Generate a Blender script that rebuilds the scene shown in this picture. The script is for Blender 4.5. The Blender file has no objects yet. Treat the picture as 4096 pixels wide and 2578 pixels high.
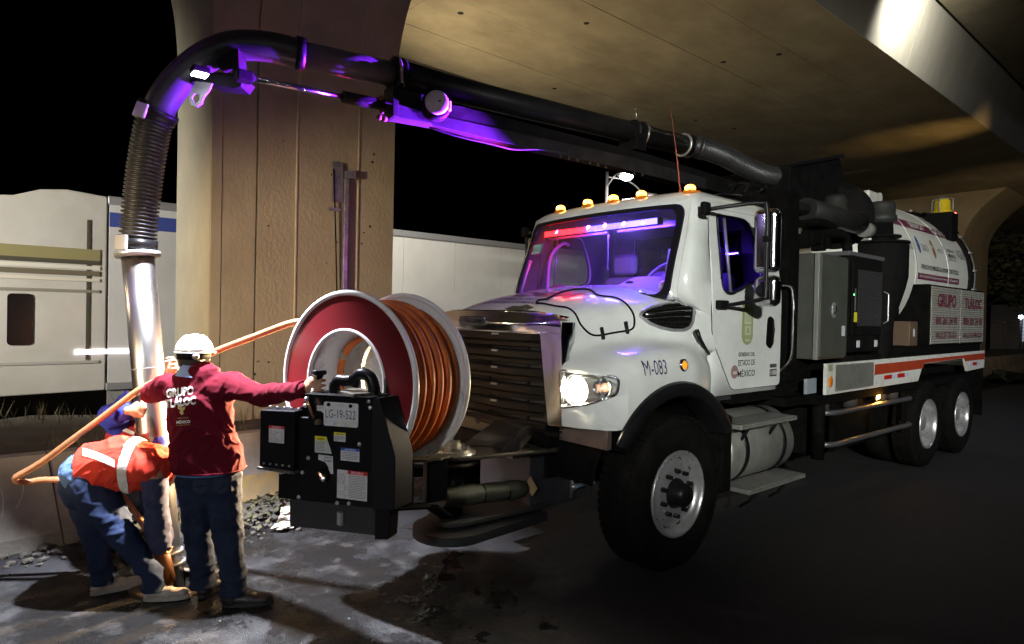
import bpy, bmesh, math, random
from mathutils import Vector, Matrix, noise
from mathutils.bvhtree import BVHTree
R = math.radians
random.seed(7)
SC = bpy.context.scene
COL = SC.collection

# ------------------------------------------------------------------ camera
SENS_F = 2519.232
CAM_POS = Vector((3.796, -3.747, 1.761))
YAW, PITCH, ROLL = 0.872, -0.011, 0.02
fw = Vector((-math.sin(YAW)*math.cos(PITCH), math.cos(YAW)*math.cos(PITCH), math.sin(PITCH)))
rt = fw.cross(Vector((0, 0, 1))).normalized()
up = rt.cross(fw)
rt2 = rt*math.cos(ROLL) + up*math.sin(ROLL)
up2 = -rt*math.sin(ROLL) + up*math.cos(ROLL)
cam_data = bpy.data.cameras.new('camera')
cam = bpy.data.objects.new('camera', cam_data)
COL.objects.link(cam)
m = Matrix((rt2, up2, -fw)).transposed().to_4x4()
m.translation = CAM_POS
cam.matrix_world = m
cam_data.sensor_width = 36
cam_data.lens = SENS_F/4096*36
cam_data.clip_start = 0.05
cam_data.clip_end = 600
SC.camera = cam

def at(px, py, d):
    """point on the view line of a spot of the photograph (2408 px wide copy), d metres in front of the camera"""
    s = 4096/2408
    return CAM_POS + (rt2*((px*s-2048)/SENS_F) - up2*((py*s-1289)/SENS_F) + fw)*d
def on_plane(px, py, p0, n):
    d = at(px, py, 1)-CAM_POS
    n = Vector(n)
    return CAM_POS + d*((Vector(p0)-CAM_POS).dot(n)/d.dot(n))
def on_x(px, py, x): return on_plane(px, py, (x, 0, 0), (1, 0, 0))
def on_y(px, py, y): return on_plane(px, py, (0, y, 0), (0, 1, 0))
def on_z(px, py, z): return on_plane(px, py, (0, 0, z), (0, 0, 1))

# ------------------------------------------------------------------ world, exposure
SC.render.engine = 'CYCLES'
SC.cycles.use_denoising = True
SC.cycles.max_bounces = 7
SC.cycles.transparent_max_bounces = 12
SC.cycles.sample_clamp_indirect = 4
SC.cycles.sample_clamp_direct = 0
SC.cycles.caustics_reflective = False
SC.cycles.caustics_refractive = False
SC.cycles.use_light_tree = True
SC.view_settings.view_transform = 'Standard'
SC.view_settings.look = 'None'
SC.view_settings.gamma = 1
SC.view_settings.exposure = 0
SC.view_settings.use_curve_mapping = False
world = bpy.data.worlds.new('World')
SC.world = world
world.use_nodes = True
wn = world.node_tree.nodes
wl = world.node_tree.links
sky = wn.new('ShaderNodeTexSky')
sky.sky_type = 'NISHITA'
sky.sun_disc = False
sky.sun_elevation = R(-9)
sky.sun_rotation = R(200)
bg = wn['Background']
wl.new(sky.outputs[0], bg.inputs[0])
bg.inputs[1].default_value = 0.05

# ------------------------------------------------------------------ lamps of the place and added lights (light part)
def lamp(name, kind, loc, energy, color, size=0.3, target=None, spot=None, blend=0.5, size_y=None, parent=None):
    ld = bpy.data.lights.new(name, kind)
    ld.energy = energy
    ld.color = color
    if kind == 'AREA':
        ld.size = size
        if size_y:
            ld.shape = 'RECTANGLE'; ld.size_y = size_y
    else:
        ld.shadow_soft_size = size
    if kind == 'SPOT':
        ld.spot_size = R(spot); ld.spot_blend = blend
    o = bpy.data.objects.new(name, ld)
    COL.objects.link(o)
    o.location = loc
    if target is not None:
        o.rotation_euler = (Vector(target)-Vector(loc)).to_track_quat('-Z', 'Y').to_euler()
    return o
WARM = (1.0, 0.78, 0.50)
SODIUM = (1.0, 0.62, 0.30)
COOL = (0.95, 0.97, 1.0)
# unseen lamps round the frame: inferred street lamps, added key, fill and glint lamps
NEUTRAL = (0.98, 1.0, 0.93)
UNSEEN_LAMPS = [((8.6, -7.4, 3.9), 8800, NEUTRAL, (0.9, 2.6, 2.75), 35),  # key lamp added to light the truck front and side
          ((10.5, 15.0, 8.5), 1900, (0.74, 0.72, 1.0), (5.2, 11.0, 0), 62),
          ((-9.5, -11.0, 7.0), 1150, WARM, (-2.6, -3.6, 0.7), 40),
          ((-14.0, 4.0, 6.5), 0, WARM, (-8, 4, 0), 90),  # no spot, only a glowing bowl added for glints
          ((7.0, -10.5, 4.5), 1500, COOL, (0.6, -2.3, 1.3), 22),  # fill lamp added for reel, labels and the men
          ((11.0, -4.0, 4.4), 3300, NEUTRAL, (1.1, 6.3, 2.5), 30),  # second key added for tank and side rail
          ((2.0, -22.0, 7.5), 0, SODIUM, (2, -16, 0), 90),  # from here on: bowls added to be mirrored in chrome
          ((10.0, -20.0, 7.5), 0, NEUTRAL, (8, -16, 0), 90),
          ((17.0, 6.0, 8.0), 0, NEUTRAL, (12, 6, 0), 90)]
for i, (p, e, c, t, sz) in enumerate(UNSEEN_LAMPS):
    if e: lamp('unseen_lamp_light', 'SPOT', p, e, c, 0.16, t, sz, 0.85)
# unseen fill spots added to brighten soffit, pillar and passing lorry
lamp('soffit_fill', 'SPOT', (-5.4, 0.9, 3.4), 680, (1.0, 0.80, 0.50), 0.3, (-2.2, 3.6, 6.2), 120, 1.0)
lamp('pillar_fill', 'SPOT', (1.6, -9.6, 1.3), 3900, (1.0, 0.76, 0.46), 0.15, (-2.7, -0.7, 1.9), 25, 1.0)  # added orange fill on the pillar's lower face
lamp('lorry_wash', 'SPOT', (-3.6, -9.0, 3.0), 3000, (1.0, 0.95, 0.88), 0.3, (-7.2, 1.0, 2.0), 60, 0.9)
lamp('lorry_fill', 'SPOT', (-4.7, 0.7, 4.8), 600, (1.0, 0.95, 0.86), 0.15, (-7.2, 3.4, 1.8), 110, 0.8)  # added fill on the trailer side
lamp('girder_flood', 'SPOT', (0.75, 7.3, 7.0), 480, (1.0, 0.97, 0.86), 0.06, (-0.05, 7.85, 6.85), 130, 1.0)
lamp('underpass_lamp_far', 'SPOT', (2.0, 12.5, 3.6), 300, (1.0, 0.62, 0.20), 0.08, (-1.3, 13.2, 6.2), 34, 1.0)
lamp('far_pillar_lamp', 'SPOT', (2.5, 14.0, 3.5), 500, (1.0, 0.72, 0.42), 0.3, (-2.6, 22.4, 4.0), 60, 0.8)

# ------------------------------------------------------------------ materials
MATS = {}
def mat(name, col, rough=0.6, metal=0.0, col2=None, scale=6.0, bump=0.0, bscale=60.0, coat=0.0, rvar=0.0, stretch=(1, 1, 1),
        detail=4.0, lo=0.35, hi=0.7, spec=None, sheen=0.0):
    if name in MATS: return MATS[name]
    mt = bpy.data.materials.new(name)
    mt.use_nodes = True
    nt = mt.node_tree
    N, L = nt.nodes, nt.links
    p = N['Principled BSDF']
    p.inputs['Base Color'].default_value = (*col, 1)
    p.inputs['Roughness'].default_value = rough
    p.inputs['Metallic'].default_value = metal
    if coat: p.inputs['Coat Weight'].default_value = coat; p.inputs['Coat Roughness'].default_value = 0.06
    if spec is not None: p.inputs['Specular IOR Level'].default_value = spec
    if sheen: p.inputs['Sheen Weight'].default_value = sheen
    tc = N.new('ShaderNodeTexCoord')
    mp = N.new('ShaderNodeMapping')
    mp.inputs['Scale'].default_value = stretch
    L.new(tc.outputs['Object'], mp.inputs[0])
    if col2 or rvar:
        nz = N.new('ShaderNodeTexNoise')
        nz.inputs['Scale'].default_value = scale
        nz.inputs['Detail'].default_value = detail
        nz.inputs['Roughness'].default_value = 0.65
        L.new(mp.outputs[0], nz.inputs['Vector'])
        mr = N.new('ShaderNodeMapRange')
        mr.inputs[1].default_value = lo; mr.inputs[2].default_value = hi
        L.new(nz.outputs[0], mr.inputs[0])
        if col2:
            mx = N.new('ShaderNodeMix'); mx.data_type = 'RGBA'
            mx.inputs['A'].default_value = (*col, 1); mx.inputs['B'].default_value = (*col2, 1)
            L.new(mr.outputs[0], mx.inputs['Factor'])
            L.new(mx.outputs['Result'], p.inputs['Base Color'])
        if rvar:
            m2 = N.new('ShaderNodeMapRange')
            m2.inputs[3].default_value = max(0.02, rough-rvar); m2.inputs[4].default_value = min(1, rough+rvar)
            L.new(nz.outputs[0], m2.inputs[0])
            L.new(m2.outputs[0], p.inputs['Roughness'])
    if bump:
        nb = N.new('ShaderNodeTexNoise')
        nb.inputs['Scale'].default_value = bscale
        nb.inputs['Detail'].default_value = 3
        L.new(mp.outputs[0], nb.inputs['Vector'])
        b = N.new('ShaderNodeBump')
        b.inputs['Strength'].default_value = bump
        b.inputs['Distance'].default_value = 0.01
        L.new(nb.outputs[0], b.inputs['Height'])
        L.new(b.outputs[0], p.inputs['Normal'])
    MATS[name] = mt
    return mt
def emis(name, col, strength, base=(0.8, 0.8, 0.8)):
    if name in MATS: return MATS[name]
    mt = mat(name, base, 0.3)
    p = mt.node_tree.nodes['Principled BSDF']
    p.inputs['Emission Color'].default_value = (*col, 1)
    p.inputs['Emission Strength'].default_value = strength
    return mt
def glass(name, tint=(0.75, 0.78, 0.8), gloss=0.06, dirt=0.0):
    if name in MATS: return MATS[name]
    mt = bpy.data.materials.new(name); mt.use_nodes = True
    N, L = mt.node_tree.nodes, mt.node_tree.links
    N.remove(N['Principled BSDF'])
    tr = N.new('ShaderNodeBsdfTransparent'); tr.inputs[0].default_value = (*tint, 1)
    gl = N.new('ShaderNodeBsdfGlossy'); gl.inputs['Roughness'].default_value = 0.03
    gl.inputs[0].default_value = (0.9, 0.95, 1, 1)
    fr = N.new('ShaderNodeFresnel'); fr.inputs[0].default_value = 1.5
    ad = N.new('ShaderNodeMath'); ad.operation = 'ADD'; ad.inputs[1].default_value = gloss*0.3; ad.use_clamp = True
    L.new(fr.outputs[0], ad.inputs[0])
    mx = N.new('ShaderNodeMixShader')
    L.new(ad.outputs[0], mx.inputs[0]); L.new(tr.outputs[0], mx.inputs[1]); L.new(gl.outputs[0], mx.inputs[2])
    if dirt:  # thin scatter layer that imitates lens bloom round a lit lamp
        tl = N.new('ShaderNodeBsdfTranslucent'); df = N.new('ShaderNodeBsdfDiffuse'); md_ = N.new('ShaderNodeMixShader'); m3 = N.new('ShaderNodeMixShader')
        L.new(tl.outputs[0], md_.inputs[1]); L.new(df.outputs[0], md_.inputs[2])
        tc = N.new('ShaderNodeTexCoord'); nz = N.new('ShaderNodeTexNoise'); nz.inputs['Scale'].default_value = 3; L.new(tc.outputs['Object'], nz.inputs['Vector'])
        mm = N.new('ShaderNodeMath'); mm.operation = 'MULTIPLY'; mm.inputs[1].default_value = dirt*2; L.new(nz.outputs[0], mm.inputs[0])
        L.new(mm.outputs[0], m3.inputs[0]); L.new(mx.outputs[0], m3.inputs[1]); L.new(md_.outputs[0], m3.inputs[2])
        mx = m3
    L.new(mx.outputs[0], N['Material Output'].inputs[0])
    MATS[name] = mt
    return mt

white = mat('white_truck_paint', (0.74, 0.76, 0.74), 0.22, 0, (0.62, 0.64, 0.62), 2.2, coat=0.6, rvar=0.06, bump=0.02, bscale=8)
white_dull = mat('white_painted_steel', (0.70, 0.70, 0.66), 0.4, 0, (0.42, 0.38, 0.32), 5, rvar=0.12, lo=0.5, hi=0.85)
tankw = mat('white_tank_paint', (0.72, 0.73, 0.68), 0.3, 0, (0.5, 0.5, 0.45), 1.5, coat=0.3, lo=0.45, hi=0.9)
black = mat('black_steel_paint', (0.005, 0.005, 0.006), 0.7, 0, (0.011, 0.010, 0.009), 9, spec=0.05, rvar=0.15, bump=0.12, bscale=90)
black_gloss = mat('glossy_black_paint', (0.006, 0.006, 0.008), 0.34, 0, (0.012, 0.011, 0.011), 5, spec=0.2, rvar=0.1, bump=0.04, bscale=30)
black_matt = mat('matt_black', (0.003, 0.003, 0.003), 0.85, 0, (0.008, 0.0075, 0.007), 12, spec=0.04, bump=0.2, bscale=60)
dark = mat('dark_interior', (0.02, 0.02, 0.022), 0.8)
boomb = mat('black_boom_paint', (0.008, 0.008, 0.009), 0.45, 0, (0.016, 0.015, 0.015), 4, spec=0.2, rvar=0.12, bump=0.15, bscale=25)
rubber = mat('tyre_rubber', (0.005, 0.005, 0.005), 0.85, 0, (0.011, 0.010, 0.009), 8, spec=0.05, bump=0.25, bscale=70)
chrome = mat('chrome', (0.82, 0.83, 0.85), 0.13, 1.0, bump=0.03, bscale=5)
alu = mat('polished_aluminium', (0.66, 0.67, 0.69), 0.30, 0.72, (0.5, 0.5, 0.5), 14, rvar=0.1, bump=0.05, bscale=30)
alu_dull = mat('brushed_aluminium', (0.50, 0.49, 0.45), 0.40, 0.65, (0.34, 0.335, 0.31), 6, rvar=0.12, bump=0.1, bscale=40)
pipe_metal = mat('scratched_aluminium_pipe', (0.58, 0.56, 0.55), 0.31, 1.0, (0.36, 0.34, 0.32), 5, rvar=0.14, bump=0.25, bscale=14, stretch=(1, 1, 0.35))
steel_w = mat('worn_steel_edge', (0.50, 0.46, 0.38), 0.35, 0.9, (0.1, 0.09, 0.08), 30, rvar=0.2)
reelw = mat('scuffed_white_reel', (0.72, 0.71, 0.68), 0.35, 0, (0.34, 0.31, 0.28), 9, rvar=0.1, bump=0.08, bscale=20, lo=0.55, hi=0.78)
reelr = mat('red_reel_paint', (0.115, 0.007, 0.010), 0.32, 0, (0.085, 0.005, 0.008), 4, rvar=0.08, bump=0.05, bscale=12)
hose_or = mat('orange_hose_rubber', (0.60, 0.15, 0.025), 0.55, 0, (0.38, 0.085, 0.018), 10, rvar=0.1, spec=0.3, bump=0.08, bscale=50)
hose_br = mat('muddy_orange_hose', (0.50, 0.20, 0.09), 0.45, 0, (0.26, 0.12, 0.06), 8, rvar=0.15, bump=0.1, bscale=40)
concrete = mat('pillar_concrete', (0.38, 0.345, 0.25), 0.85, 0, (0.27, 0.245, 0.175), 1.2, bump=0.6, bscale=26, stretch=(1.1, 1.1, 0.8), detail=10, lo=0.35, hi=0.7)
concrete2 = mat('barrier_concrete', (0.36, 0.33, 0.28), 0.85, 0, (0.20, 0.185, 0.15), 2.6, bump=0.6, bscale=24, detail=8, lo=0.35, hi=0.7)
ochre = mat('faded_yellow_paint', (0.36, 0.24, 0.08), 0.8, 0, (0.22, 0.17, 0.10), 5, bump=0.4, bscale=24)
skin = mat('skin', (0.50, 0.27, 0.17), 0.5, 0, (0.42, 0.20, 0.12), 25, bump=0.1, bscale=120)
maroon = mat('maroon_shirt_cloth', (0.115, 0.007, 0.016), 0.9, 0, (0.085, 0.005, 0.012), 12, bump=0.2, bscale=300, spec=0.1)
denim = mat('dark_denim', (0.012, 0.018, 0.038), 0.9, 0, (0.024, 0.034, 0.062), 10, bump=0.15, bscale=260, spec=0.12)
denim_l = mat('blue_denim_shirt', (0.11, 0.19, 0.38), 0.9, 0, (0.08, 0.14, 0.28), 12, bump=0.15, bscale=260, spec=0.12)
blue_cloth = mat('bright_blue_cloth', (0.04, 0.055, 0.42), 0.8, 0, (0.03, 0.04, 0.30), 14, bump=0.3, bscale=200, spec=0.12)
vest = mat('red_orange_vest', (0.62, 0.055, 0.03), 0.8, 0, (0.50, 0.035, 0.025), 10, bump=0.3, bscale=220, spec=0.12)
reflective = mat('reflective_tape', (0.82, 0.82, 0.80), 0.35, 0.2, (0.62, 0.62, 0.6), 20, bump=0.3, bscale=120)
boot = mat('black_boot_leather', (0.014, 0.012, 0.011), 0.42, 0, (0.03, 0.027, 0.024), 15, bump=0.3, bscale=60)
sneaker = mat('dirty_white_sneaker', (0.62, 0.56, 0.50), 0.6, 0, (0.38, 0.32, 0.27), 18, bump=0.2, bscale=80)
helmet_m = mat('white_helmet_plastic', (0.78, 0.78, 0.76), 0.3, 0, (0.66, 0.65, 0.62), 12, coat=0.2)
plate_w = mat('plate_white', (0.74, 0.74, 0.74), 0.35, 0, (0.6, 0.6, 0.62), 30)
ink = mat('black_lettering', (0.02, 0.02, 0.025), 0.5)
inkgrey = mat('small_print_grey', (0.30, 0.30, 0.31), 0.6)
ink_purple = mat('dark_purple_lettering', (0.035, 0.015, 0.07), 0.4)
ink_maroon = mat('maroon_lettering', (0.16, 0.02, 0.05), 0.5, 0, (0.3, 0.2, 0.18), 25, lo=0.55, hi=0.8)
ink_white = mat('white_lettering', (0.72, 0.72, 0.72), 0.6)
ink_gold = mat('gold_lettering', (0.50, 0.38, 0.15), 0.6)
band_maroon = mat('maroon_tank_band', (0.19, 0.03, 0.08), 0.35, 0, (0.14, 0.02, 0.06), 4)
crest_g = mat('olive_crest_print', (0.32, 0.36, 0.17), 0.45)
crest_l = mat('pale_crest_print', (0.50, 0.53, 0.38), 0.45)
redstripe = mat('red_orange_stripe', (0.46, 0.055, 0.02), 0.4, 0, (0.34, 0.05, 0.02), 8)
red_refl = mat('red_reflector', (0.55, 0.02, 0.015), 0.25)
sil_refl = mat('silver_reflector', (0.65, 0.65, 0.85), 0.25)
lab_red = mat('label_red', (0.55, 0.02, 0.03), 0.4)
lab_yel = mat('label_yellow', (0.72, 0.68, 0.03), 0.4)
lab_blue = mat('label_blue', (0.02, 0.10, 0.52), 0.4)
lab_green = mat('label_green', (0.02, 0.22, 0.10), 0.4)
galv = mat('galvanised_sheet', (0.30, 0.30, 0.27), 0.5, 0.5, (0.33, 0.33, 0.3), 6, rvar=0.12, bump=0.1, bscale=30)
slat_m = mat('pale_ribbed_aluminium', (0.55, 0.54, 0.48), 0.45, 0.35, (0.40, 0.39, 0.34), 7, rvar=0.1)
cabgrey = mat('grey_cabinet_paint', (0.075, 0.078, 0.066), 0.5, 0, (0.055, 0.058, 0.05), 5, bump=0.05)
glass_clear = glass('windscreen_glass', (0.82, 0.84, 0.86), dirt=0.045)  # scatter added for the blue bloom round the light bar
glass_side = glass('side_window_glass', (0.55, 0.6, 0.62), 0.12)
lens_glass = glass('headlight_lens', (0.95, 0.95, 0.95), 0.1)
amber_on = emis('amber_lamp_lit', (1.0, 0.36, 0.04), 14, (0.8, 0.3, 0.02))
amber_hot = emis('amber_lamp_core', (1.0, 0.72, 0.25), 45, (0.8, 0.5, 0.1))
amber_off = mat('amber_reflector', (0.75, 0.22, 0.01), 0.15, coat=1)
beacon_y = mat('yellow_beacon_plastic', (0.70, 0.50, 0.02), 0.2, coat=0.5)
tarp = mat('olive_tarp', (0.05, 0.052, 0.036), 0.7, 0, (0.03, 0.032, 0.022), 10, bump=0.3, bscale=40)

# ------------------------------------------------------------------ mesh helpers
def V(*a): return Vector(a[0] if len(a) == 1 else a)
def frame_of(d):
    d = Vector(d).normalized()
    a = Vector((0, 0, 1)) if abs(d.z) < 0.95 else Vector((1, 0, 0))
    x = d.cross(a).normalized()
    return x, d.cross(x).normalized(), d

class MB:
    def __init__(s): s.v, s.f, s.sm = [], [], []
    def add(s, vs, fs, smooth=False):
        o = len(s.v)
        s.v += [tuple(p) for p in vs]
        s.f += [tuple(i+o for i in f) for f in fs]
        s.sm += [smooth]*len(fs)
        return s
    def box(s, lo, hi, rz=0, about=None, M=None):
        x0, y0, z0 = lo; x1, y1, z1 = hi
        P = [Vector(p) for p in ((x0,y0,z0),(x1,y0,z0),(x1,y1,z0),(x0,y1,z0),(x0,y0,z1),(x1,y0,z1),(x1,y1,z1),(x0,y1,z1))]
        if M is not None: P = [M @ p for p in P]
        return s.add(P, [(0,3,2,1),(4,5,6,7),(0,1,5,4),(1,2,6,5),(2,3,7,6),(3,0,4,7)])
    def hexa(s, P):   # 8 points, bottom ring then top ring
        return s.add(P, [(0,3,2,1),(4,5,6,7),(0,1,5,4),(1,2,6,5),(2,3,7,6),(3,0,4,7)])
    def cyl(s, a, b, r, r2=None, n=24, caps=True, smooth=True):
        a, b = Vector(a), Vector(b); r2 = r if r2 is None else r2
        x, y, d = frame_of(b-a)
        vs = []
        for c, rr in ((a, r), (b, r2)):
            for i in range(n):
                t = 2*math.pi*i/n
                vs.append(c + x*(rr*math.cos(t)) + y*(rr*math.sin(t)))
        s.add(vs, [(i, (i+1) % n, n+(i+1) % n, n+i) for i in range(n)], smooth)
        if caps:
            if r > 1e-6: s.add(vs[:n], [tuple(range(n-1, -1, -1))])
            if r2 > 1e-6: s.add(vs[n:], [tuple(range(n))])
        return s
    def lathe(s, o, axis, prof, n=40, smooth=True, close=False):
        """prof: list of (radius, distance along axis)"""
        o = Vector(o); x, y, d = frame_of(axis)
        vs = []
        for r, h in prof:
            for i in range(n):
                t = 2*math.pi*i/n
                vs.append(o + d*h + x*(r*math.cos(t)) + y*(r*math.sin(t)))
        fs = []
        m_ = len(prof)
        for j in range(m_ if close else m_-1):
            k = (j+1) % m_
            for i in range(n):
                fs.append((j*n+i, j*n+(i+1) % n, k*n+(i+1) % n, k*n+i))
        s.add(vs, fs, smooth)
        return s
    def tube(s, pts, r, n=12, closed=False, caps=True, rfun=None):
        pts = [Vector(p) for p in pts]
        m_ = len(pts); vs = []
        x = None
        for i, p in enumerate(pts):
            if closed: d = (pts[(i+1) % m_]-pts[i-1])
            else: d = pts[min(i+1, m_-1)]-pts[max(i-1, 0)]
            d.normalize()
            if x is None: x = frame_of(d)[0]
            x = (x - d*x.dot(d)).normalized(); y = d.cross(x)
            rr = r if rfun is None else rfun(i)
            for k in range(n):
                t = 2*math.pi*k/n
                vs.append(p + x*(rr*math.cos(t)) + y*(rr*math.sin(t)))
        fs = []
        for j in range(m_ if closed else m_-1):
            q = (j+1) % m_
            for i in range(n):
                fs.append((j*n+i, j*n+(i+1) % n, q*n+(i+1) % n, q*n+i))
        s.add(vs, fs, True)
        if caps and not closed:
            s.add(vs[:n], [tuple(range(n-1, -1, -1))]); s.add(vs[-n:], [tuple(range(n))])
        return s
    def torus(s, c, axis, Rr, r, n=64, k=12):
        c = Vector(c); x, y, d = frame_of(axis)
        return s.tube([c + x*(Rr*math.cos(2*math.pi*i/n)) + y*(Rr*math.sin(2*math.pi*i/n)) for i in range(n)], r, k, True)
    def prism(s, poly, ext, smooth=False):
        """poly: 3d points of a planar outline, ext: extrusion vector"""
        n = len(poly); poly = [Vector(p) for p in poly]; ext = Vector(ext)
        s.add(poly + [p+ext for p in poly], [tuple(range(n-1, -1, -1)), tuple(range(n, 2*n))])
        o = len(s.v)-2*n
        s.f += [(o+i, o+(i+1) % n, o+n+(i+1) % n, o+n+i) for i in range(n)]
        s.sm += [smooth]*n
        return s
    def grid(s, P, smooth=True, thick=None):
        """P: rows of points"""
        a, b = len(P), len(P[0])
        vs = [Vector(p) for r in P for p in r]
        s.add(vs, [(i*b+j, i*b+j+1, (i+1)*b+j+1, (i+1)*b+j) for i in range(a-1) for j in range(b-1)], smooth)
        return s
    def sphere(s, c, r, sc=(1, 1, 1), n=20, k=12):
        c = Vector(c); vs = []; fs = []
        for j in range(k+1):
            ph = math.pi*j/k
            for i in range(n):
                t = 2*math.pi*i/n
                vs.append(c + Vector((r*sc[0]*math.sin(ph)*math.cos(t), r*sc[1]*math.sin(ph)*math.sin(t), r*sc[2]*math.cos(ph))))
        for j in range(k):
            for i in range(n):
                fs.append((j*n+i, (j+1)*n+i, (j+1)*n+(i+1) % n, j*n+(i+1) % n))
        return s.add(vs, fs, True)
    def build(s, name, material, parent=None, bevel=0, solid=0, subs=0, seg=2):
        me = bpy.data.meshes.new(name)
        me.from_pydata(s.v, [], s.f)
        me.polygons.foreach_set('use_smooth', s.sm)
        bm = bmesh.new(); bm.from_mesh(me)
        bmesh.ops.remove_doubles(bm, verts=bm.verts, dist=1e-5)
        bmesh.ops.recalc_face_normals(bm, faces=bm.faces)
        bm.to_mesh(me); bm.free()
        me.materials.append(material)
        o = bpy.data.objects.new(name, me)
        COL.objects.link(o)
        if solid:
            md = o.modifiers.new('solid', 'SOLIDIFY'); md.thickness = solid; md.offset = 0
        if subs:
            md = o.modifiers.new('subs', 'SUBSURF'); md.levels = subs; md.render_levels = subs
        if bevel:
            md = o.modifiers.new('bevel', 'BEVEL'); md.width = bevel; md.segments = seg; md.limit_method = 'ANGLE'; md.angle_limit = R(40)
            md.harden_normals = False
            wd = o.modifiers.new('wn', 'WEIGHTED_NORMAL')
            for p in me.polygons: p.use_smooth = True
        adopt(o, parent)
        return o

def adopt(o, parent):
    if parent is not None:
        o.parent = parent
        # parents are unrotated: an empty at the thing's base, or a mesh part whose own origin is the world origin
        off = parent.location
        o.matrix_parent_inverse = Matrix.Translation(-off)
ORG = {}
def thing(name, label, cat, loc=(0, 0, 0), group=None):
    o = bpy.data.objects.new(name, None); COL.objects.link(o)
    o.location = loc; o.empty_display_size = 0.2
    tag(o, label, cat, group)
    return o
def tag(o, label, cat=None, group=None, kind=None):
    if label: o['label'] = label
    if cat: o['category'] = cat
    if group: o['group'] = group
    if kind: o['kind'] = kind
    return o
def struct(o): o['kind'] = 'structure'; return o

def bez(P, n=24):
    """Catmull-Rom through points"""
    P = [Vector(p) for p in P]
    Q = [P[0]*2-P[1]] + P + [P[-1]*2-P[-2]]
    out = []
    segs = len(P)-1
    per = max(2, n//segs)
    for i in range(1, len(Q)-2):
        for k in range(per):
            t = k/per
            a, b, c, d = Q[i-1], Q[i], Q[i+1], Q[i+2]
            out.append(0.5*((2*b) + (c-a)*t + (2*a-5*b+4*c-d)*t*t + (-a+3*b-3*c+d)*t**3))
    out.append(P[-1])
    return out

# ------------------------------------------------------------------ lettering
_fcache = {}
def text_mesh(s_, bold=0.0, cut=0):
    cu = bpy.data.curves.new('txt', 'FONT')
    cu.body = s_; cu.size = 1; cu.align_x = 'CENTER'; cu.align_y = 'CENTER'; cu.offset = bold
    cu.resolution_u = 3
    ob = bpy.data.objects.new('txt', cu); COL.objects.link(ob)
    dg = bpy.context.evaluated_depsgraph_get()
    me = bpy.data.meshes.new_from_object(ob.evaluated_get(dg))
    bpy.data.objects.remove(ob)
    bm = bmesh.new(); bm.from_mesh(me)
    if cut:
        bmesh.ops.triangulate(bm, faces=bm.faces)
        for _ in range(cut):
            es = [e for e in bm.edges if e.calc_length() > 0.12]
            if es: bmesh.ops.subdivide_edges(bm, edges=es, cuts=1)
            bmesh.ops.triangulate(bm, faces=bm.faces)
    bm.to_mesh(me); bm.free()
    return me
def fit_uv(me, w, h):
    xs = [v.co.x for v in me.vertices]; ys = [v.co.y for v in me.vertices]
    if not xs: return []
    x0, x1, y0, y1 = min(xs), max(xs), min(ys), max(ys)
    return [((v.co.x-(x0+x1)/2)/(x1-x0)*w, (v.co.y-(y0+y1)/2)/(y1-y0)*h) for v in me.vertices]
def letters(name, s_, material, o, u, v, w, h, parent, warp=None, bold=0.015, cut=0, proj=None):
    """lettering centred on o along u (right) and v (up), w x h metres; warp(u, v)->point; proj=(bvh, direction, lift)"""
    me = text_mesh(s_, bold, cut)
    me.name = name
    uv = fit_uv(me, w, h)
    o, u, v = Vector(o), Vector(u).normalized(), Vector(v).normalized()
    for vt, (a, b) in zip(me.vertices, uv):
        if warp: vt.co = warp(a, b)
        else:
            p = o + u*a + v*b
            if proj:
                bv, d, lift = proj
                hit = bv.ray_cast(p, d)
                if hit[0] is not None: p = hit[0] - d*lift
            vt.co = p
    me.materials.clear(); me.materials.append(material)
    ob = bpy.data.objects.new(name, me); COL.objects.link(ob)
    adopt(ob, parent)
    return ob
def decal(name, polys, material, warp, parent):
    """flat print: polygons in (u, v) laid on a surface by warp"""
    b = MB()
    for poly in polys:
        b.add([warp(a, c) for a, c in poly], [tuple(range(len(poly)))])
    return b.build(name, material, parent)
def bvh_of(o):
    dg = bpy.context.evaluated_depsgraph_get()
    return BVHTree.FromObject(o, dg)
def realise(o):
    dg = bpy.context.evaluated_depsgraph_get()
    me = bpy.data.meshes.new_from_object(o.evaluated_get(dg))
    o.modifiers.clear()
    o.data = me
    return o
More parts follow.
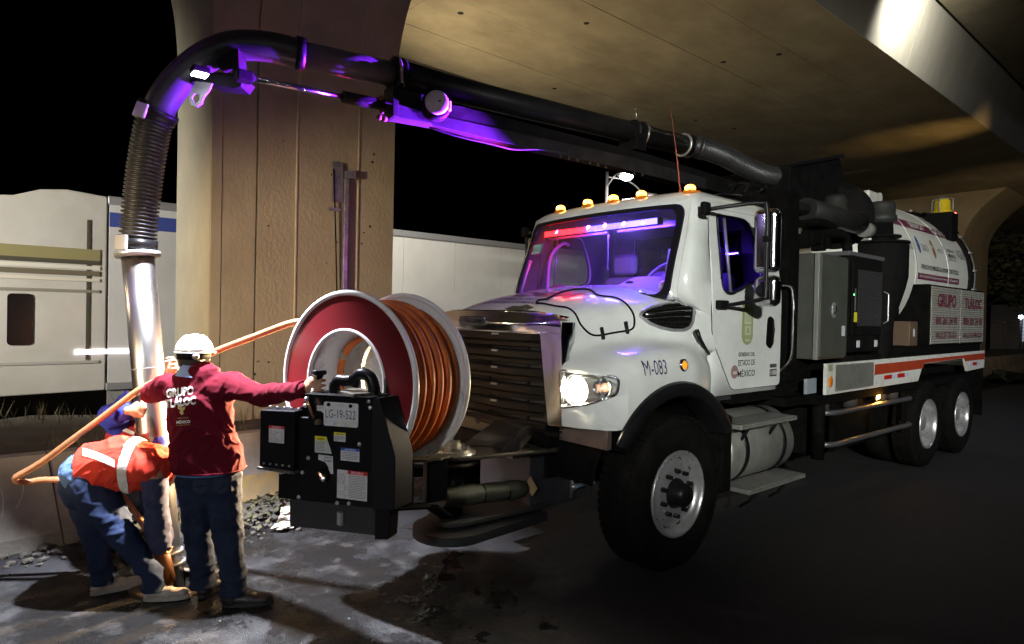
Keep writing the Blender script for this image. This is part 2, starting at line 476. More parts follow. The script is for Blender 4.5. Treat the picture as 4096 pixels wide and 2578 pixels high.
# ================================================================== SETTING
def ground_mat():
    mt = mat('asphalt', (0.045, 0.045, 0.047), 0.85)
    N, L = mt.node_tree.nodes, mt.node_tree.links
    p = N['Principled BSDF']
    p.inputs['Specular IOR Level'].default_value = 0.35
    tc = N.new('ShaderNodeTexCoord')
    def noise_(scale, detail=4, rough=0.6):
        n = N.new('ShaderNodeTexNoise'); n.inputs['Scale'].default_value = scale
        n.inputs['Detail'].default_value = detail; n.inputs['Roughness'].default_value = rough
        L.new(tc.outputs['Object'], n.inputs['Vector']); return n.outputs[0]
    def rng(src, a, b, c=0, d=1):
        m_ = N.new('ShaderNodeMapRange'); m_.interpolation_type = 'SMOOTHSTEP'
        for i, q in enumerate((a, b, c, d)): m_.inputs[i+1].default_value = q
        L.new(src, m_.inputs[0]); return m_.outputs[0]
    def math_(op, a, b):
        m_ = N.new('ShaderNodeMath'); m_.operation = op; m_.use_clamp = True
        for i, q in enumerate((a, b)):
            if isinstance(q, (int, float)): m_.inputs[i].default_value = q
            else: L.new(q, m_.inputs[i])
        return m_.outputs[0]
    def mix(f, a, b):
        m_ = N.new('ShaderNodeMix'); m_.data_type = 'RGBA'
        L.new(f, m_.inputs['Factor'])
        for k, q in (('A', a), ('B', b)):
            if isinstance(q, tuple): m_.inputs[k].default_value = (*q, 1)
            else: L.new(q, m_.inputs[k])
        return m_.outputs['Result']
    speck = math_('MULTIPLY', rng(noise_(150, 2), 0.38, 0.66), rng(noise_(38, 3), 0.25, 0.75, 0.35, 1.5))
    patch = rng(noise_(0.7, 5), 0.35, 0.7)
    c1 = mix(speck, (0.010, 0.010, 0.012), (0.042, 0.041, 0.044))
    c2 = mix(patch, c1, (0.026, 0.025, 0.026))
    # water spilled round the open manhole
    d = N.new('ShaderNodeVectorMath'); d.operation = 'DISTANCE'
    d.inputs[1].default_value = (0.1, -2.5, 0)
    L.new(tc.outputs['Object'], d.inputs[0])
    near = rng(d.outputs['Value'], 1.0, 2.6, 1, 0)
    wetn = noise_(1.9, 5, 0.62)
    wet = rng(math_('ADD', math_('MULTIPLY', near, 0.30), math_('SUBTRACT', wetn, 0.18)), 0.38, 0.66)
    wet = math_('MULTIPLY', wet, near)
    pud = rng(math_('MULTIPLY', rng(noise_(3.1, 4), 0.46, 0.58), wet), 0.3, 0.7)
    c3 = mix(wet, c2, (0.013, 0.0125, 0.012))
    silt_lamp_pool = math_('MULTIPLY', rng(noise_(4.5, 6), 0.5, 0.7), near)
    c4 = mix(silt_lamp_pool, c3, (0.050, 0.048, 0.046))  # silt, lightened to paint in the work lamp's pool of light
    L.new(c4, p.inputs['Base Color'])
    r1 = N.new('ShaderNodeMix'); r1.data_type = 'FLOAT'
    L.new(wet, r1.inputs['Factor']); r1.inputs['A'].default_value = 0.82; r1.inputs['B'].default_value = 0.24
    r2 = N.new('ShaderNodeMix'); r2.data_type = 'FLOAT'
    L.new(pud, r2.inputs['Factor']); L.new(r1.outputs[0], r2.inputs['A']); r2.inputs['B'].default_value = 0.05
    L.new(r2.outputs[0], p.inputs['Roughness'])
    vo = N.new('ShaderNodeTexVoronoi'); vo.inputs['Scale'].default_value = 130
    L.new(tc.outputs['Object'], vo.inputs['Vector'])
    hgt = math_('MULTIPLY', vo.outputs['Distance'], math_('SUBTRACT', 1.0, math_('MULTIPLY', pud, 0.9)))
    b = N.new('ShaderNodeBump'); b.inputs['Strength'].default_value = 0.6; b.inputs['Distance'].default_value = 0.005
    L.new(hgt, b.inputs['Height'])
    b2 = N.new('ShaderNodeBump'); b2.inputs['Strength'].default_value = 0.5; b2.inputs['Distance'].default_value = 0.03
    L.new(noise_(6, 4), b2.inputs['Height']); L.new(b.outputs[0], b2.inputs['Normal'])
    L.new(b2.outputs[0], p.inputs['Normal'])
    return mt
# ground sheet with a round opening for the manhole
MH = Vector((-0.655, -2.775, 0)); MHR = 0.20
def ground():
    b = MB()
    n = 48
    ring = [MH + Vector((MHR*math.cos(2*math.pi*i/n), MHR*math.sin(2*math.pi*i/n), 0)) for i in range(n)]
    mid = []
    for i in range(n):
        t = 2*math.pi*i/n; c, s_ = math.cos(t), math.sin(t); q = max(abs(c), abs(s_))
        mid.append(MH + Vector((c/q*3, s_/q*3, 0)))
    far_ = [MH + (p-MH)*110 for p in mid]
    b.add(ring+mid+far_, [(i, (i+1) % n, n+(i+1) % n, n+i) for i in range(n)] + [(n+i, n+(i+1) % n, 2*n+(i+1) % n, 2*n+i) for i in range(n)])
    return struct(b.build('road', ground_mat()))
ground()
mh = thing('manhole', 'open round manhole in the wet road by the workers with a worn iron rim', 'manhole', (MH.x, MH.y, 0))
b = MB(); b.lathe(MH, (0, 0, 1), [(MHR-0.035, -0.001), (MHR-0.035, 0.012), (MHR+0.05, 0.014), (MHR+0.07, 0.004), (MHR+0.07, -0.004)], 48)
b.build('rim', mat('worn_iron', (0.16, 0.12, 0.08), 0.4, 0.7, (0.35, 0.27, 0.18), 20, bump=0.3), mh)
b = MB(); b.lathe(MH, (0, 0, 1), [(MHR-0.03, 0.0), (MHR-0.02, -1.2), (0.0, -1.2)], 40)
b.build('shaft', mat('manhole_brick', (0.05, 0.04, 0.03), 0.9, bump=0.5, bscale=20), mh)
# drain grate by the kerb
dr = thing('drain_grate', 'rusty slotted drain grate in the gutter at the barrier foot', 'drain grate', (-1.35, -2.75, 0))
for i in range(7):
    MB().box((-1.60, -2.98+i*0.055, 0.004), (-1.16, -2.955+i*0.055, 0.022)).build('bar', mat('rusty_iron', (0.07, 0.05, 0.035), 0.7, 0.4), dr)

# sky backdrop is the night world itself; raised median of earth behind the barriers
b = MB()
rows = []
random.seed(3)
for i in range(0, 90):
    y = -16 + i*0.55
    row = []
    for j, x in enumerate((-2.14, -2.35, -2.9, -3.6, -4.4, -4.9, -5.3)):
        z = (0.60, 0.66, 0.68, 0.66, 0.6, 0.4, 0.0)[j]
        row.append((x, y, z + (0.05*noise.noise(Vector((x*2, y*2, 1))) if 0 < j < 6 else 0)))
    rows.append(row)
b.grid(rows)
b.build('median_earth', mat('median_earth', (0.09, 0.08, 0.055), 0.95, 0, (0.045, 0.042, 0.03), 5, bump=0.8, bscale=30))
struct(bpy.data.objects['median_earth'])

# concrete barriers along x = -1.9 (jersey profile), segment joints as real gaps
def jersey(name, y0, y1, label, zt=0.66, foot=0.07, material=concrete2, painted=None, slope=0.0, xo=0.0, slope0=0.0):
    t = thing(name, label, 'concrete barrier', (-1.95+xo, (y0+y1)/2, 0))
    n = max(2, int((y1-y0)/0.12)); rows = []
    for i in range(n+1):
        y = y0+(y1-y0)*i/n
        w = 0.006*noise.noise(Vector((0, y*1.3, 2)))
        prof = [(-1.84+foot*0, 0.0), (-1.845, 0.10), (-1.93, 0.30), (-1.975, zt-0.05), (-1.99, zt), (-2.13, zt), (-2.15, 0)]
        rows.append([(x+w+xo, y + (slope*(z-0.35) if i == n else (slope0*(z-0.35) if i == 0 else 0)), z) for x, z in prof])
    b = MB(); b.grid(rows, smooth=False)
    b.add([Vector(p) for p in rows[0]], [tuple(range(7))]); b.add([Vector(p) for p in rows[-1]], [tuple(range(6, -1, -1))])
    b.build('wall', material, t)
    if painted:
        b = MB()
        rr = [[(-1.8375+xo, y, 0.004), (-1.8425+xo, y, 0.10), (-1.9275+xo, y, 0.30)] for y in [painted[0]+(painted[1]-painted[0])*i/6 for i in range(7)]]
        for r_ in rr:
            for k in range(3): r_[k] = Vector(r_[k]) + Vector((0.006*noise.noise(Vector((0, r_[k][1]*1.3, 2)))+0.002, 0, 0))
        b.grid(rr, smooth=False); b.build('painted_base', ochre, t)
    return t
jersey('concrete_barrier', -9.0, -3.33, 'stained grey concrete barrier with scratched graffiti nearest the left edge', slope=-0.15)
jersey('concrete_barrier', -3.322, -0.4, 'grey concrete barrier with faded ochre base behind the workers', zt=0.66, painted=(-3.15, -0.5), slope0=-0.15, xo=-0.012)
jersey('concrete_barrier', -0.36, 6.0, 'concrete barrier hidden behind the truck nose', xo=-0.01)
jersey('concrete_barrier', 6.04, 30.0, 'long low concrete barrier running to the far pillar behind the tank', xo=-0.01)
# scratched letters on the near barrier (only scratch marks)
gs = mat('scratched_lines', (0.46, 0.42, 0.36), 0.9)
random.seed(11)
_bw = bvh_of(bpy.data.objects['concrete_barrier'].children[0])
for y, z0, z1, dy in ((-3.98, 0.30, 0.52, 0.0), (-3.86, 0.28, 0.5, 0.03), (-3.80, 0.27, 0.5, -0.04), (-3.70, 0.28, 0.5, 0.04), (-3.62, 0.26, 0.5, -0.03), (-3.55, .3, .5, .05)):
    P = []
    for i in range(6):
        t_ = i/5; yy = y+dy*t_+0.01*math.sin(t_*5+y*9); z_ = z0+(z1-z0)*t_
        h_ = _bw.ray_cast(Vector((0, yy, z_)), Vector((-1, 0, 0)))
        P.append([h_[0]+Vector((0.002, -0.004, 0)), h_[0]+Vector((0.002, 0.004, 0))])
    MB().grid(P).build('scratch_mark', gs, bpy.data.objects['concrete_barrier'])

# ------------------------------------------------------------------ overpass
deckc = mat('soffit_concrete', (0.36, 0.31, 0.21), 0.85, 0, (0.19, 0.16, 0.105), 1.1, bump=0.35, bscale=10, stretch=(1.2, 0.7, 1), detail=9, lo=0.3, hi=0.72)
webc = mat('girder_web_concrete', (0.42, 0.40, 0.34), 0.75, 0, (0.30, 0.28, 0.23), 0.9, bump=0.25, bscale=12, stretch=(1, 1, .3), detail=8)
SZ = 6.2
def bridge():
    t = thing('overpass', 'massive concrete box girder overpass above the truck with lit sloping web', 'overpass', (-3, 10, 0))
    # soffit is cast in long strips between formwork joints; each strip its own part
    X = [-5.9, -4.75, -3.6, -2.45, -1.3, -0.30]
    Y = [-14, -6.5, 1.0, 8.5, 16.0, 23.5, 31.0, 38.5, 60]
    for j in range(len(Y)-1):
        for i in range(len(X)-1):
            w = 0.003
            k = random.uniform(0, 0.006)
            MB().box((X[i]+w, Y[j]+w, SZ+k), (X[i+1]-(w if i < 4 else 0), Y[j+1]-w, SZ+0.2)).build('soffit_panel', deckc, t)
    MB().box((-5.88, -14, SZ+0.17), (-0.32, 60, SZ+0.5)).build('girder_core', deckc, t)
    # web, sloped outwards, and the deck above
    for j in range(len(Y)-1):
        b = MB(); y0, y1 = Y[j]+0.004, Y[j+1]-0.004
        b.hexa([(-0.60, y0, SZ+0.005), (-0.285, y0, SZ+0.005), (-0.285, y1, SZ+0.005), (-0.60, y1, SZ+0.005),
                (-0.30, y0, 7.55), (0.12, y0, 7.55), (0.12, y1, 7.55), (-0.30, y1, 7.55)])
        b.build('web_panel', webc, t)
    MB().box((-9.0, -14, 7.56), (4.4, 60, 7.85)).build('deck_slab', deckc, t)
    b = MB(); b.prism([(0.15, -14, 7.56), (4.4, -14, 7.56), (4.4, -14, 7.52), (0.12, -14, 7.30)], (0, 74, 0)); b.build('deck_haunch', deckc, t)
    b = MB(); b.hexa([(-6.9, -14, 7.5), (-5.9, -14, SZ), (-5.9, 60, SZ), (-6.9, 60, 7.5), (-6.9, -14, 7.55), (-5.88, -14, 7.55), (-5.88, 60, 7.55), (-6.9, 60, 7.55)]); b.build('web_panel', webc, t)
    MB().box((4.2, -14, 7.85), (4.4, 60, 8.7)).build('parapet', deckc, t)
bridge()
hole_m = mat('tie_hole_shadow', (0.02, 0.017, 0.012), 0.95)
ovp = bpy.data.objects['overpass']
random.seed(21)
for p in [on_z(1083, 32, SZ-0.001)] + [Vector((random.uniform(-5.2, -0.6), random.uniform(0.5, 12), SZ-0.001)) for _ in range(7)]:
    MB().lathe((p.x, p.y, SZ-0.002), (0, 0, 1), [(0, 0.0), (random.uniform(0.02, 0.045), 0.0), (0.05, 0.004)], 12).build('tie_hole', hole_m, ovp)

def pillar(y0, y1, label, detail=True):
    t = thing('bridge_pillar', label, 'bridge pillar', (-3.4, (y0+y1)/2, 0))
    def xr(z):  # right (truck side) face flares to the soffit
        k = max(0, (z-4.3)/1.9)
        return -2.72 + 1.2*k**2.3
    def xl(z):
        k = max(0, (z-4.3)/1.9)
        return -4.12 - 1.2*k**2.3
    def yf(z): return 0.05*max(0, (z-3.9)/2.3)**1.4
    zs = [0, 1, 2, 3, 3.9] + [4.1+0.21*i for i in range(11)]
    zs[-1] = SZ-0.004
    # core, set back behind the formwork strips
    ring = lambda z: [(xl(z), y0-yf(z), z), (xr(z)-0.03, y0-yf(z), z), (xr(z)-0.03, y1+yf(z), z), (xl(z), y1+yf(z), z)]
    b = MB(); vs = [p for z in zs for p in ring(z)]
    fs = [(k*4+i, k*4+(i+1) % 4, (k+1)*4+(i+1) % 4, (k+1)*4+i) for k in range(len(zs)-1) for i in range(4)]
    b.add(vs, fs + [(3, 2, 1, 0)])
    b.build('shaft', concrete, t)
    if detail:   # cast strips on the face towards the truck, rough joints between them
        cuts = [0, 0.05, 0.217, 0.42, 0.77, 1.0]
        for c0, c1 in zip(cuts[:-1], cuts[1:]):
            L_, R_ = [], []
            for q, z in enumerate(zs + []):
                a = y0-yf(z) + (y1-y0+2*yf(z))*c0; e = y0-yf(z) + (y1-y0+2*yf(z))*c1
                j = 0.006*noise.noise(Vector((c0*9, z*1.7, 0)))
                g = lambda c: 0.009 if c == 0.217 else 0.0025
                jj = lambda c: (0.012 if c == 0.217 else 0.002)*noise.noise(Vector((c*9, z*1.7, 0)))
                L_.append((a+g(c0)+jj(c0), z)); R_.append((e-g(c1)+jj(c1), z))
            b = MB()
            pr = {0: 0.0, 0.05: -0.006, 0.217: -0.004, 0.42: 0.003, 0.77: -0.003}[c0]
            for k in range(len(zs)-1):
                (a0, z0), (a1, z1) = L_[k], L_[k+1]; (e0, _), (e1, _) = R_[k], R_[k+1]
                b.hexa([(xr(z0)-0.028, a0, z0), (xr(z0)+pr, a0, z0), (xr(z0)+pr, e0, z0), (xr(z0)-0.028, e0, z0),
                        (xr(z1)-0.028, a1, z1), (xr(z1)+pr, a1, z1), (xr(z1)+pr, e1, z1), (xr(z1)-0.028, e1, z1)])
            b.build('formwork_strip', concrete, t)
        for c0 in (0.42, 0.77):   # thin raised seams left by the shuttering
            b = MB()
            for k in range(len(zs)-1):
                y_ = y0+(y1-y0)*c0; z0, z1 = zs[k], zs[k+1]
                b.hexa([(xr(z0)-0.01, y_-0.012, z0), (xr(z0)+0.012, y_-0.006, z0), (xr(z0)+0.012, y_+0.006, z0), (xr(z0)-0.01, y_+0.012, z0),
                        (xr(z1)-0.01, y_-0.012, z1), (xr(z1)+0.012, y_-0.006, z1), (xr(z1)+0.012, y_+0.006, z1), (xr(z1)-0.01, y_+0.012, z1)])
            b.build('cast_seam', mat('pale_seam', (0.48, 0.43, 0.32), 0.85, 0, (0.34, 0.3, 0.22), 3), t)
    return t
pillar(-2.08, -0.10, 'thick concrete pillar with vertical cast joints behind the workers')
bp_ = bpy.data.objects['bridge_pillar']
random.seed(4)
for _ in range(16):
    y_, z_ = random.uniform(-1.9, -0.25), random.uniform(0.9, 4.1); r_ = random.uniform(0.006, 0.014)
    MB().lathe((-2.716, y_, z_), (1, 0, 0), [(0, 0.0), (r_, 0.0), (r_*1.2, -0.003)], 8).build('air_void', hole_m, bp_)
pillar(21.5, 24.6, 'far flared concrete pillar seen behind the rear of the tank', False)
# rail and cables clamped to the near pillar
br = thing('wall_bracket', 'galvanised channel post with thin cable clamped upright on the pillar', 'bracket', (-2.66, -0.72, 1))
gm = mat('galvanised_channel', (0.45, 0.45, 0.5), 0.4, 0.8, (0.25, 0.25, 0.28), 12)
MB().box((-2.718, -0.74, 0.9), (-2.66, -0.69, 3.22)).build('channel', gm, br, bevel=0.004)
MB().box((-2.7, -0.87, 2.95), (-2.685, -0.75, 3.38)).box((-2.7, -0.73, 3.22), (-2.64, -0.62, 3.30)).box((-2.7, -0.90, 2.85), (-2.66, -0.78, 2.88)).build('clamp_plate', gm, br)
MB().tube([(-2.68, -0.86, 3.3), (-2.68, -0.84, 2.9), (-2.685, -0.80, 2.0), (-2.685, -0.76, 1.0)], 0.008, 6).build('cable', black, br)

# ------------------------------------------------------------------ rubble, rubbish
def rubble():
    rock = mat('rubble_stone', (0.035, 0.031, 0.026), 0.9, 0, (0.11, 0.095, 0.075), 22, bump=0.5, bscale=60)
    random.seed(5)
    b = MB()
    def blob(c, r):
        b2 = bmesh.new(); bmesh.ops.create_icosphere(b2, subdivisions=1, radius=r)
        s_ = random.random()*9
        vs = []
        for v_ in b2.verts:
            k = 1+0.55*noise.noise(v_.co/r*1.3+Vector((s_, s_, 0)))
            vs.append(Vector(c)+Vector((v_.co.x*k, v_.co.y*k*1.1, v_.co.z*k*0.7)))
        idx = {v_: i for i, v_ in enumerate(b2.verts)}
        b.add(vs, [tuple(idx[q] for q in f.verts) for f in b2.faces]); b2.free()
    for i in range(1100):
        y = random.uniform(-2.5, 1.2) if random.random() < 0.75 else random.uniform(-4.2, 1.2)
        d = abs(random.gauss(0, 0.30))
        x = -1.84 + d
        if x > (-1.35 if y < -2.3 else -1.0): continue
        hump = 0.10*max(0, 1-abs((y+1.6)/0.9))*max(0, 1-d/0.7)
        r = random.uniform(0.010, 0.035)*(1.3 if d < 0.3 else 0.7)
        blob((x, y, hump+r*0.4), r)
    o = b.build('rubble', rock); o['kind'] = 'stuff'; tag(o, 'heap of dark gravel and dirt along the foot of the barrier')
    # weeds and leaf litter
    b = MB()
    for i in range(900):
        y = random.gauss(-1.75, 0.55); x = -1.86+abs(random.gauss(0, 0.26))
        if x > -1.0: continue
        z = 0.02+0.12*max(0, 1-abs((y+1.6)/0.9))*max(0, 1-(x+1.84)/0.6)
        a = random.uniform(0, 6.28); l = random.uniform(0.02, 0.06); w = l*0.4
        d = Vector((math.cos(a), math.sin(a), random.uniform(0, 1.1))).normalized()
        s_ = Vector((-math.sin(a), math.cos(a), 0))*w
        p = Vector((x, y, z))
        b.add([p, p+d*l*0.5+s_, p+d*l, p+d*l*0.5-s_], [(0, 1, 2, 3)])
    o = b.build('weeds', mat('weeds', (0.06, 0.06, 0.025), 0.8, 0, (0.13, 0.11, 0.055), 30)); o['kind'] = 'stuff'; tag(o, 'sparse weeds and dead leaves in the gutter dirt')
    # grass and dead scrub on the median
    b = MB()
    for i in range(2600):
        y = random.uniform(-8, 4); x = random.uniform(-4.6, -2.2)
        clump = noise.noise(Vector((x*1.5, y*1.5, 4)))
        if clump < -0.05: continue
        p = Vector((x, y, 0.62)); l = random.uniform(0.05, 0.22)*(1+clump)
        a = random.uniform(0, 6.28); d = Vector((0.5*math.cos(a), 0.5*math.sin(a), 1)).normalized()
        s_ = Vector((-math.sin(a), math.cos(a), 0))*0.006
        b.add([p-s_, p+s_, p+d*l], [(0, 1, 2)])
    o = b.build('grass', mat('median_grass', (0.09, 0.09, 0.04), 0.9, 0, (0.18, 0.15, 0.08), 3)); o['kind'] = 'stuff'; tag(o, 'dry grass on the raised median behind the barrier')
rubble()
def crumpled(name, c, r, material, label, sc=(1, 1, 0.5), seed=0):
    b2 = bmesh.new(); bmesh.ops.create_icosphere(b2, subdivisions=3, radius=r)
    vs = []
    for v_ in b2.verts:
        q = v_.co/r
        k = 1+0.5*noise.noise(q*1.7+Vector((seed, 0, 0)))+0.25*noise.noise(q*4+Vector((seed, 3, 0)))
        vs.append(Vector(c)+Vector((v_.co.x*k*sc[0], v_.co.y*k*sc[1], v_.co.z*k*sc[2])))
    b = MB(); idx = {v_: i for i, v_ in enumerate(b2.verts)}
    b.add(vs, [tuple(idx[q] for q in f.verts) for f in b2.faces]); b2.free()
    o = b.build(name, material); tag(o, label, 'litter'); return o
paper_m = mat('dirty_paper', (0.55, 0.50, 0.42), 0.7, 0, (0.32, 0.27, 0.2), 14)
crumpled('plastic_bag', (-1.33, -1.80, 0.09), 0.055, paper_m, 'crumpled pale bag on top of the rubble heap by the hose reel', (1, 1.3, 1), 3)
crumpled('paper_scrap', (-1.22, -1.87, 0.035), 0.08, paper_m, 'flattened dirty white sheet lying in front of the rubble heap', (0.8, 1.3, 0.3), 8)
crumpled('paper_scrap', (-1.45, -2.22, 0.045), 0.04, paper_m, 'small beige carton scrap between the standing man and the barrier', (0.7, 0.7, 1.1), 5)

# ------------------------------------------------------------------ far roadside on the right
tr_bark = mat('bark', (0.06, 0.05, 0.04), 0.9, bump=0.5)
leaf = mat('tree_leaves', (0.08, 0.10, 0.05), 0.6, 0, (0.14, 0.16, 0.09), 4)
def tree(base, h, r, label, seed, n=5200):
    random.seed(seed)
    t = thing('tree', label, 'tree', base, 'trees at the far roadside')
    b = MB(); B0 = Vector(base)
    b.tube(bez([B0, B0+Vector((0.1, 0, h*0.25)), B0+Vector((0, 0.1, h*0.5)), B0+Vector((0.2, 0, h*0.8))], 12), 0.18, 8, rfun=lambda i: 0.2-0.012*i)
    for k in range(7):
        a = k*0.95; s_ = B0+Vector((0, 0, h*(0.35+0.06*k)))
        b.tube([s_, s_+Vector((math.cos(a)*r*0.4, math.sin(a)*r*0.4, h*0.12)), s_+Vector((math.cos(a)*r*0.8, math.sin(a)*r*0.8, h*0.2))], 0.05, 6)
    b.build('trunk', tr_bark, t)
    b = MB()
    lobes = [(B0+Vector((random.uniform(-1, 1)*r*0.65, random.uniform(-1, 1)*r*0.65, h*random.uniform(0.42, 0.95))), random.uniform(0.3, 0.5)*r) for _ in range(14)]
    for i in range(n):
        c, rr = random.choice(lobes)
        d = Vector((random.gauss(0, 1), random.gauss(0, 1), random.gauss(0, 0.8))).normalized()*rr*random.uniform(0.6, 1.08)
        p = c+d; l = random.uniform(0.07, 0.17)
        x, y, _ = frame_of(Vector((random.gauss(0, 1), random.gauss(0, 1), random.gauss(0, 1))))
        b.add([p-x*l, p+y*l*0.6, p+x*l, p-y*l*0.6], [(0, 1, 2, 3)])
    b.build('crown', leaf, t)
tree((-5.1, 33, 0), 6.8, 2.9, 'leafy dark tree right behind the far pillar at the right edge', 1)
tree((-0.5, 41, 0), 7.5, 3.2, 'bigger dark tree beyond the far lamps cut off by the right edge', 2)
sh = thing('roadside_hut', 'small pale roadside building with lit windows under the far trees', 'building', (-3.0, 44, 0))
MB().box((-7, 44, 0), (1.5, 48, 3.0)).build('wall', mat('pale_plaster', (0.3, 0.28, 0.25), 0.9), sh)
for i, x in enumerate((-5.4, -4.2, -3.0, -1.8, -0.6)):
    MB().box((x, 43.94, 0.8), (x+0.7, 43.99, 2.2)).build('window', emis('lit_window', (0.7, 0.8, 1.0), 0.5), sh)
for i in range(2):
    p = (-4.35+i*0.75, 38.0, 2.2)
    t = tag(MB().cyl((p[0], p[1], 0), p, 0.03, n=8).build('bollard_light', mat('bollard_grey', (0.2, 0.2, 0.2), 0.5)), 'bright cold white lamp low under the far tree, %s of the pair' % ('left', 'right')[i], 'lamp')
    MB().sphere(p, 0.10).build('globe', emis('cold_lamp', (0.8, 0.85, 1.0), 20), t)
fe = thing('mesh_fence', 'thin wire fence in front of the far building at the right edge', 'fence', (-2, 36, 0))
for i in range(9):
    x = -5.4+i*0.8
    MB().cyl((x, 36, 0), (x, 36, 1.9), 0.025, n=6).build('post', mat('fence_grey', (0.25, 0.25, 0.25), 0.6, 0.5), fe)
b = MB()
for i in range(10): b.cyl((-5.4, 36, 0.2+0.18*i), (1.0, 36, 0.2+0.18*i), 0.008, n=4)
b.build('wire', MATS['fence_grey'], fe)
crumpled('weed_clump', (-1.2, 20.2, 0.15), 0.35, mat('dark_weed', (0.03, 0.035, 0.015), 0.9), 'dark weed clump at the foot of the far barrier right of the tank', (1.2, 1.6, 0.7), 2)['category'] = 'plant'

# ------------------------------------------------------------------ street lamp beyond, and the inferred and added lamps out of frame
def street_lamp(base, top, arm_to, label, lit, second=None):
    base = Vector(base); t = thing('street_lamp', label, 'street lamp', base)
    pm = mat('lamp_post_grey', (0.34, 0.34, 0.36), 0.5, 0.6)
    MB().cyl(base, (base.x, base.y, top), 0.10, 0.06, 12).build('post', pm, t)
    for k, a in enumerate([arm_to] + ([second] if second else [])):
        a = Vector(a); s_ = Vector((base.x, base.y, top-0.6 if k == 0 else top-0.2))
        MB().tube(bez([s_, s_.lerp(a, 0.55)+Vector((0, 0, 0.25)), a], 10), 0.03, 8).build('arm', pm, t)
        d = (a-s_); d.z = 0; d.normalize(); sd = Vector((-d.y, d.x, 0))
        b = MB(); b.prism([a+sd*-0.14+d*-0.2, a+sd*0.14+d*-0.2, a+sd*0.16+d*0.35, a+sd*0.08+d*0.5, a+sd*-0.08+d*0.5, a+sd*-0.16+d*0.35], (0, 0, 0.11)); hd = b.build('lamp_head', pm, t)
        MB().sphere(a+d*0.15+Vector((0, 0, -0.05)), 0.24, (1, 1, 0.62)).build('lamp_bowl', lit if k == 0 else emis('dim_bowl', (1, .9, .8), 0.15), hd)
    return t
lit = emis('street_lamp_lit', (1.0, 0.93, 0.82), 120)
lb = at(1426, 480, 25)
la = at(1466, 414, 24.4)
street_lamp((lb.x, lb.y, 0), at(1426, 405, 25).z, la, 'tall grey street lamp with one lit head beyond the cab roof', lit, at(1520, 462, 25.6))
lamp('far_street_lamp_light', 'SPOT', la+Vector((0, 0, -0.25)), 700, (1, 0.92, 0.85), 0.15, la+Vector((2, -1, -7)), 140, 0.6)
NEARL = ['unseen key lamp added behind the camera', 'cold street lamp on the right kerb beyond the frame', 'warm street lamp on the left kerb behind the camera',
         'unseen lamp added over the far carriageway for glints', 'unseen cool fill lamp added right of the camera', 'unseen white fill lamp added abreast of the camera', 'unseen orange lamp added far behind the camera for glints', 'unseen pale lamp added far behind the camera on the right for glints', 'unseen lamp added well to the right of the road for glints']
for i, (p, e, c, t_, sz) in enumerate(UNSEEN_LAMPS):
    q = Vector(t_)-Vector(p); q.z = 0; q.normalize()
    bs = Vector((p[0], p[1], 0))-q*2.0
    lm = emis('unseen_bowl_%s' % ''.join(str(int(9*k)) for k in c), c, 45)  # glow of the unseen lamps, kept for reflections
    street_lamp(bs, p[2]+0.3, Vector(p)+Vector((0, 0, 0.18)), NEARL[i], lm)
fl_ = thing('flood_lamp', 'small flood lamp hung under the deck edge beside the girder', 'lamp', (1.0, 6.9, 7.4))
MB().box((0.85, 6.8, 7.42), (1.15, 7.0, 7.50)).cyl((1.0, 6.9, 7.5), (1.0, 6.9, 7.56), 0.02).build('housing', MATS['lamp_post_grey'], fl_)

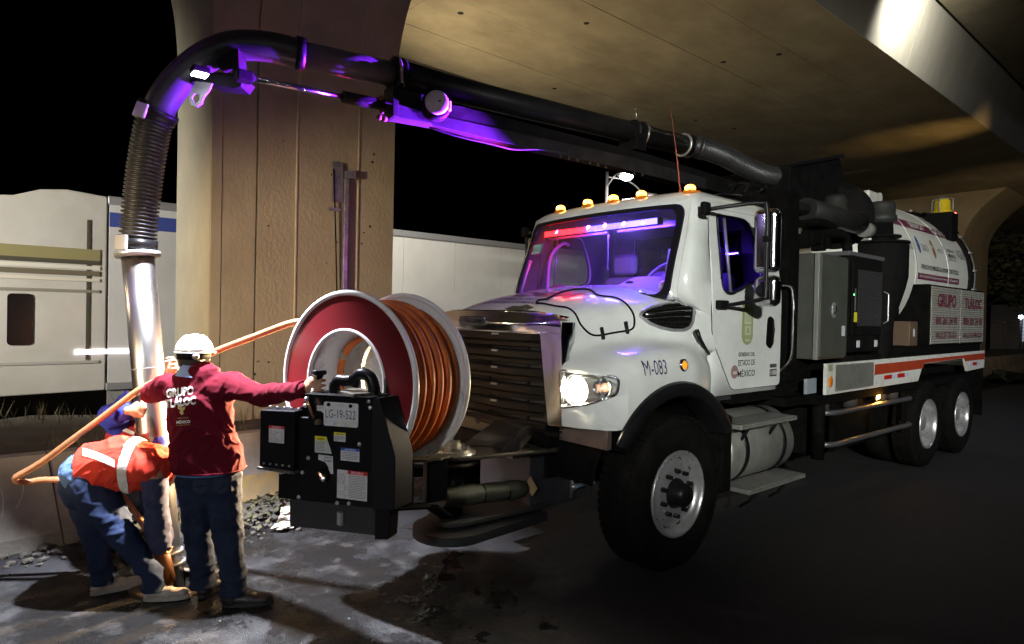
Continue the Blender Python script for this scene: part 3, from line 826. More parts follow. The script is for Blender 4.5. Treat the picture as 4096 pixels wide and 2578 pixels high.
# ------------------------------------------------------------------ box lorry passing on the other road
def roundpoly_(a, c, r=0.05):
    out = []
    for cx, cy, a0 in ((c[0]-r, c[1]-r, 0), (a[0]+r, c[1]-r, 90), (a[0]+r, a[1]+r, 180), (c[0]-r, a[1]+r, 270)):
        for i in range(5): out.append((cx+r*math.cos(R(a0+22.5*i)), cy+r*math.sin(R(a0+22.5*i))))
    return out
def lorry():
    t = thing('box_truck', 'long white box truck with blue stripe passing behind the pillar', 'truck', (-8.2, 1.5, 0))
    wbox = mat('lorry_box_white', (0.70, 0.69, 0.65), 0.35, 0, (0.58, 0.57, 0.52), 0.8, bump=0.03, bscale=2)
    X1, X0 = -7.0, -9.4
    # box body of ribbed side panels, each its own sheet
    y = -2.35
    MB().box((X0, -2.35, 0.62), (X1-0.03, 9.0, 3.28)).build('cargo_box', wbox, t)
    k = 0
    while y < 8.9:
        MB().box((X1-0.027, y+0.004, 0.66), (X1-0.004, min(9.0, y+1.215), 3.26)).build('side_panel', wbox, t)
        y += 1.22; k += 1
    tm = mat('lorry_trim', (0.55, 0.55, 0.55), 0.35, 0.6)
    MB().box((X1-0.05, -2.37, 3.25), (X1+0.03, 9.02, 3.37)).build('top_rail', tm, t, bevel=0.01)
    MB().box((X1-0.05, -2.37, 0.55), (X1+0.02, 9.02, 0.66)).build('bottom_rail', tm, t, bevel=0.01)
    MB().box((X1-0.003, -2.35, 2.93), (X1+0.005, -1.35, 3.14)).build('blue_stripe', mat('lorry_blue', (0.06, 0.09, 0.34), 0.4), t)
    MB().box((X1+0.006, -2.75, 1.08), (X1+0.016, -1.9, 1.15)).build('marker_light_trail', emis('marker_trail_glow', (0.95, 0.85, 1.0), 2.2), t)  # glowing strip that stands for the light trail of a marker lamp
    MB().box((X1-0.06, -2.35, 0.30), (X1-0.02, 5.5, 0.54)).build('side_skirt', mat('lorry_skirt', (0.30, 0.29, 0.27), 0.5), t)
    # wind deflector and cab in front
    cm = mat('lorry_cab_paint', (0.62, 0.60, 0.53), 0.35, 0, (0.52, 0.50, 0.42), 1.2, coat=0.3)
    cab = MB()
    prof = [(-2.42, 0.55), (-2.42, 3.36), (-2.9, 3.40), (-3.2, 3.36), (-3.5, 3.24), (-3.9, 3.20), (-5.0, 3.15), (-5.35, 2.9), (-5.5, 2.2), (-5.62, 1.5), (-5.62, 0.5)]
    cab.prism([(X1-0.01, a+0.045, z) for a, z in prof], (-2.36, 0, 0))
    cabo = cab.build('cab', cm, t, bevel=0.02)
    gl_ = mat('lorry_window', (0.03, 0.025, 0.035), 0.12)
    MB().prism([(X1-0.015, a, z) for a, z in ((-4.30, 1.24), (-4.30, 1.90), (-5.1, 1.90), (-5.45, 1.70), (-5.5, 1.24))], (0.012, 0, 0)).build('side_window', gl_, cabo)
    MB().prism([(X1-0.015, a, z) for a, z in roundpoly_((-3.50, 1.22), (-3.22, 1.92))], (0.017, 0, 0)).build('door_window', mat('lorry_glass_black', (0.004, 0.004, 0.004), 0.2), cabo)
    for z0, z1, c_ in ((2.42, 2.58, (0.30, 0.27, 0.12)), (2.36, 2.42, (0.08, 0.075, 0.05)), (2.29, 2.34, (0.75, 0.72, 0.6)), (2.20, 2.27, (0.16, 0.14, 0.09)), (2.12, 2.16, (0.7, 0.66, 0.52)), (1.96, 2.0, (0.28, 0.26, 0.2)), (0.95, 0.99, (0.45, 0.43, 0.38))):
        MB().box((X1-0.014, -5.35, z0), (X1+0.006, -2.46, z1)).build('trim_strip', mat('lorry_trim_%d' % int(z0*100), c_, 0.4), cabo)
    MB().box((X1-0.012, -2.62, 1.0), (X1+0.004, -2.58, 3.0)).build('door_gap', MATS['lorry_trim_236'], cabo)
    for yw in (-4.7, -1.6, 5.9, 7.1):
        w = MB().lathe((X1-0.30, yw, 0.5), (1, 0, 0), [(0.28, 0), (0.46, 0.0), (0.50, 0.04), (0.50, 0.24), (0.46, 0.28), (0.28, 0.28), (0.26, 0.2), (0.1, 0.18), (0, 0.18)], 28).build('wheel', rubber, t)
lorry()
# ================================================================== THE VACUUM TRUCK
from mathutils.geometry import tessellate_polygon
truck = thing('vacuum_truck', 'white sewer vacuum truck with black suction boom, front hose reel and purple light bar', 'truck', (0, 2.6, 0))

def lerp_t(tab, t):
    if t <= tab[0][0]: return tab[0][1]
    for (a, p), (b_, q) in zip(tab, tab[1:]):
        if t <= b_:
            k = (t-a)/(b_-a); k = k*k*(3-2*k)*0.5+k*0.5
            return p+(q-p)*k
    return tab[-1][1]
def holed(name, outer, inner, warp, material, parent, cuts=3, solid=0.012, bevel=0.0):
    """plate with an opening, given as 2d outlines, laid on a surface"""
    loops = [[Vector((a, c, 0)) for a, c in outer]] + ([[Vector((a, c, 0)) for a, c in inner]] if inner else [])
    tris = tessellate_polygon(loops)
    pts = [p for l in loops for p in l]
    bm = bmesh.new()
    vs = [bm.verts.new(p) for p in pts]
    for t in tris:
        try: bm.faces.new([vs[i] for i in t])
        except ValueError: pass
    for _ in range(cuts):
        es = [e for e in bm.edges if e.calc_length() > 0.12]
        if not es: break
        bmesh.ops.subdivide_edges(bm, edges=es, cuts=1)
        bmesh.ops.triangulate(bm, faces=bm.faces)
    for v_ in bm.verts: v_.co = warp(v_.co.x, v_.co.y)
    bmesh.ops.recalc_face_normals(bm, faces=bm.faces)
    me = bpy.data.meshes.new(name); bm.to_mesh(me); bm.free()
    me.materials.append(material)
    for p in me.polygons: p.use_smooth = True
    o = bpy.data.objects.new(name, me); COL.objects.link(o)
    if solid:
        md = o.modifiers.new('s', 'SOLIDIFY'); md.thickness = solid; md.offset = 0
    es = o.modifiers.new('e', 'EDGE_SPLIT'); es.split_angle = R(40)
    adopt(o, parent)
    return o
def rrect(x0, y0, x1, y1, r, n=6):
    out = []
    for cx, cy, a0 in ((x1-r, y1-r, 0), (x0+r, y1-r, 90), (x0+r, y0+r, 180), (x1-r, y0+r, 270)):
        for i in range(n+1):
            a = R(a0+90*i/n); out.append((cx+r*math.cos(a), cy+r*math.sin(a)))
    return out
def roundpoly(P, r, n=5):
    out = []; m_ = len(P)
    for i in range(m_):
        p, a, c = Vector(P[i]), Vector(P[i-1]), Vector(P[(i+1) % m_])
        rr = r[i] if isinstance(r, (list, tuple)) else r
        s_ = p+(a-p).normalized()*rr; e = p+(c-p).normalized()*rr
        for k in range(n+1):
            t = k/n; out.append(tuple(s_*(1-t)**2 + p*2*t*(1-t) + e*t*t))
    return out

# ---- chassis
b = MB()
for sx in (-1, 1): b.box((sx*0.43-0.045, -0.55, 0.78), (sx*0.43+0.045, 7.4, 1.04))
b.box((-0.4, 1.9, 0.8), (0.4, 2.0, 1.0)).box((-0.4, 4.0, 0.8), (0.4, 4.1, 1.0)).box((-0.5, -0.1, 0.48), (0.5, 0.1, 0.60)).box((-0.8, 5.05, 0.45), (0.8, 5.25, 0.62)).box((-0.8, 6.4, 0.45), (0.8, 6.6, 0.62))
b.cyl((0, 5.144, 0.53), (0, 6.49, 0.53), 0.16)
b.build('chassis_frame', black_matt, truck)
MB().box((-1.02, 1.78, 0.98), (1.06, 2.2, 1.06)).box((-1.15, 2.2, 0.98), (1.17, 7.3, 1.07)).build('deck_plate', black_matt, truck)

# ---- hood and fenders (one moulded shell)
def yfront(x):
    x = abs(x)
    return lerp_t([(0, -0.80), (0.72, -0.79), (0.9, -0.755), (1.05, -0.69), (1.13, -0.60), (1.165, -0.50)], x)
def hood_prof(y):
    zc = lerp_t([(-0.80, 1.775), (-0.70, 1.835), (-0.58, 1.875), (-0.4, 1.92), (-0.16, 1.965), (0.1, 2.005), (0.35, 2.04), (0.6, 2.05)], y)
    xs = lerp_t([(-0.85, 0.69), (-0.3, 0.80), (0.0, 0.88), (0.3, 0.96), (0.6, 1.01)], y)
    zf = lerp_t([(-0.82, 1.44), (-0.5, 1.54), (-0.15, 1.585), (0.15, 1.58), (0.4, 1.55), (0.62, 1.52)], y)
    xo = lerp_t([(-0.82, 1.155), (-0.45, 1.175), (0.2, 1.175), (0.45, 1.12), (0.62, 1.035)], y)
    zb = 1.03 if abs(y) > 0.52 else 0.53+math.sqrt(0.72**2-y*y)
    if y > 0.52: zb = 1.03+0.15*min(1, (y-0.52)/0.1)
    zm = (zc-0.16+zf)/2
    dp = lerp_t([(-0.85, 0.0), (-0.3, 0.01), (0.3, 0.045), (0.6, 0.055)], y)
    return [(0, zc), (0.35*xs, zc-0.004), (0.60*xs, zc-0.018), (0.80*xs, zc-0.05-dp), (0.93*xs, zc-0.085-dp*1.2), (xs+0.004, zc-0.16-dp*1.2), (xs+0.025, zm),
            (xs+0.04, zf+0.06), (xs+0.07, zf+0.012), (xs*0.5+xo*0.5+0.02, zf-0.02), (xo-0.06, zf-0.05), (xo-0.015, zf-0.11), (xo, zf-0.2), (xo, (zf-0.2+zb)/2), (xo-0.005, zb)]
ST = [-0.80, -0.785, -0.74, -0.66, -0.58, -0.5, -0.42, -0.34, -0.26, -0.18, -0.10, 0.0, 0.1, 0.2, 0.3, 0.38, 0.45, 0.52, 0.62]
def hood_pt(y, k, side=1):
    x, z = hood_prof(y)[k]
    yy = y
    f = yfront(x)
    s_ = (y+0.80)/1.42
    yy = f*(1-s_) + 0.62*s_ if y < 0.62 else 0.62
    yy = y + (f+0.80)*max(0, 1-s_*3.2)
    if y <= -0.785 and k >= 7: z -= (0.035 if y <= -0.80 else 0.012)*(1 if k < 12 else 0)
    return Vector((side*x, yy, z))
nk = 15
def hood():
    rows = []
    for y in ST:
        rows.append([hood_pt(y, k, -1) for k in range(nk-1, 0, -1)] + [hood_pt(y, k, 1) for k in range(nk)])
    b = MB(); b.grid(rows)
    # front faces of the fenders between grille and wheel arch, with the headlight pockets
    o = b.build('hood', white, truck, subs=1)
    return o
hoodo = hood()
def fender_front(side):
    # (s, z) sheet along the curved front edge, s is x
    hl = roundpoly([(0.775, 1.40), (0.79, 1.145), (1.035, 1.20), (1.13, 1.265), (1.135, 1.375)], [0.03, 0.03, 0.10, 0.03, 0.04])
    outer = [(0.70, 1.03), (0.8, 1.03), (0.9, 1.03), (1.0, 1.03), (1.08, 1.03), (1.13, 1.03), (1.155, 1.03), (1.155, 1.25), (1.15, 1.36), (1.10, 1.385), (1.0, 1.40), (0.9, 1.41), (0.8, 1.42), (0.72, 1.43), (0.70, 1.43)]
    def wp(x, z): return Vector((side*x, yfront(x)+0.0+0.02*max(0, 1.18-z), z))
    pl = holed('fender_front', outer, hl, wp, white, hoodo, solid=0.01)
    return hl, wp
for side in (1, -1):
    hl, wp = fender_front(side)
    hp = MB()
    # chrome bezel, reflector bowls, lens
    bz = MB().tube([wp(a, c)+Vector((0, -0.004, 0)) for a, c in hl], 0.009, 8, closed=True).build('headlight', chrome, truck)
    bk = MB(); c0 = Vector((side*0.95, -0.60, 1.28))
    ring1 = [wp(a, c)+Vector((0, 0.0, 0)) for a, c in hl]; ring2 = [p.lerp(c0, 0.35)+Vector((0, 0.05, 0)) for p in ring1]
    n_ = len(ring1)
    bk.add(ring1+ring2, [(i, (i+1) % n_, n_+(i+1) % n_, n_+i) for i in range(n_)]); bk.add(ring2, [tuple(range(n_))])
    bk.build('reflector_housing', mat('reflector_silver', (0.85, 0.82, 0.76), 0.3, 0.85), bz)
    for k, (x, r_, zz) in enumerate(((0.880, 0.098, 1.272), (1.052, 0.062, 1.30))):
        c = wp(x, zz)+Vector((0, 0.02, 0))
        d = Vector((side*0.15, -1, 0)).normalized()
        MB().lathe(c-d*0.06, d, [(0.0, 0), (r_*0.45, 0.008), (r_*0.8, 0.03), (r_, 0.062), (r_+0.008, 0.064), (r_+0.008, 0.055)], 32).build('reflector_bowl', chrome, bz)
        if k == 0:
            MB().sphere(c-d*0.02, 0.062, (1, 0.6, 1)).build('bulb', emis('headlight_bulb', (1.0, 0.90, 0.68), 260), bz)
            lamp('headlight_glow', 'SPOT', c+d*0.05, 60, (1.0, 0.88, 0.62), 0.01, c-d, 160, 0.3)
        else:
            MB().sphere(c-d*0.035, 0.018).build('bulb', emis('turn_bulb', (1.0, 0.55, 0.3), 1.5), bz)
    rows = []
    holed('lens', hl, None, lambda x, z: wp(x, z)+Vector((0, -0.006, 0)), lens_glass, bz, solid=0)
    lamp('headlight_beam', 'SPOT', wp(0.875, 1.275)+Vector((0, -0.03, 0)), 22 if side == 1 else 5200, (1.0, 0.66, 0.32), 0.05,
         (-0.25, -2.75, 1.15) if side == -1 else (1.0, -6, 0.2), 62 if side == -1 else 60, 0.9)

# wheel-arch flare
for side in (1, -1):
    b = MB(); rows = []
    for i in range(25):
        a = R(32+116*i/24)
        cy, cz = 0, 0.53
        f = lambda rr, x: Vector((side*x, -rr*math.cos(a), cz+rr*math.sin(a)))
        rows.append([f(0.675, 1.00), f(0.68, 1.19), f(0.70, 1.215), f(0.74, 1.218), f(0.775, 1.205), f(0.79, 1.175), f(0.76, 1.16)])
    b.grid(rows); b.build('wheel_arch_flare', black_gloss, truck)
    b = MB(); rows = []
    for i in range(19):
        a = R(10+160*i/18); rows.append([Vector((side*x, -0.69*math.cos(a), 0.53+0.69*math.sin(a))) for x in (0.55, 1.0)])
    b.grid(rows); b.build('inner_fender', black_matt, truck)
for _x in (0.66, -1.10): MB().box((_x, -0.66, 0.90), (_x+0.44, -0.62, 1.025)).build('bumper_bracket', mat('dusty_brown_steel', (0.14, 0.10, 0.085), 0.7, 0.1, (0.08, 0.06, 0.05), 9), truck)

# grille: chrome surround, louvres, chrome clips
GY = -0.885
def ysur(x): return GY + 0.10*(abs(x)/0.76)**2.5
b = MB()
outer = roundpoly([(-0.80, 1.02), (-0.78, 1.745), (-0.5, 1.785), (0.5, 1.785), (0.78, 1.745), (0.80, 1.02), (0.70, 1.02), (0.625, 1.645), (-0.625, 1.645), (-0.70, 1.02)], [0.01, 0.10, 0.1, 0.1, 0.10, 0.01, 0.01, 0.03, 0.03, 0.01])
sur = holed('grille_surround', outer, None, lambda x, z: Vector((x, ysur(x)+(0.05*max(0, z-1.70)/0.08 if z > 1.70 else 0), z)), chrome, truck, solid=0.02)
rows = []
for z, in_ in ((1.02, 0), (1.3, 0), (1.6, 0), (1.70, 0.0)):
    pass
for side in (1, -1):   # cheeks that return to the hood
    b = MB()
    P = []
    for z in (1.02, 1.2, 1.4, 1.6, 1.72):
        x = 0.80-0.02*(z-1.02)/0.72
        P.append([Vector((side*x, ysur(x), z)), Vector((side*(x+0.02), ysur(x)+0.05, z)), Vector((side*(x-0.03 if z > 1.45 else x), -0.62 if z > 1.45 else -0.77, z))])
    b.grid(P); b.build('surround_cheek', chrome, sur)
b = MB(); P = []
for i in range(13):
    x = -0.78+1.56*i/12
    zt = 1.745+0.04*min(1, (0.78-abs(x))/0.28)
    P.append([Vector((x, ysur(x)+0.05, zt)), Vector((x, ysur(x)+0.075, zt+0.012)), Vector((x*0.95, -0.77, zt+0.0))])
b.grid(P); b.build('surround_top', chrome, sur)
# oval name badge
bd = MB().prism(rp := [Vector((-0.07+a, GY-0.012, 1.712+c)) for a, c in rrect(-0.175, -0.036, 0.175, 0.036, 0.035)], (0, 0.012, 0)).build('name_badge', chrome, sur, bevel=0.004)
MB().prism([Vector((-0.07+a, GY-0.0145, 1.712+c)) for a, c in rrect(-0.165, -0.028, 0.165, 0.028, 0.028)], (0, 0.002, 0)).build('badge_field', mat('badge_field_dark', (0.05, 0.05, 0.06), 0.3), bd)
letters('lettering', 'FREIGHTLINER', chrome, (-0.07, GY-0.019, 1.712), (1, 0, 0), (0, 0, 1), 0.29, 0.034, bd, bold=0.02)
gr = MB().box((-0.66, -0.74, 1.0), (0.66, -0.70, 1.68)).build('grille', mat('grille_mesh_dark', (0.010, 0.010, 0.010), 0.7), truck)
sl_m = mat('grille_slat_grey', (0.008, 0.0072, 0.0068), 0.6, 0, (0.005, 0.0047, 0.0044), 8, spec=0.1)
clipm = mat('grille_clip', (0.75, 0.72, 0.66), 0.3, 0.6)
for k in range(6):
    z = 1.632-0.1235*k
    for kind in (0, 1):
        zz = z-(0.0 if kind == 0 else 0.062); tall = 0.046 if kind == 0 else 0.030
        hw = (0.60 if kind == 0 else 0.655)+0.03*(1.64-z)/0.6
        P = []
        for i in range(13):
            x = -hw+2*hw*i/12
            y0 = ysur(x)+(0.040 if kind == 0 else 0.085)+(0.02*(abs(x)/hw)**8)
            P.append([Vector((x, y0+0.05, zz+0.004)), Vector((x, y0+0.006, zz)), Vector((x, y0, zz-0.008)), Vector((x, y0+0.004, zz-tall)), Vector((x, y0+0.055, zz-tall-0.012))])
        MB().grid(P, smooth=False).build('grille_slat', sl_m, gr, solid=0.005)
    if k < 5:
        MB().box((0.12, ysur(0.15)+0.028, z-0.016), (0.19, ysur(0.15)+0.041, z-0.002)).build('grille_clip', clipm, gr)
for x in (-0.42, 0.0, 0.42):
    MB().box((x-0.008, ysur(x)+0.11, 0.98), (x+0.008, ysur(x)+0.125, 1.62)).build('grille_rib', black_matt, gr)

# air intake vents on the hood sides
VP_ = [(1504, 744), (1509, 733), (1530, 722), (1570, 714), (1606, 709), (1622, 709), (1630, 716), (1631, 735), (1628, 756), (1621, 770), (1606, 777), (1580, 777), (1552, 771), (1527, 761)]
_hb = bvh_of(hoodo)
def dens(P, k=5):
    q = bez([Vector((a, c, 0)) for a, c in P], k*(len(P)-1)); return [(p.x, p.y) for p in q]
def vpt(px, py, lift=0.006):
    d = (at(px, py, 1)-CAM_POS).normalized(); h = _hb.ray_cast(CAM_POS, d)
    p = h[0]; p.x += lift; return p
def vmir(ps, side): return [Vector((side*p.x, p.y, p.z)) for p in ps]
_vo = [vpt(a, c) for a, c in roundpoly(VP_, 3.0, 2)]
for side in (1, -1):
    fr_ = MB().tube(vmir(_vo, side), 0.012, 8, closed=True).build('air_vent', alu, hoodo)
    top_ = [(1504, 741), (1509, 733), (1530, 722), (1570, 714), (1606, 709), (1622, 709), (1631, 722)]
    bot_ = [(1504, 744), (1512, 752), (1530, 763), (1562, 774), (1600, 777), (1619, 771), (1630, 745)]
    top2, bot2 = dens(top_, 3), dens(bot_, 3)
    MB().grid([vmir([vpt(a[0]+(c[0]-a[0])*q/6, a[1]+(c[1]-a[1])*q/6, 0.003) for a, c in zip(top2, bot2)], side) for q in range(7)]).build('vent_recess', black_matt, fr_)
    for (xa, xb, yy, sl_, rr, mt_) in ((1545, 1615, 722, -2, 0.005, black_gloss), (1518, 1618, 733, -3, 0.006, black_gloss), (1514, 1621, 743, -3, 0.010, chrome), (1514, 1620, 752, -1.5, 0.006, chrome), (1534, 1626, 761, 0, 0.004, black_gloss), (1548, 1620, 769, 1, 0.004, black_gloss)):
        P = vmir([vpt(xa+(xb-xa)*i/6, yy+sl_*i/6*3-3, 0.009) for i in range(7)], side)
        MB().tube(P, rr, 8).build('vent_louvre', mt_, fr_)
    for i in range(12):
        xx = 1552+i*6
        MB().tube(vmir([vpt(xx, 755, 0.007), vpt(xx+1, 772, 0.007)], side), 0.0025, 4).build('vent_rib', black_gloss, fr_)
# fender to cowl brace below the vent
for side in (1, -1):
    P = [on_x(1638, 776, 1.075), on_x(1645, 797, 1.085), on_x(1656, 815, 1.085), on_x(1668, 834, 1.07)]
    bb_ = MB().tube([Vector((side*p.x, p.y, p.z)) for p in P], 0.013, 8, rfun=lambda i: (0.018, 0.016, 0.012, 0.009)[i]).build('hood_strut', black_gloss, truck)
# rubber hood latches: cable loop over the hood as in a bungee
LP = [(1285, 706), (1320, 690), (1355, 683), (1387, 684), (1407, 697), (1445, 702), (1470, 715), (1488, 740), (1490, 765), (1478, 778)]
hbvh = bvh_of(hoodo)
def on_hood(px, py, lift=0.006):
    o = CAM_POS; d = (at(px, py, 1)-o).normalized()
    h = hbvh.ray_cast(o, d)
    return h[0]+h[1]*lift if h[0] is not None else None
def run_hood(pts, r, name, material, parent, lift=0.006):
    q = [p for p in (on_hood(a, c, lift) for a, c in pts) if p is not None]
    return MB().tube(bez(q, 60), r, 8).build(name, material, parent)
def dens(P, k=5):
    q = bez([Vector((a, c, 0)) for a, c in P], k*(len(P)-1)); return [(p.x, p.y) for p in q]
run_hood(dens([(1285, 706), (1268, 709), (1262, 715), (1280, 717), (1305, 722), (1335, 727), (1352, 740), (1365, 765), (1385, 785), (1405, 790), (1440, 784), (1480, 777), (1490, 765), (1488, 740), (1470, 715), (1445, 702), (1407, 697), (1387, 684), (1355, 683), (1320, 690), (1285, 706)], 4), 0.007, 'bug_screen_cord', black, hoodo, 0.008)
for a, c in ((1415, 788), (1472, 775)):
    q = on_hood(a, c, 0.012); q2 = on_hood(a-3, c-17, 0.012); q3 = on_hood(a+2, c+12, 0.012)
    MB().tube([q2, q, q3], 0.014, 6).build('hood_latch', black_gloss, hoodo)
# lettering on the hood: laid on the curved top
def on_top(u_, v_, o=(0, 0), ang=0, side=0):
    pass
def hood_letters(s_, cx, cy, w, h, material, bold=0.02):
    # u runs towards +x (driver side), text read from the front: up = +y
    def wp_(a, c):
        x = cx+a; y = cy+c
        hit = hbvh.ray_cast(Vector((x, y, 3)), Vector((0, 0, -1)))
        return Vector((x, y, (hit[0].z if hit[0] is not None else 1.9)+0.003))
    letters('lettering', s_, material, (0, 0, 0), (1, 0, 0), (0, 1, 0), w, h, hoodo, warp=wp_, bold=bold, cut=2)
hood_letters('CAEM', 0.12, -0.32, 0.68, 0.22, ink_purple, 0.03)
hood_letters('COMISIÓN DEL AGUA', 0.09, -0.51, 0.58, 0.065, ink_purple, 0.01)
hood_letters('DEL ESTADO DE MÉXICO', 0.06, -0.605, 0.64, 0.06, ink_purple, 0.01)
b = MB()   # dark emblem by the lettering
em = [(-0.16, -0.09), (0.0, -0.11), (0.14, -0.06), (0.17, 0.04), (0.02, 0.10), (0.0, 0.02), (-0.12, 0.03)]
P = []
for a, c in em:
    x, y = 0.26+a*0.8, -0.70+c*0.5
    hit = hbvh.ray_cast(Vector((x, y, 3)), Vector((0, 0, -1))); P.append(Vector((x, y, hit[0].z+0.003)))
b.add(P, [tuple(range(len(P)))]); b.build('emblem', mat('dark_olive_print', (0.04, 0.045, 0.03), 0.4), hoodo)
# fender number, side marker
def proj_letters(s_, px, py, wpx, hpx, slope, material, bvh_, parent, lift=0.004, bold=0.02, name='lettering', cut=1):
    o = CAM_POS
    def wp_(a, c):
        d = (at(px+a, py+slope*a-c, 1)-o).normalized()
        h = bvh_.ray_cast(o, d)
        return h[0]+h[1]*lift*(1 if h[1].dot(d) < 0 else -1)
    return letters(name, s_, material, (0, 0, 0), (1, 0, 0), (0, 0, 1), wpx, hpx, parent, warp=wp_, bold=bold, cut=cut)
def fender_letters():
    def wp_(a, c):
        y = -0.26+a; z = 1.425+c
        hit = hbvh.ray_cast(Vector((3, y, z)), Vector((-1, 0, 0)))
        return hit[0]+Vector((0.003, 0, 0))
    letters('lettering', 'M-083', mat('navy_lettering', (0.02, 0.02, 0.09), 0.4), (0, 0, 0), (0, 1, 0), (0, 0, 1), 0.24, 0.10, hoodo, warp=wp_, bold=0.0, cut=1)
fender_letters()
hit = hbvh.ray_cast(Vector((3, 0.055, 1.43)), Vector((-1, 0, 0)))[0]
MB().lathe(hit, (1, 0, 0.1), [(0.046, 0.0), (0.046, 0.012), (0.036, 0.018)], 28).build('side_marker_ring', chrome, hoodo)
MB().sphere(hit+Vector((0.008, 0, 0)), 0.036, (0.5, 1, 0.8)).build('side_marker', emis('side_marker_glow', (1.0, 0.4, 0.03), 0.6, (0.8, 0.25, 0.02)), hoodo)

# ---- cab
def xw(z): return lerp_t([(1.1, 1.03), (1.95, 1.03), (2.66, 0.955), (2.76, 0.90), (2.82, 0.78)], z)
def ycor(z): return lerp_t([(1.1, 0.60), (1.80, 0.58), (1.88, 0.36), (1.93, 0.27), (2.68, 0.50), (2.76, 0.56), (2.80, 0.70), (2.84, 0.95)], z)
def yfr(x, z): return ycor(z) - 0.13*(1-min(1, abs(x)/0.97)**2)
YB = 1.72
ZS = [1.15, 1.4, 1.7, 1.80, 1.88, 1.99, 2.15, 2.3, 2.45, 2.61, 2.69, 2.74, 2.775, 2.80, 2.815]
def cab():
    rings = []
    for z in ZS:
        w = xw(z) if z < 2.72 else xw(z)
        c = 0.07
        pts = []
        for i in range(17):
            x = (w-c)*(i/8-1); pts.append((x, yfr(x, z)))
        yc = yfr(w-c, z)
        pts += [(w-c*0.3, yc+c*0.3), (w, yc+c)]
        ys = [0.78, 0.95, 1.1, 1.25, 1.40, 1.52, YB-0.08]
        pts += [(w, max(y_, yc+c+0.01*(i+1))) for i, y_ in enumerate(ys)]
        pts += [(w-0.02, YB-0.02), (w-0.08, YB)]
        pts += [(x*(w-0.08)/3.5, YB) for x in (2.5, 1.5, 0.5, -0.5, -1.5, -2.5)]
        half = pts[17:28]
        pts += [(-a, c_) for a, c_ in reversed(half)]
        rings.append([Vector((a, c_, z)) for a, c_ in pts])
    n = len(rings[0])
    b = MB(); vs = [p for r in rings for p in r]
    fs = []
    for k in range(len(ZS)-1):
        for i in range(n):
            j = (i+1) % n
            mid = (rings[k][i]+rings[k][j]+rings[k+1][i]+rings[k+1][j])/4
            if 1.88 < mid.z < 2.69 and mid.y < 0.62 and abs(mid.x) < 0.86: continue      # windscreen
            if 1.99 < mid.z < 2.61 and 0.72 < mid.y < 1.40 and abs(mid.x) > 0.9: continue  # side windows
            if 1.99 < mid.z < 2.61 and mid.y > 1.7 and abs(mid.x) < 0.62: continue         # rear window
            fs.append((k*n+i, k*n+j, (k+1)*n+j, (k+1)*n+i))
    b.add(vs, fs, True)
    b.add(rings[-1], [tuple(range(n))], True)
    o = b.build('cab', white, truck)
    es = o.modifiers.new('e', 'EDGE_SPLIT'); es.split_angle = R(50)
    o.data.materials.append(lining)
    md = o.modifiers.new('s', 'SOLIDIFY'); md.thickness = 0.02; md.offset = -1; md.material_offset = 1; md.material_offset_rim = 0
    return o
lining = mat('cab_lining', (0.055, 0.053, 0.060), 0.8, bump=0.1, bscale=60)
cabo = cab()
# windscreen surround plate, seal, glass
wsh = roundpoly([(-0.905, 1.90), (0.905, 1.90), (0.875, 2.665), (-0.875, 2.665)], [0.10, 0.10, 0.10, 0.10], 8)
wso = [(-0.955, 1.86), (0.955, 1.86), (0.945, 2.1), (0.93, 2.3), (0.915, 2.5), (0.90, 2.71), (0.5, 2.725), (0, 2.73), (-0.5, 2.725), (-0.90, 2.71), (-0.915, 2.5), (-0.93, 2.3), (-0.945, 2.1)]
wf = lambda x, z: Vector((x, yfr(x, z)-0.006, z))
holed('windscreen_frame', wso, wsh, wf, white, cabo, cuts=4, solid=0.008)
sealp = roundpoly([(-0.90, 1.905), (0.90, 1.905), (0.87, 2.66), (-0.87, 2.66)], [0.11]*4, 8)
inner = roundpoly([(-0.855, 1.94), (0.855, 1.94), (0.825, 2.628), (-0.825, 2.628)], [0.10]*4, 8)
holed('windscreen_seal', wsh, inner, lambda x, z: Vector((x, yfr(x, z)-0.016, z)), black_gloss, cabo, cuts=4, solid=0.016)
holed('windscreen', sealp, None, lambda x, z: Vector((x, yfr(x, z)-0.004, z)), glass_clear, cabo, cuts=4, solid=0)
# small plate sticker at the far upper corner of the glass
stk = lambda a, c: Vector((-0.72+a, yfr(-0.72+a, 2.40+c)-0.018, 2.40+c))
stp = decal('permit_sticker', [[(-0.085, -0.045), (0.085, -0.045), (0.085, 0.05), (-0.085, 0.05)]], mat('pale_teal_sticker', (0.45, 0.60, 0.56), 0.4), stk, cabo)
decal('sticker_edge', [[(0.055, -0.045), (0.084, -0.045), (0.084, 0.049), (0.055, 0.049)]], mat('teal_sticker', (0.05, 0.5, 0.42), 0.4), lambda a, c: stk(a, c)+Vector((0, -0.002, 0)), stp)
letters('lettering', 'LG-19-522', mat('dark_teal_ink', (0.05, 0.12, 0.12), 0.5), (0, 0, 0), (1, 0, 0), (0, 0, 1), 0.125, 0.035, stp, warp=lambda a, c: stk(a-0.015, c)+Vector((0, -0.004, 0)))
# wipers
for x0, x1 in ((-0.55, 0.05), (0.12, 0.72)):
    MB().tube([(x0, yfr(x0, 1.93)-0.03, 1.925), (x0+0.2, yfr(x0+0.2, 1.98)-0.03, 1.965), (x1, yfr(x1, 1.96)-0.03, 1.945)], 0.007, 6).build('wiper', black, cabo)
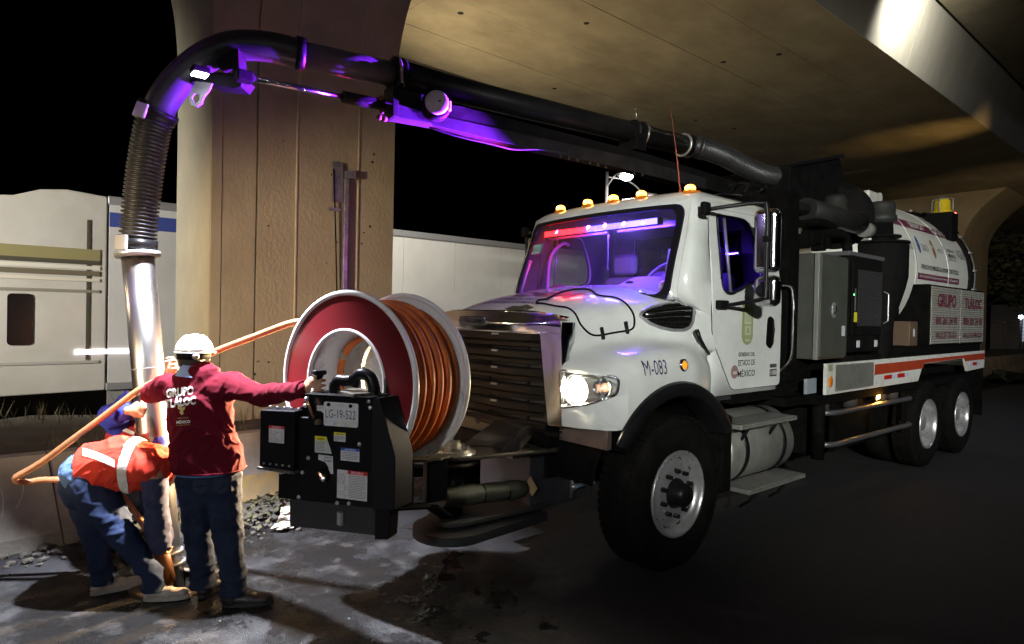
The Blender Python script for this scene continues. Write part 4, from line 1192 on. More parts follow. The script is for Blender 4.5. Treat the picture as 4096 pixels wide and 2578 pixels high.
# door (both sides)
for side in (1, -1):
    wd = lambda y, z, off=0.008: Vector((side*(xw(z)+off), y, z))
    do = roundpoly([(0.62, 2.64), (0.60, 1.62), (0.90, 1.19), (1.69, 1.19), (1.69, 2.3), (1.50, 2.66)], [0.08, 0.10, 0.06, 0.05, 0.3, 0.12], 5)
    wi = roundpoly([(0.735, 2.60), (0.725, 1.985), (0.86, 1.965), (1.395, 2.13), (1.385, 2.30), (1.20, 2.605)], [0.05, 0.10, 0.05, 0.06, 0.12, 0.08], 6)
    dd = holed('door', do, wi, lambda y, z: wd(y, z), white, truck, cuts=4, solid=0.014)
    holed('door_lining', do, wi, lambda y, z: wd(y, z, -0.032), lining, dd, cuts=3, solid=0.006)
    fr = MB().tube([wd(y, z, 0.012) for y, z in wi], 0.010, 8, closed=True).build('window_frame', black_gloss, dd)
    bot = [p for p in wi if p[1] < 2.14]
    MB().tube([wd(y, z-0.008, 0.018) for y, z in bot], 0.008, 8).build('window_sill_trim', chrome, dd)
    holed('door_window', wi, None, lambda y, z: wd(y, z, 0.0), glass_side, dd, cuts=3, solid=0)
    MB().tube([wd(0.86, 2.60, 0.006), wd(0.875, 1.97, 0.006)], 0.011, 6).build('quarter_bar', mat('window_bar', (0.4, 0.4, 0.4), 0.3, 0.6), dd)
    # shut line
    MB().tube([wd(y, z, 0.011) for y, z in do], 0.004, 4, closed=True).build('door_seam', black_matt, dd)
    hp_ = roundpoly([(1.45, 1.78), (1.43, 1.55), (1.50, 1.51), (1.56, 1.56), (1.56, 1.76), (1.50, 1.80)], 0.025, 4)
    hb = MB().prism([wd(y, z, 0.016) for y, z in hp_], (side*0.006, 0, 0)).build('door_handle', black_matt, dd)
    MB().tube([wd(1.50, 1.77, 0.035), wd(1.505, 1.68, 0.045), wd(1.50, 1.56, 0.035)], 0.012, 8).build('grip', black_gloss, hb)
    # grab handle behind the door
    MB().tube(bez([(side*1.02, 1.74, 2.08), (side*1.09, 1.80, 2.02), (side*1.10, 1.80, 1.62), (side*1.09, 1.79, 1.42), (side*1.00, 1.74, 1.28)], 24), 0.014, 10).build('grab_handle', chrome, truck)
    if side == 1:
        # crest, seal and lettering on the door
        wl_ = lambda y, z: Vector((xw(z)+0.0185, y, z))
        W2 = lambda cy, cz: (lambda a, c: wl_(cy+a, cz+c))
        cr = decal('crest', [[(-0.085, 0.10), (-0.11, 0.10), (-0.075, 0.155), (-0.03, 0.19), (0, 0.215), (0.03, 0.19), (0.075, 0.155), (0.11, 0.10), (0.085, 0.10), (0.088, -0.13), (0.06, -0.175), (0.0, -0.195), (-0.06, -0.175), (-0.088, -0.13)]], crest_g, W2(1.12, 1.745), dd)
        cp = lambda a, c: wl_(1.12+a, 1.745+c)+Vector((0.003, 0, 0))
        decal('crest_field', [[(-0.055, -0.02), (0.055, -0.02), (0.055, 0.08), (-0.055, 0.08)], [(-0.045, -0.11), (0.045, -0.11), (0.045, -0.035), (-0.045, -0.035)], [(-0.035, 0.125), (0.035, 0.125), (0.02, 0.155), (0, 0.165), (-0.02, 0.155)]], crest_l, cp, cr)
        marks = [[(-0.04+0.02*i, 0.0), (-0.03+0.02*i, 0.0), (-0.032+0.02*i, 0.05+0.012*(i % 3)), (-0.038+0.02*i, 0.05)] for i in range(5)] + [[(-0.03, -0.10), (0.0, -0.09), (0.03, -0.10), (0.015, -0.055), (0.0, -0.045), (-0.015, -0.055)]]
        marks += [[(s_*0.068-0.006, -0.12+0.03*i), (s_*0.068+0.006, -0.12+0.03*i), (s_*0.068+0.006, -0.105+0.03*i), (s_*0.068-0.006, -0.105+0.03*i)] for i in range(7) for s_ in (-1, 1)]
        for mk in marks: decal('crest_mark', [mk], crest_g, lambda a, c: cp(a, c)+Vector((0.002, 0, 0)), cr)
        letters('lettering', 'PATRIA', ink_white, (0, 0, 0), (0, 1, 0), (0, 0, 1), 0.08, 0.018, cr, warp=lambda a, c: cp(a, c-0.155)+Vector((0.002, 0, 0)))
        for s_, cy, cz, w_, h_ in (('GOBIERNO DEL', 1.12, 1.475, 0.26, 0.034), ('ESTADO DE', 1.12, 1.405, 0.265, 0.048), ('MÉXICO', 1.12, 1.322, 0.27, 0.066)):
            letters('lettering', s_, ink, (0, 0, 0), (0, 1, 0), (0, 0, 1), w_, h_, dd, warp=(lambda cy, cz: lambda a, c: wl_(cy+a, cz+c))(cy, cz), bold=0.012)
        decal('round_seal', [[(0.055*math.cos(i*0.2618), 0.055*math.sin(i*0.2618)) for i in range(24)]], mat('faded_purple_seal', (0.30, 0.18, 0.20), 0.5), W2(0.935, 1.335), dd)
        decal('seal_mark', [[(-0.03, -0.02), (0.03, -0.02), (0.03, 0.005), (-0.03, 0.005)]], crest_l, lambda a, c: wl_(0.935+a, 1.335+c)+Vector((0.002, 0, 0)), dd)
        q = decal('small_plate', [[(-0.06, -0.065), (0.06, -0.065), (0.06, 0.0), (-0.06, 0.0)], [(-0.06, 0.012), (0.06, 0.012), (0.06, 0.045), (-0.06, 0.045)]], mat('dark_label', (0.06, 0.06, 0.065), 0.4), W2(1.565, 1.335), dd)
        letters('lettering', '11500', ink_white, (0, 0, 0), (0, 1, 0), (0, 0, 1), 0.10, 0.04, q, warp=lambda a, c: wl_(1.565+a, 1.303+c)+Vector((0.002, 0, 0)))
    # mirrors
    mr_ = MB()
    def rbox(c, h, r):
        P = []
        c = Vector(c)
        return MB().hexa([c+Vector((sx*h[0], sy*h[1], sz*h[2])) for sz in (-1, 1) for sx, sy in ((-1, -1), (1, -1), (1, 1), (-1, 1))])
    arm = MB()
    arm.tube(bez([(side*1.00, 0.50, 2.60), (side*1.20, 0.63, 2.63), (side*1.345, 0.75, 2.645), (side*1.375, 0.78, 2.60), (side*1.375, 0.79, 2.3), (side*1.375, 0.79, 1.98), (side*1.36, 0.785, 1.925), (side*1.25, 0.77, 1.90), (side*1.05, 0.735, 1.865)], 60), 0.016, 10)
    armo = arm.build('mirror_arm', black_gloss, truck)
    MB().box((side*1.02 if side > 0 else -1.07, 0.43, 2.555), (1.07 if side > 0 else -1.02, 0.515, 2.655)).build('arm_mount', black, armo, bevel=0.015)
    MB().box((side*1.035 if side > 0 else -1.09, 0.64, 1.84), (1.09 if side > 0 else -1.035, 0.77, 1.91)).build('arm_mount', black, armo, bevel=0.012)
    m1 = rbox((side*1.335, 0.87, 2.37), (0.098, 0.055, 0.245), 0).build('mirror', chrome, truck, bevel=0.045, seg=5)
    MB().box((side*1.335-0.085, 0.926, 2.15), (side*1.335+0.085, 0.930, 2.59)).build('mirror_glass', mat('mirror_face', (0.5, 0.5, 0.5), 0.03, 1), m1)
    m2 = rbox((side*1.345, 0.87, 1.985), (0.100, 0.06, 0.120), 0).build('mirror', chrome, truck, bevel=0.055, seg=5)
    MB().lathe((side*1.33, 0.812, 1.985), (0, -1, 0), [(0.05, 0), (0.045, 0.012), (0.0, 0.014)], 20).build('mirror_knob', black_gloss, m2)
    MB().box((side*1.375-0.028, 0.77, 2.35), (side*1.375+0.028, 0.82, 2.40)).build('mirror_clamp', black, m1, bevel=0.01)
# roof lamps, antenna
for x in (-0.60, -0.20, 0.11, 0.40, 0.83):
    p = Vector((x, yfr(x, 2.75)+0.07, 2.785))
    q = MB().box((x-0.045, p.y-0.05, 2.755), (x+0.045, p.y+0.08, 2.792)).build('marker_light', amber_off, cabo, bevel=0.012)
    MB().sphere(p+Vector((0, -0.01, 0.018)), 0.042, (1, 1.1, 0.75)).build('marker_lens', amber_on, q)
    MB().sphere(p+Vector((0, -0.04, 0.02)), 0.020, (1, 0.8, 0.8)).build('marker_core', amber_hot, q)
MB().tube([(0.62, 0.75, 2.80), (0.58, 0.75, 3.1), (0.50, 0.74, 3.6)], 0.004, 6, rfun=lambda i: (0.006, 0.004, 0.0025)[i]).cyl((0.62, 0.75, 2.79), (0.615, 0.75, 2.86), 0.016, 0.008).build('antenna', mat('antenna_red', (0.35, 0.1, 0.06), 0.4), cabo)

# ---- cab interior
inn = MB().box((-0.98, 0.42, 1.1), (0.98, 1.68, 1.2)).build('cab_floor', dark, cabo)
dsh = MB()
P = []
for i in range(25):
    x = -0.93+1.86*i/24
    hump = 0.16*math.exp(-((x-0.46)/0.27)**4)
    P.append([Vector((x, yfr(x, 1.93)+0.015, 1.90)), Vector((x, yfr(x, 1.93)+0.12, 1.935+hump*0.45)), Vector((x, 0.50, 1.955+hump*0.95)), Vector((x, 0.62, 1.95+hump)), Vector((x, 0.70, 1.90+hump*0.6)), Vector((x, 0.68, 1.45))])
dsh.grid(P); dashm = mat('dashboard_plastic', (0.20, 0.18, 0.22), 0.6, bump=0.1, bscale=120)
dash = dsh.build('dashboard', dashm, cabo)
MB().cyl((0.40, 0.40, 2.015), (0.40, 0.41, 2.024), 0.06, n=24).build('speaker', dark, dash)
MB().add([Vector(p) for p in ((-0.02, 0.42, 1.975), (0.24, 0.40, 2.0), (0.30, 0.56, 2.06), (0.05, 0.60, 1.985))], [(0, 1, 2, 3)]).add([Vector(p) for p in ((-0.12, 0.38, 1.965), (0.12, 0.34, 1.985), (0.15, 0.50, 1.99), (-0.08, 0.52, 1.985))], [(0, 1, 2, 3)]).build('papers', mat('paper_white', (0.7, 0.68, 0.72), 0.7), dash)
crm = MB(); crm.sphere((0.76, 0.36, 2.0), 0.05, (1, 0.8, 1.2)); crm.build('crumpled_wrapper', mat('wrapper', (0.6, 0.3, 0.25), 0.3, 0, (0.8, 0.75, 0.7), 40, lo=0.45, hi=0.55), dash)
MB().sphere((-0.52, 0.45, 1.99), 0.11, (1, 0.8, 0.7)).build('black_cap', dark, dash)
st = MB().torus((0.47, 0.80, 2.10), (0, -0.75, 0.66), 0.225, 0.016, 48, 10).build('steering_wheel', mat('wheel_leather', (0.06, 0.055, 0.07), 0.4), cabo)
b = MB()
for a in (0.3, 2.84, 4.71):
    x_, y_, d_ = frame_of((0, -0.75, 0.66)); c = Vector((0.47, 0.80, 2.10))
    b.tube([c, c+(x_*math.cos(a)+y_*math.sin(a))*0.22], 0.014, 6)
b.sphere((0.47, 0.80, 2.10), 0.06, (1, 0.6, 1)); b.build('wheel_spokes', MATS['wheel_leather'], st)
seatm = mat('seat_fabric', (0.10, 0.09, 0.12), 0.85, bump=0.2, bscale=150)
for x in (0.50, -0.50):
    s_ = MB().box((x-0.25, 1.32, 1.55), (x+0.25, 1.47, 2.18)).build('seat', seatm, cabo, bevel=0.07, seg=4)
    MB().box((x-0.15, 1.35, 2.20), (x+0.15, 1.45, 2.42)).build('headrest', seatm, s_, bevel=0.05, seg=4)
    MB().box((x-0.25, 0.95, 1.45), (x+0.25, 1.42, 1.60)).build('cushion', seatm, s_, bevel=0.05, seg=3)
MB().box((-0.16, 1.30, 1.5), (0.16, 1.42, 2.22)).build('seat', seatm, cabo, bevel=0.06, seg=4)
MB().box((-0.60, 1.705, 2.0), (0.60, 1.715, 2.60)).build('rear_window', glass_side, cabo)
MB().box((-0.88, 0.58, 2.73), (0.88, 1.66, 2.745)).build('headliner', mat('headliner', (0.16, 0.15, 0.18), 0.9), cabo)
for x0, x1 in ((-0.84, -0.06), (0.06, 0.84)):
    MB().box((x0, 0.60, 2.52), (x1, 0.63, 2.72)).build('sun_visor', mat('visor', (0.10, 0.10, 0.12), 0.8), cabo, bevel=0.01)
MB().tube(bez([(-0.86, 0.62, 2.0), (-0.86, 0.66, 2.35), (-0.84, 0.80, 2.5), (-0.84, 0.9, 2.5)], 16), 0.018, 8).build('pillar_grab_rail', mat('grab_grey', (0.45, 0.42, 0.5), 0.3), cabo)
MB().box((-0.01, 0.555, 2.18), (0.0, 0.565, 2.50)).build('hanging_beads', mat('beads', (0.6, 0.6, 0.65), 0.2, 0.8), cabo)
# light bar: red half and blue half behind the glass
lbp = [on_y(1290, 541, 0.47), on_y(1398, 523, 0.47), on_y(1402, 522, 0.47), on_y(1552, 501, 0.47)]
lz = 2.555
lbar = MB().box((-0.78, 0.47, lz-0.028), (0.62, 0.52, lz+0.028)).build('light_bar', black_matt, cabo)
redm = emis('red_led', (1.0, 0.009, 0.009), 9); blum = emis('blue_led', (0.085, 0.06, 1.0), 10)
nled = 12
for i in range(nled):
    x0 = -0.74+1.34*i/nled
    MB().box((x0+0.001, 0.458, lz-0.024), (x0+1.34/nled-0.001, 0.469, lz+0.024)).build('led_module', redm if i < 5 else blum, lbar)
for x_ in (-0.04, 0.16, 0.36, 0.54):
    lamp('light_bar_blue', 'SPOT', (x_, 0.40, lz-0.032), 8000, (0.22, 0.02, 1.0), 0.008, (-0.38, -2.1, 3.54), 30, 0.7)
lamp('light_bar_front', 'AREA', (0.23, 0.452, lz-0.032), 13, (0.20, 0.10, 1.0), 0.72, (0.15, -0.6, 1.6), size_y=0.008)
lamp('light_bar_inside', 'AREA', (0.20, 0.535, lz-0.032), 60, (0.13, 0.04, 1.0), 0.9, (0.2, 1.3, 1.6), size_y=0.02)
lamp('light_bar_inside_red', 'AREA', (-0.50, 0.535, lz-0.032), 3, (1.0, 0.03, 0.05), 0.4, (-0.5, 1.3, 1.6), size_y=0.02)
lamp('light_bar_red', 'SPOT', (-0.48, 0.42, lz-0.032), 2600, (1.0, 0.02, 0.25), 0.008, (-0.34, -1.7, 3.5), 32, 0.8)
lamp('light_bar_front_red', 'AREA', (-0.46, 0.452, lz-0.032), 5, (1.0, 0.05, 0.06), 0.5, (-0.5, -0.6, 1.6), size_y=0.008)

# ---- wheels
def tyre_prof(w, ro, ri):
    h = w/2
    return [(ri, -h+0.03), (ri+0.02, -h+0.01), (ri+0.10, -h-0.004), (ro-0.07, -h), (ro-0.02, -h+0.02), (ro, -h+0.045), (ro, h-0.045), (ro-0.02, h-0.02), (ro-0.07, h), (ri+0.10, h+0.004), (ri+0.02, h-0.01), (ri, h-0.03)]
def wheel(cy, side, front):
    s = side; c = Vector((0, cy, 0.53)); ax = Vector((s, 0, 0))
    ro, w = (0.535, 0.31) if front else (0.525, 0.27)
    ri = 0.292
    xc = 1.045 if front else 1.065
    o = MB().lathe(c+ax*xc, ax, tyre_prof(w, ro, ri), 72, close=True).build('wheel', rubber, truck)
    # tread blocks
    b = MB()
    for i in range(60):
        t = 2*math.pi*i/60
        for k, (h0, h1, dt) in enumerate(((-w/2+0.035, -0.05, 0), (-0.04, 0.04, 0.04), (0.05, w/2-0.035, 0.01))):
            a0, a1 = t+dt, t+dt+0.075
            P = []
            for rr in (ro-0.004, ro+0.012):
                for h_, a in ((h0, a0), (h1, a0+0.015), (h1, a1+0.015), (h0, a1)):
                    P.append(c+ax*(xc+h_)+Vector((0, math.cos(a), math.sin(a)))*rr)
            b.hexa(P)
    b.build('tread', rubber, o)['kind'] = 'stuff'
    # sidewall ring ribs and raised maker's marks
    MB().torus(c+ax*(xc+w/2+0.001), ax, ri+0.13, 0.003, 72, 6).torus(c+ax*(xc+w/2-0.004), ax, ro-0.055, 0.004, 72, 6).build('sidewall_rib', rubber, o)
    xo = xc+w/2
    if front:
        prof = [(0.302, xo-0.03), (0.304, xo-0.004), (0.298, xo+0.002), (0.288, xo-0.004), (0.284, xo-0.03), (0.272, xo-0.055), (0.255, xo-0.07), (0.22, xo-0.052), (0.16, xo-0.040), (0.105, xo-0.036), (0.10, xo-0.036), (0.0, xo-0.036)]
    else:
        prof = [(0.302, xo-0.03), (0.304, xo-0.004), (0.298, xo+0.002), (0.288, xo-0.004), (0.282, xo-0.05), (0.272, xo-0.14), (0.262, xo-0.175), (0.23, xo-0.185), (0.16, xo-0.165), (0.105, xo-0.155), (0.0, xo-0.155)]
    rim = MB().lathe(c, ax, prof, 72).build('rim', alu, o)
    dx = xo-0.045 if front else xo-0.165
    for i in range(10):
        a = 2*math.pi*(i+0.5)/10
        d = Vector((0, math.cos(a), math.sin(a)))
        MB().cyl(c+d*0.158+ax*(dx-0.005), c+d*0.158+ax*(dx+0.045), 0.018, 0.015, 6, smooth=False).build('lug_nut', black_gloss if front else alu_dull, rim)
        d2 = Vector((0, math.cos(a+0.314), math.sin(a+0.314)))
        hx = xo-0.0595 if front else xo-0.178
        MB().lathe(c+d2*0.227+ax*(hx-0.004), ax, [(0.0, 0.0), (0.021, 0.0), (0.021, 0.006), (0.024, 0.007), (0.026, 0.002)], 16).build('hand_hole', dark, rim)
    if front:
        MB().lathe(c, ax, [(0.108, dx), (0.105, dx+0.02), (0.085, dx+0.055), (0.08, dx+0.10), (0.06, dx+0.115), (0.0, dx+0.118)], 36).build('hub_cap', black_gloss, rim)
    else:
        MB().lathe(c, ax, [(0.108, dx), (0.10, dx+0.08), (0.085, dx+0.11), (0.0, dx+0.115)], 36).build('hub_cap', alu_dull, rim)
        MB().lathe(c+ax*(xc-0.33), ax, tyre_prof(w, ro, ri), 48, close=True).build('inner_tyre', rubber, o)
    return o
for side in (1, -1):
    wheel(0.0, side, True); wheel(5.144, side, False); wheel(6.494, side, False)

# ---- fuel tank and steps
ftc = Vector((0.83, 0, 0.68))
ft = MB().lathe((0.83, 0.80, 0.68), (0, 1, 0), [(0, 0.0), (0.20, 0.0), (0.275, 0.015), (0.295, 0.04), (0.295, 1.02), (0.275, 1.045), (0.2, 1.06), (0, 1.06)], 48).build('fuel_tank', alu_dull, truck)
for y in (1.0, 1.62):
    MB().lathe((0.83, y, 0.68), (0, 1, 0), [(0.297, 0), (0.306, 0.0), (0.306, 0.05), (0.297, 0.05)], 48).build('strap', black_gloss, ft)
MB().cyl((0.80, 0.88, 0.96), (0.80, 0.88, 1.01), 0.06).build('filler_cap', alu_dull, ft)
for z, y0, y1, x1 in ((0.945, 0.72, 1.62, 1.245), (0.42, 0.86, 1.80, 1.245)):
    sp = MB().box((0.98, y0, z-0.035), (x1, y1, z)).build('step', alu_dull, truck, bevel=0.004)
    b = MB()
    for i in range(int((y1-y0)/0.022)):
        for k in range(9):
            p = Vector((1.0+k*0.027, y0+0.02+i*0.022, z+0.001))
            b.box(p-Vector((0.004, 0.004, 0)), p+Vector((0.004, 0.004, 0.005)))
        b.box((x1, y0+0.008+i*0.022, z-0.012), (x1+0.003, y0+0.018+i*0.022, z-0.004))
    q = b.build('tread_stud', mat('bright_stud', (0.8, 0.8, 0.78), 0.25, 1), sp); q['kind'] = 'stuff'
    for y in (y0+0.25, y1-0.2):
        MB().tube([(1.18, y, z-0.035), (1.10, y, z-0.16), (1.02, y, z-0.22)], 0.012, 6).build('step_brace', black, sp)
MB().box((0.9, 0.60, 0.42), (1.16, 0.74, 1.0)).build('step_panel', black_matt, truck, bevel=0.02)
MB().box((0.6, 1.0, 1.06), (1.0, 1.65, 1.16)).build('cab_mount', black_matt, truck)
# ---- body behind the cab
def bxp(name, lo, hi, m_, parent=None, bevel=0.008, **k):
    return MB().box(lo, hi).build(name, m_, parent if parent is not None else truck, bevel=bevel, **k)
XS = 1.12
bxp('equipment_frame', (-1.05, 1.86, 1.06), (0.98, 2.12, 2.95), black_matt)
bxp('engine_cover', (-0.95, 2.14, 1.08), (0.92, 4.9, 2.35), black_matt)
ex = bxp('air_cleaner', (0.72, 1.84, 1.2), (1.02, 2.06, 2.5), black_matt)
# grey control cabinet with an aluminium edge
cb = bxp('control_cabinet', (0.80, 2.22, 1.40), (XS, 2.86, 2.40), cabgrey)
bxp('cabinet_door', (XS+0.001, 2.26, 1.42), (XS+0.02, 2.84, 2.38), cabgrey, cb, bevel=0.004)
bxp('edge_trim', (XS-0.02, 2.195, 1.40), (XS+0.022, 2.235, 2.40), galv, cb, bevel=0.003)
b = MB(); b.lathe((XS+0.02, 2.52, 1.87), (1, 0, 0), [(0, 0), (0.075, 0), (0.075, 0.012), (0.06, 0.018), (0.055, 0.006), (0, 0.006)], 24)
for v_ in range(len(b.v)):
    x, y, z = b.v[v_]; b.v[v_] = (x, 2.52+(y-2.52)*0.62, z)
lt = b.build('paddle_latch', alu, cb)
MB().tube([(XS+0.035, 2.52, 1.83), (XS+0.045, 2.52, 1.87), (XS+0.035, 2.535, 1.92)], 0.010, 6).build('latch_handle', chrome, lt)
lab_w = mat('pale_label', (0.55, 0.58, 0.60), 0.5)
bxp('white_label', (XS+0.021, 2.72, 1.62), (XS+0.024, 2.79, 1.72), lab_w, cb, 0)
# compressor/blower enclosure with perforated grille
gn = bxp('blower_enclosure', (0.55, 2.92, 1.44), (XS-0.01, 3.80, 2.44), black, bevel=0.03)
bxp('enclosure_cap', (0.50, 2.90, 2.43), (XS+0.005, 3.82, 2.475), mat('pale_cap_edge', (0.10, 0.10, 0.11), 0.3), gn)
bxp('enclosure_door', (XS-0.009, 2.98, 1.62), (XS+0.012, 3.74, 2.38), black, gn, bevel=0.01)
bk_ = bxp('mesh_backing', (XS+0.0125, 3.10, 1.72), (XS+0.014, 3.70, 2.30), dark, gn, bevel=0)
b = MB()
for i in range(15):
    y = 3.11+i*0.042; b.box((XS+0.015, y, 1.72), (XS+0.021, y+0.012, 2.30))
for i in range(20):
    z = 1.72+i*0.030; b.box((XS+0.0165, 3.10, z), (XS+0.0225, 3.70, z+0.009))
b.build('mesh_grille', mat('mesh_steel', (0.03, 0.03, 0.031), 0.5), gn)
MB().tube([(XS+0.01, 3.80, 2.10), (XS+0.05, 3.82, 2.07), (XS+0.05, 3.82, 1.78), (XS+0.01, 3.80, 1.75)], 0.008, 8).build('door_pull', alu, gn)
bxp('yellow_label', (XS+0.0135, 3.02, 1.76), (XS+0.0165, 3.09, 1.86), lab_yel, gn, 0)
bxp('green_led', (XS+0.0135, 3.0, 2.03), (XS+0.0165, 3.015, 2.045), emis('green_led', (0.1, 1, 0.2), 6), gn, 0)
bxp('latch_bar', (XS+0.0135, 3.02, 1.87), (XS+0.022, 3.05, 2.10), cabgrey, gn, 0.003)
for y in (3.12, 3.58):
    bxp('white_label', (XS+0.005, y, 1.50), (XS+0.015, y+0.06, 1.57), lab_w, gn, 0)
bxp('base_tray', (0.6, 3.0, 1.30), (XS+0.02, 3.76, 1.42), black, gn)
for i in range(5):
    bxp('electrical_box', (0.86+0.02*(i % 2), 2.25+0.11*i, 2.46+0.03*(i % 3)), (1.0, 2.33+0.11*i, 2.60+0.04*(i % 2)), black_matt)
# muffler, pipe work, brackets
MB().cyl((0.88, 2.45, 2.86), (0.88, 3.72, 2.86), 0.115, n=32).cyl((0.88, 3.72, 2.86), (0.88, 3.80, 2.86), 0.115, 0.07, n=32).cyl((0.88, 1.95, 2.86), (0.88, 2.46, 2.86), 0.055, n=20).build('muffler', mat('muffler_steel', (0.018, 0.018, 0.019), 0.5, 0, (0.012, 0.011, 0.010), 6), truck)
MB().cyl((0.90, 3.80, 2.80), (0.90, 3.96, 2.80), 0.085, n=24).build('flange_pipe', alu_dull, truck)
MB().tube(bez([(0.86, 2.6, 2.62), (0.98, 2.9, 2.66), (1.0, 3.1, 2.62), (1.0, 3.15, 2.4), (1.0, 3.0, 2.2)], 20), 0.05, 10).tube(bez([(0.9, 2.3, 2.7), (0.95, 2.6, 2.74), (0.93, 2.95, 2.73), (0.8, 3.2, 2.7)], 20), 0.04, 10).build('rubber_hose', black_matt, truck)
# cyclone separator
MB().lathe((0.86, 4.40, 0), (0, 0, 1), [(0.10, 1.15), (0.13, 1.35), (0.17, 1.8), (0.27, 2.15), (0.30, 2.3), (0.30, 2.66), (0.29, 2.68), (0, 2.68)], 40).build('cyclone_separator', black, truck)
MB().lathe((0.86, 4.40, 0), (0, 0, 1), [(0.29, 2.685), (0.31, 2.685), (0.31, 2.71), (0.16, 2.71), (0.16, 2.76), (0.22, 2.76), (0.22, 2.785), (0.14, 2.79), (0.13, 2.95), (0.0, 2.95)], 40).build('cyclone_collar', black, truck)
MB().lathe((0.86, 4.40, 0), (0, 0, 1), [(0.13, 2.93), (0.17, 2.96), (0.17, 3.02), (0.155, 3.03), (0.155, 3.14), (0.14, 3.18), (0.0, 3.19)], 32).build('relief_valve', mat('valve_grey', (0.022, 0.022, 0.020), 0.6), truck)
MB().lathe((0.62, 3.72, 0), (0, 0, 1), [(0.07, 2.75), (0.07, 2.95), (0.14, 2.97), (0.14, 3.04), (0.125, 3.05), (0.125, 3.16), (0.1, 3.20), (0.0, 3.2)], 32).build('relief_valve', MATS['valve_grey'], truck)
# upright round filter head behind them
fh = MB().lathe((0.50, 4.05, 3.02), (0.35, -0.94, 0), [(0.0, 0.03), (0.30, 0.03), (0.385, 0.0), (0.40, -0.04), (0.40, -0.9), (0, -0.9)], 48).build('filter_housing', black, truck)
MB().lathe((0.53, 3.98, 3.12), (0.35, -0.94, 0), [(0.0, 0.05), (0.07, 0.05), (0.075, 0.0)], 20).build('filter_cap', black_matt, fh)
# debris body front hood, boom rest box
hx = MB(); hx.prism([(0.52, 2.85, 2.95), (0.52, 2.85, 3.42), (0.52, 4.05, 3.74), (0.52, 4.35, 3.32), (0.52, 4.35, 2.95)], (-1.0, 0, 0)); hx.build('boom_hopper', black, truck, bevel=0.01)
MB().prism([(0.53, 2.85, 3.405), (0.53, 2.85, 3.435), (0.53, 4.06, 3.755), (0.53, 4.10, 3.72)], (0.03, 0, 0)).build('hopper_edge', black_gloss, truck)
MB().lathe((0, 2.62, 0), (0, 0, 1), [(0.38, 2.4), (0.38, 2.75), (0.30, 2.8), (0.26, 2.85), (0.26, 3.14), (0.33, 3.17), (0.33, 3.22), (0.0, 3.22)], 40).build('boom_turret', black, truck)
bxp('hydraulic_block', (-0.55, 1.9, 2.82), (0.62, 2.25, 3.0), black)
MB().tube(bez([(0.45, 2.0, 2.95), (0.58, 1.9, 3.05), (0.45, 1.95, 3.10), (0.2, 2.2, 3.05)], 16), 0.015, 8).tube(bez([(0.5, 2.1, 2.95), (0.66, 2.0, 3.02), (0.6, 2.2, 3.08), (0.3, 2.4, 3.05)], 16), 0.015, 8).tube(bez([(0.1, 2.0, 2.98), (0.3, 1.85, 3.0), (0.5, 1.9, 2.97), (0.66, 2.2, 2.9)], 16), 0.02, 8).build('hydraulic_hose', black_gloss, truck)

# ---- debris tank
TR, TZ = 1.04, 2.42
tk = MB().lathe((0, 0, TZ), (0, 1, 0), [(0, 4.0), (0.4, 4.03), (0.75, 4.14), (TR-0.03, 4.34), (TR, 4.48), (TR, 7.20)], 72).build('debris_tank', tankw, truck)
for y in (5.05, 6.3):
    MB().lathe((0, y, TZ), (0, 1, 0), [(TR, 0), (TR+0.006, 0.0), (TR+0.006, 0.03), (TR, 0.03)], 72).build('tank_weld', tankw, tk)
MB().lathe((0, 7.20, TZ), (0, 1, 0), [(TR-0.01, 0.0), (TR+0.05, 0.0), (TR+0.05, 0.05), (TR-0.01, 0.05)], 72).build('rear_flange', black, tk)
MB().lathe((0, 7.26, TZ), (0, 1, 0), [(TR+0.06, 0.0), (TR+0.06, 0.07), (TR, 0.12), (TR-0.2, 0.28), (0.3, 0.42), (0, 0.44)], 72).build('rear_door', tankw, tk)
b = MB()
for i in range(14):
    a = R(-50+i*14); c = Vector((math.cos(a)*(TR+0.07), 7.24, TZ+math.sin(a)*(TR+0.07)))
    b.cyl(c-Vector((0, 0.03, 0)), c+Vector((0, 0.12, 0)), 0.018, n=8)
b.build('clamp_bolt', alu_dull, tk)
wt = lambda y, a, off=0.004: Vector(((TR+off)*math.cos(a), y, TZ+(TR+off)*math.sin(a)))
def tank_letters(s_, cy, adeg, w, h, m_, bold=0.01, off=0.005, par=None):
    letters('lettering', s_, m_, (0, 0, 0), (0, 1, 0), (0, 0, 1), w, h, par or tk, warp=lambda a, c: wt(cy+a, R(adeg)+c/TR, off), bold=bold, cut=1)
def tank_band(y0, y1, a0, a1, m_, name, off=0.003):
    P = [[wt(y0+(y1-y0)*i/12, R(a0+(a1-a0)*j/8), off) for i in range(13)] for j in range(9)]
    return MB().grid(P).build(name, m_, tk)
tank_band(4.6, 7.17, 31.8, 39.6, band_maroon, 'maroon_band')
tank_letters('SERVICIO', 5.62, 35.6, 0.54, 0.085, ink_white, 0.02, 0.008); tank_letters('GRATUITO', 6.45, 35.6, 0.56, 0.085, ink_white, 0.02, 0.008)
tank_letters('ATENCIÓN DE EMERGENCIAS HIDROMETEOROLÓGICAS', 5.98, 3.4, 1.5, 0.075, ink, 0.012)
tank_band(5.13, 6.78, -6.0, -1.6, band_maroon, 'maroon_box')
tank_letters('Este vehículo fue adquirido con recursos del programa', 5.955, -3.8, 1.52, 0.05, ink_white, 0.004, 0.008)
tank_letters('AGUA', 7.02, 18.6, 0.40, 0.15, inkgrey, 0.02)
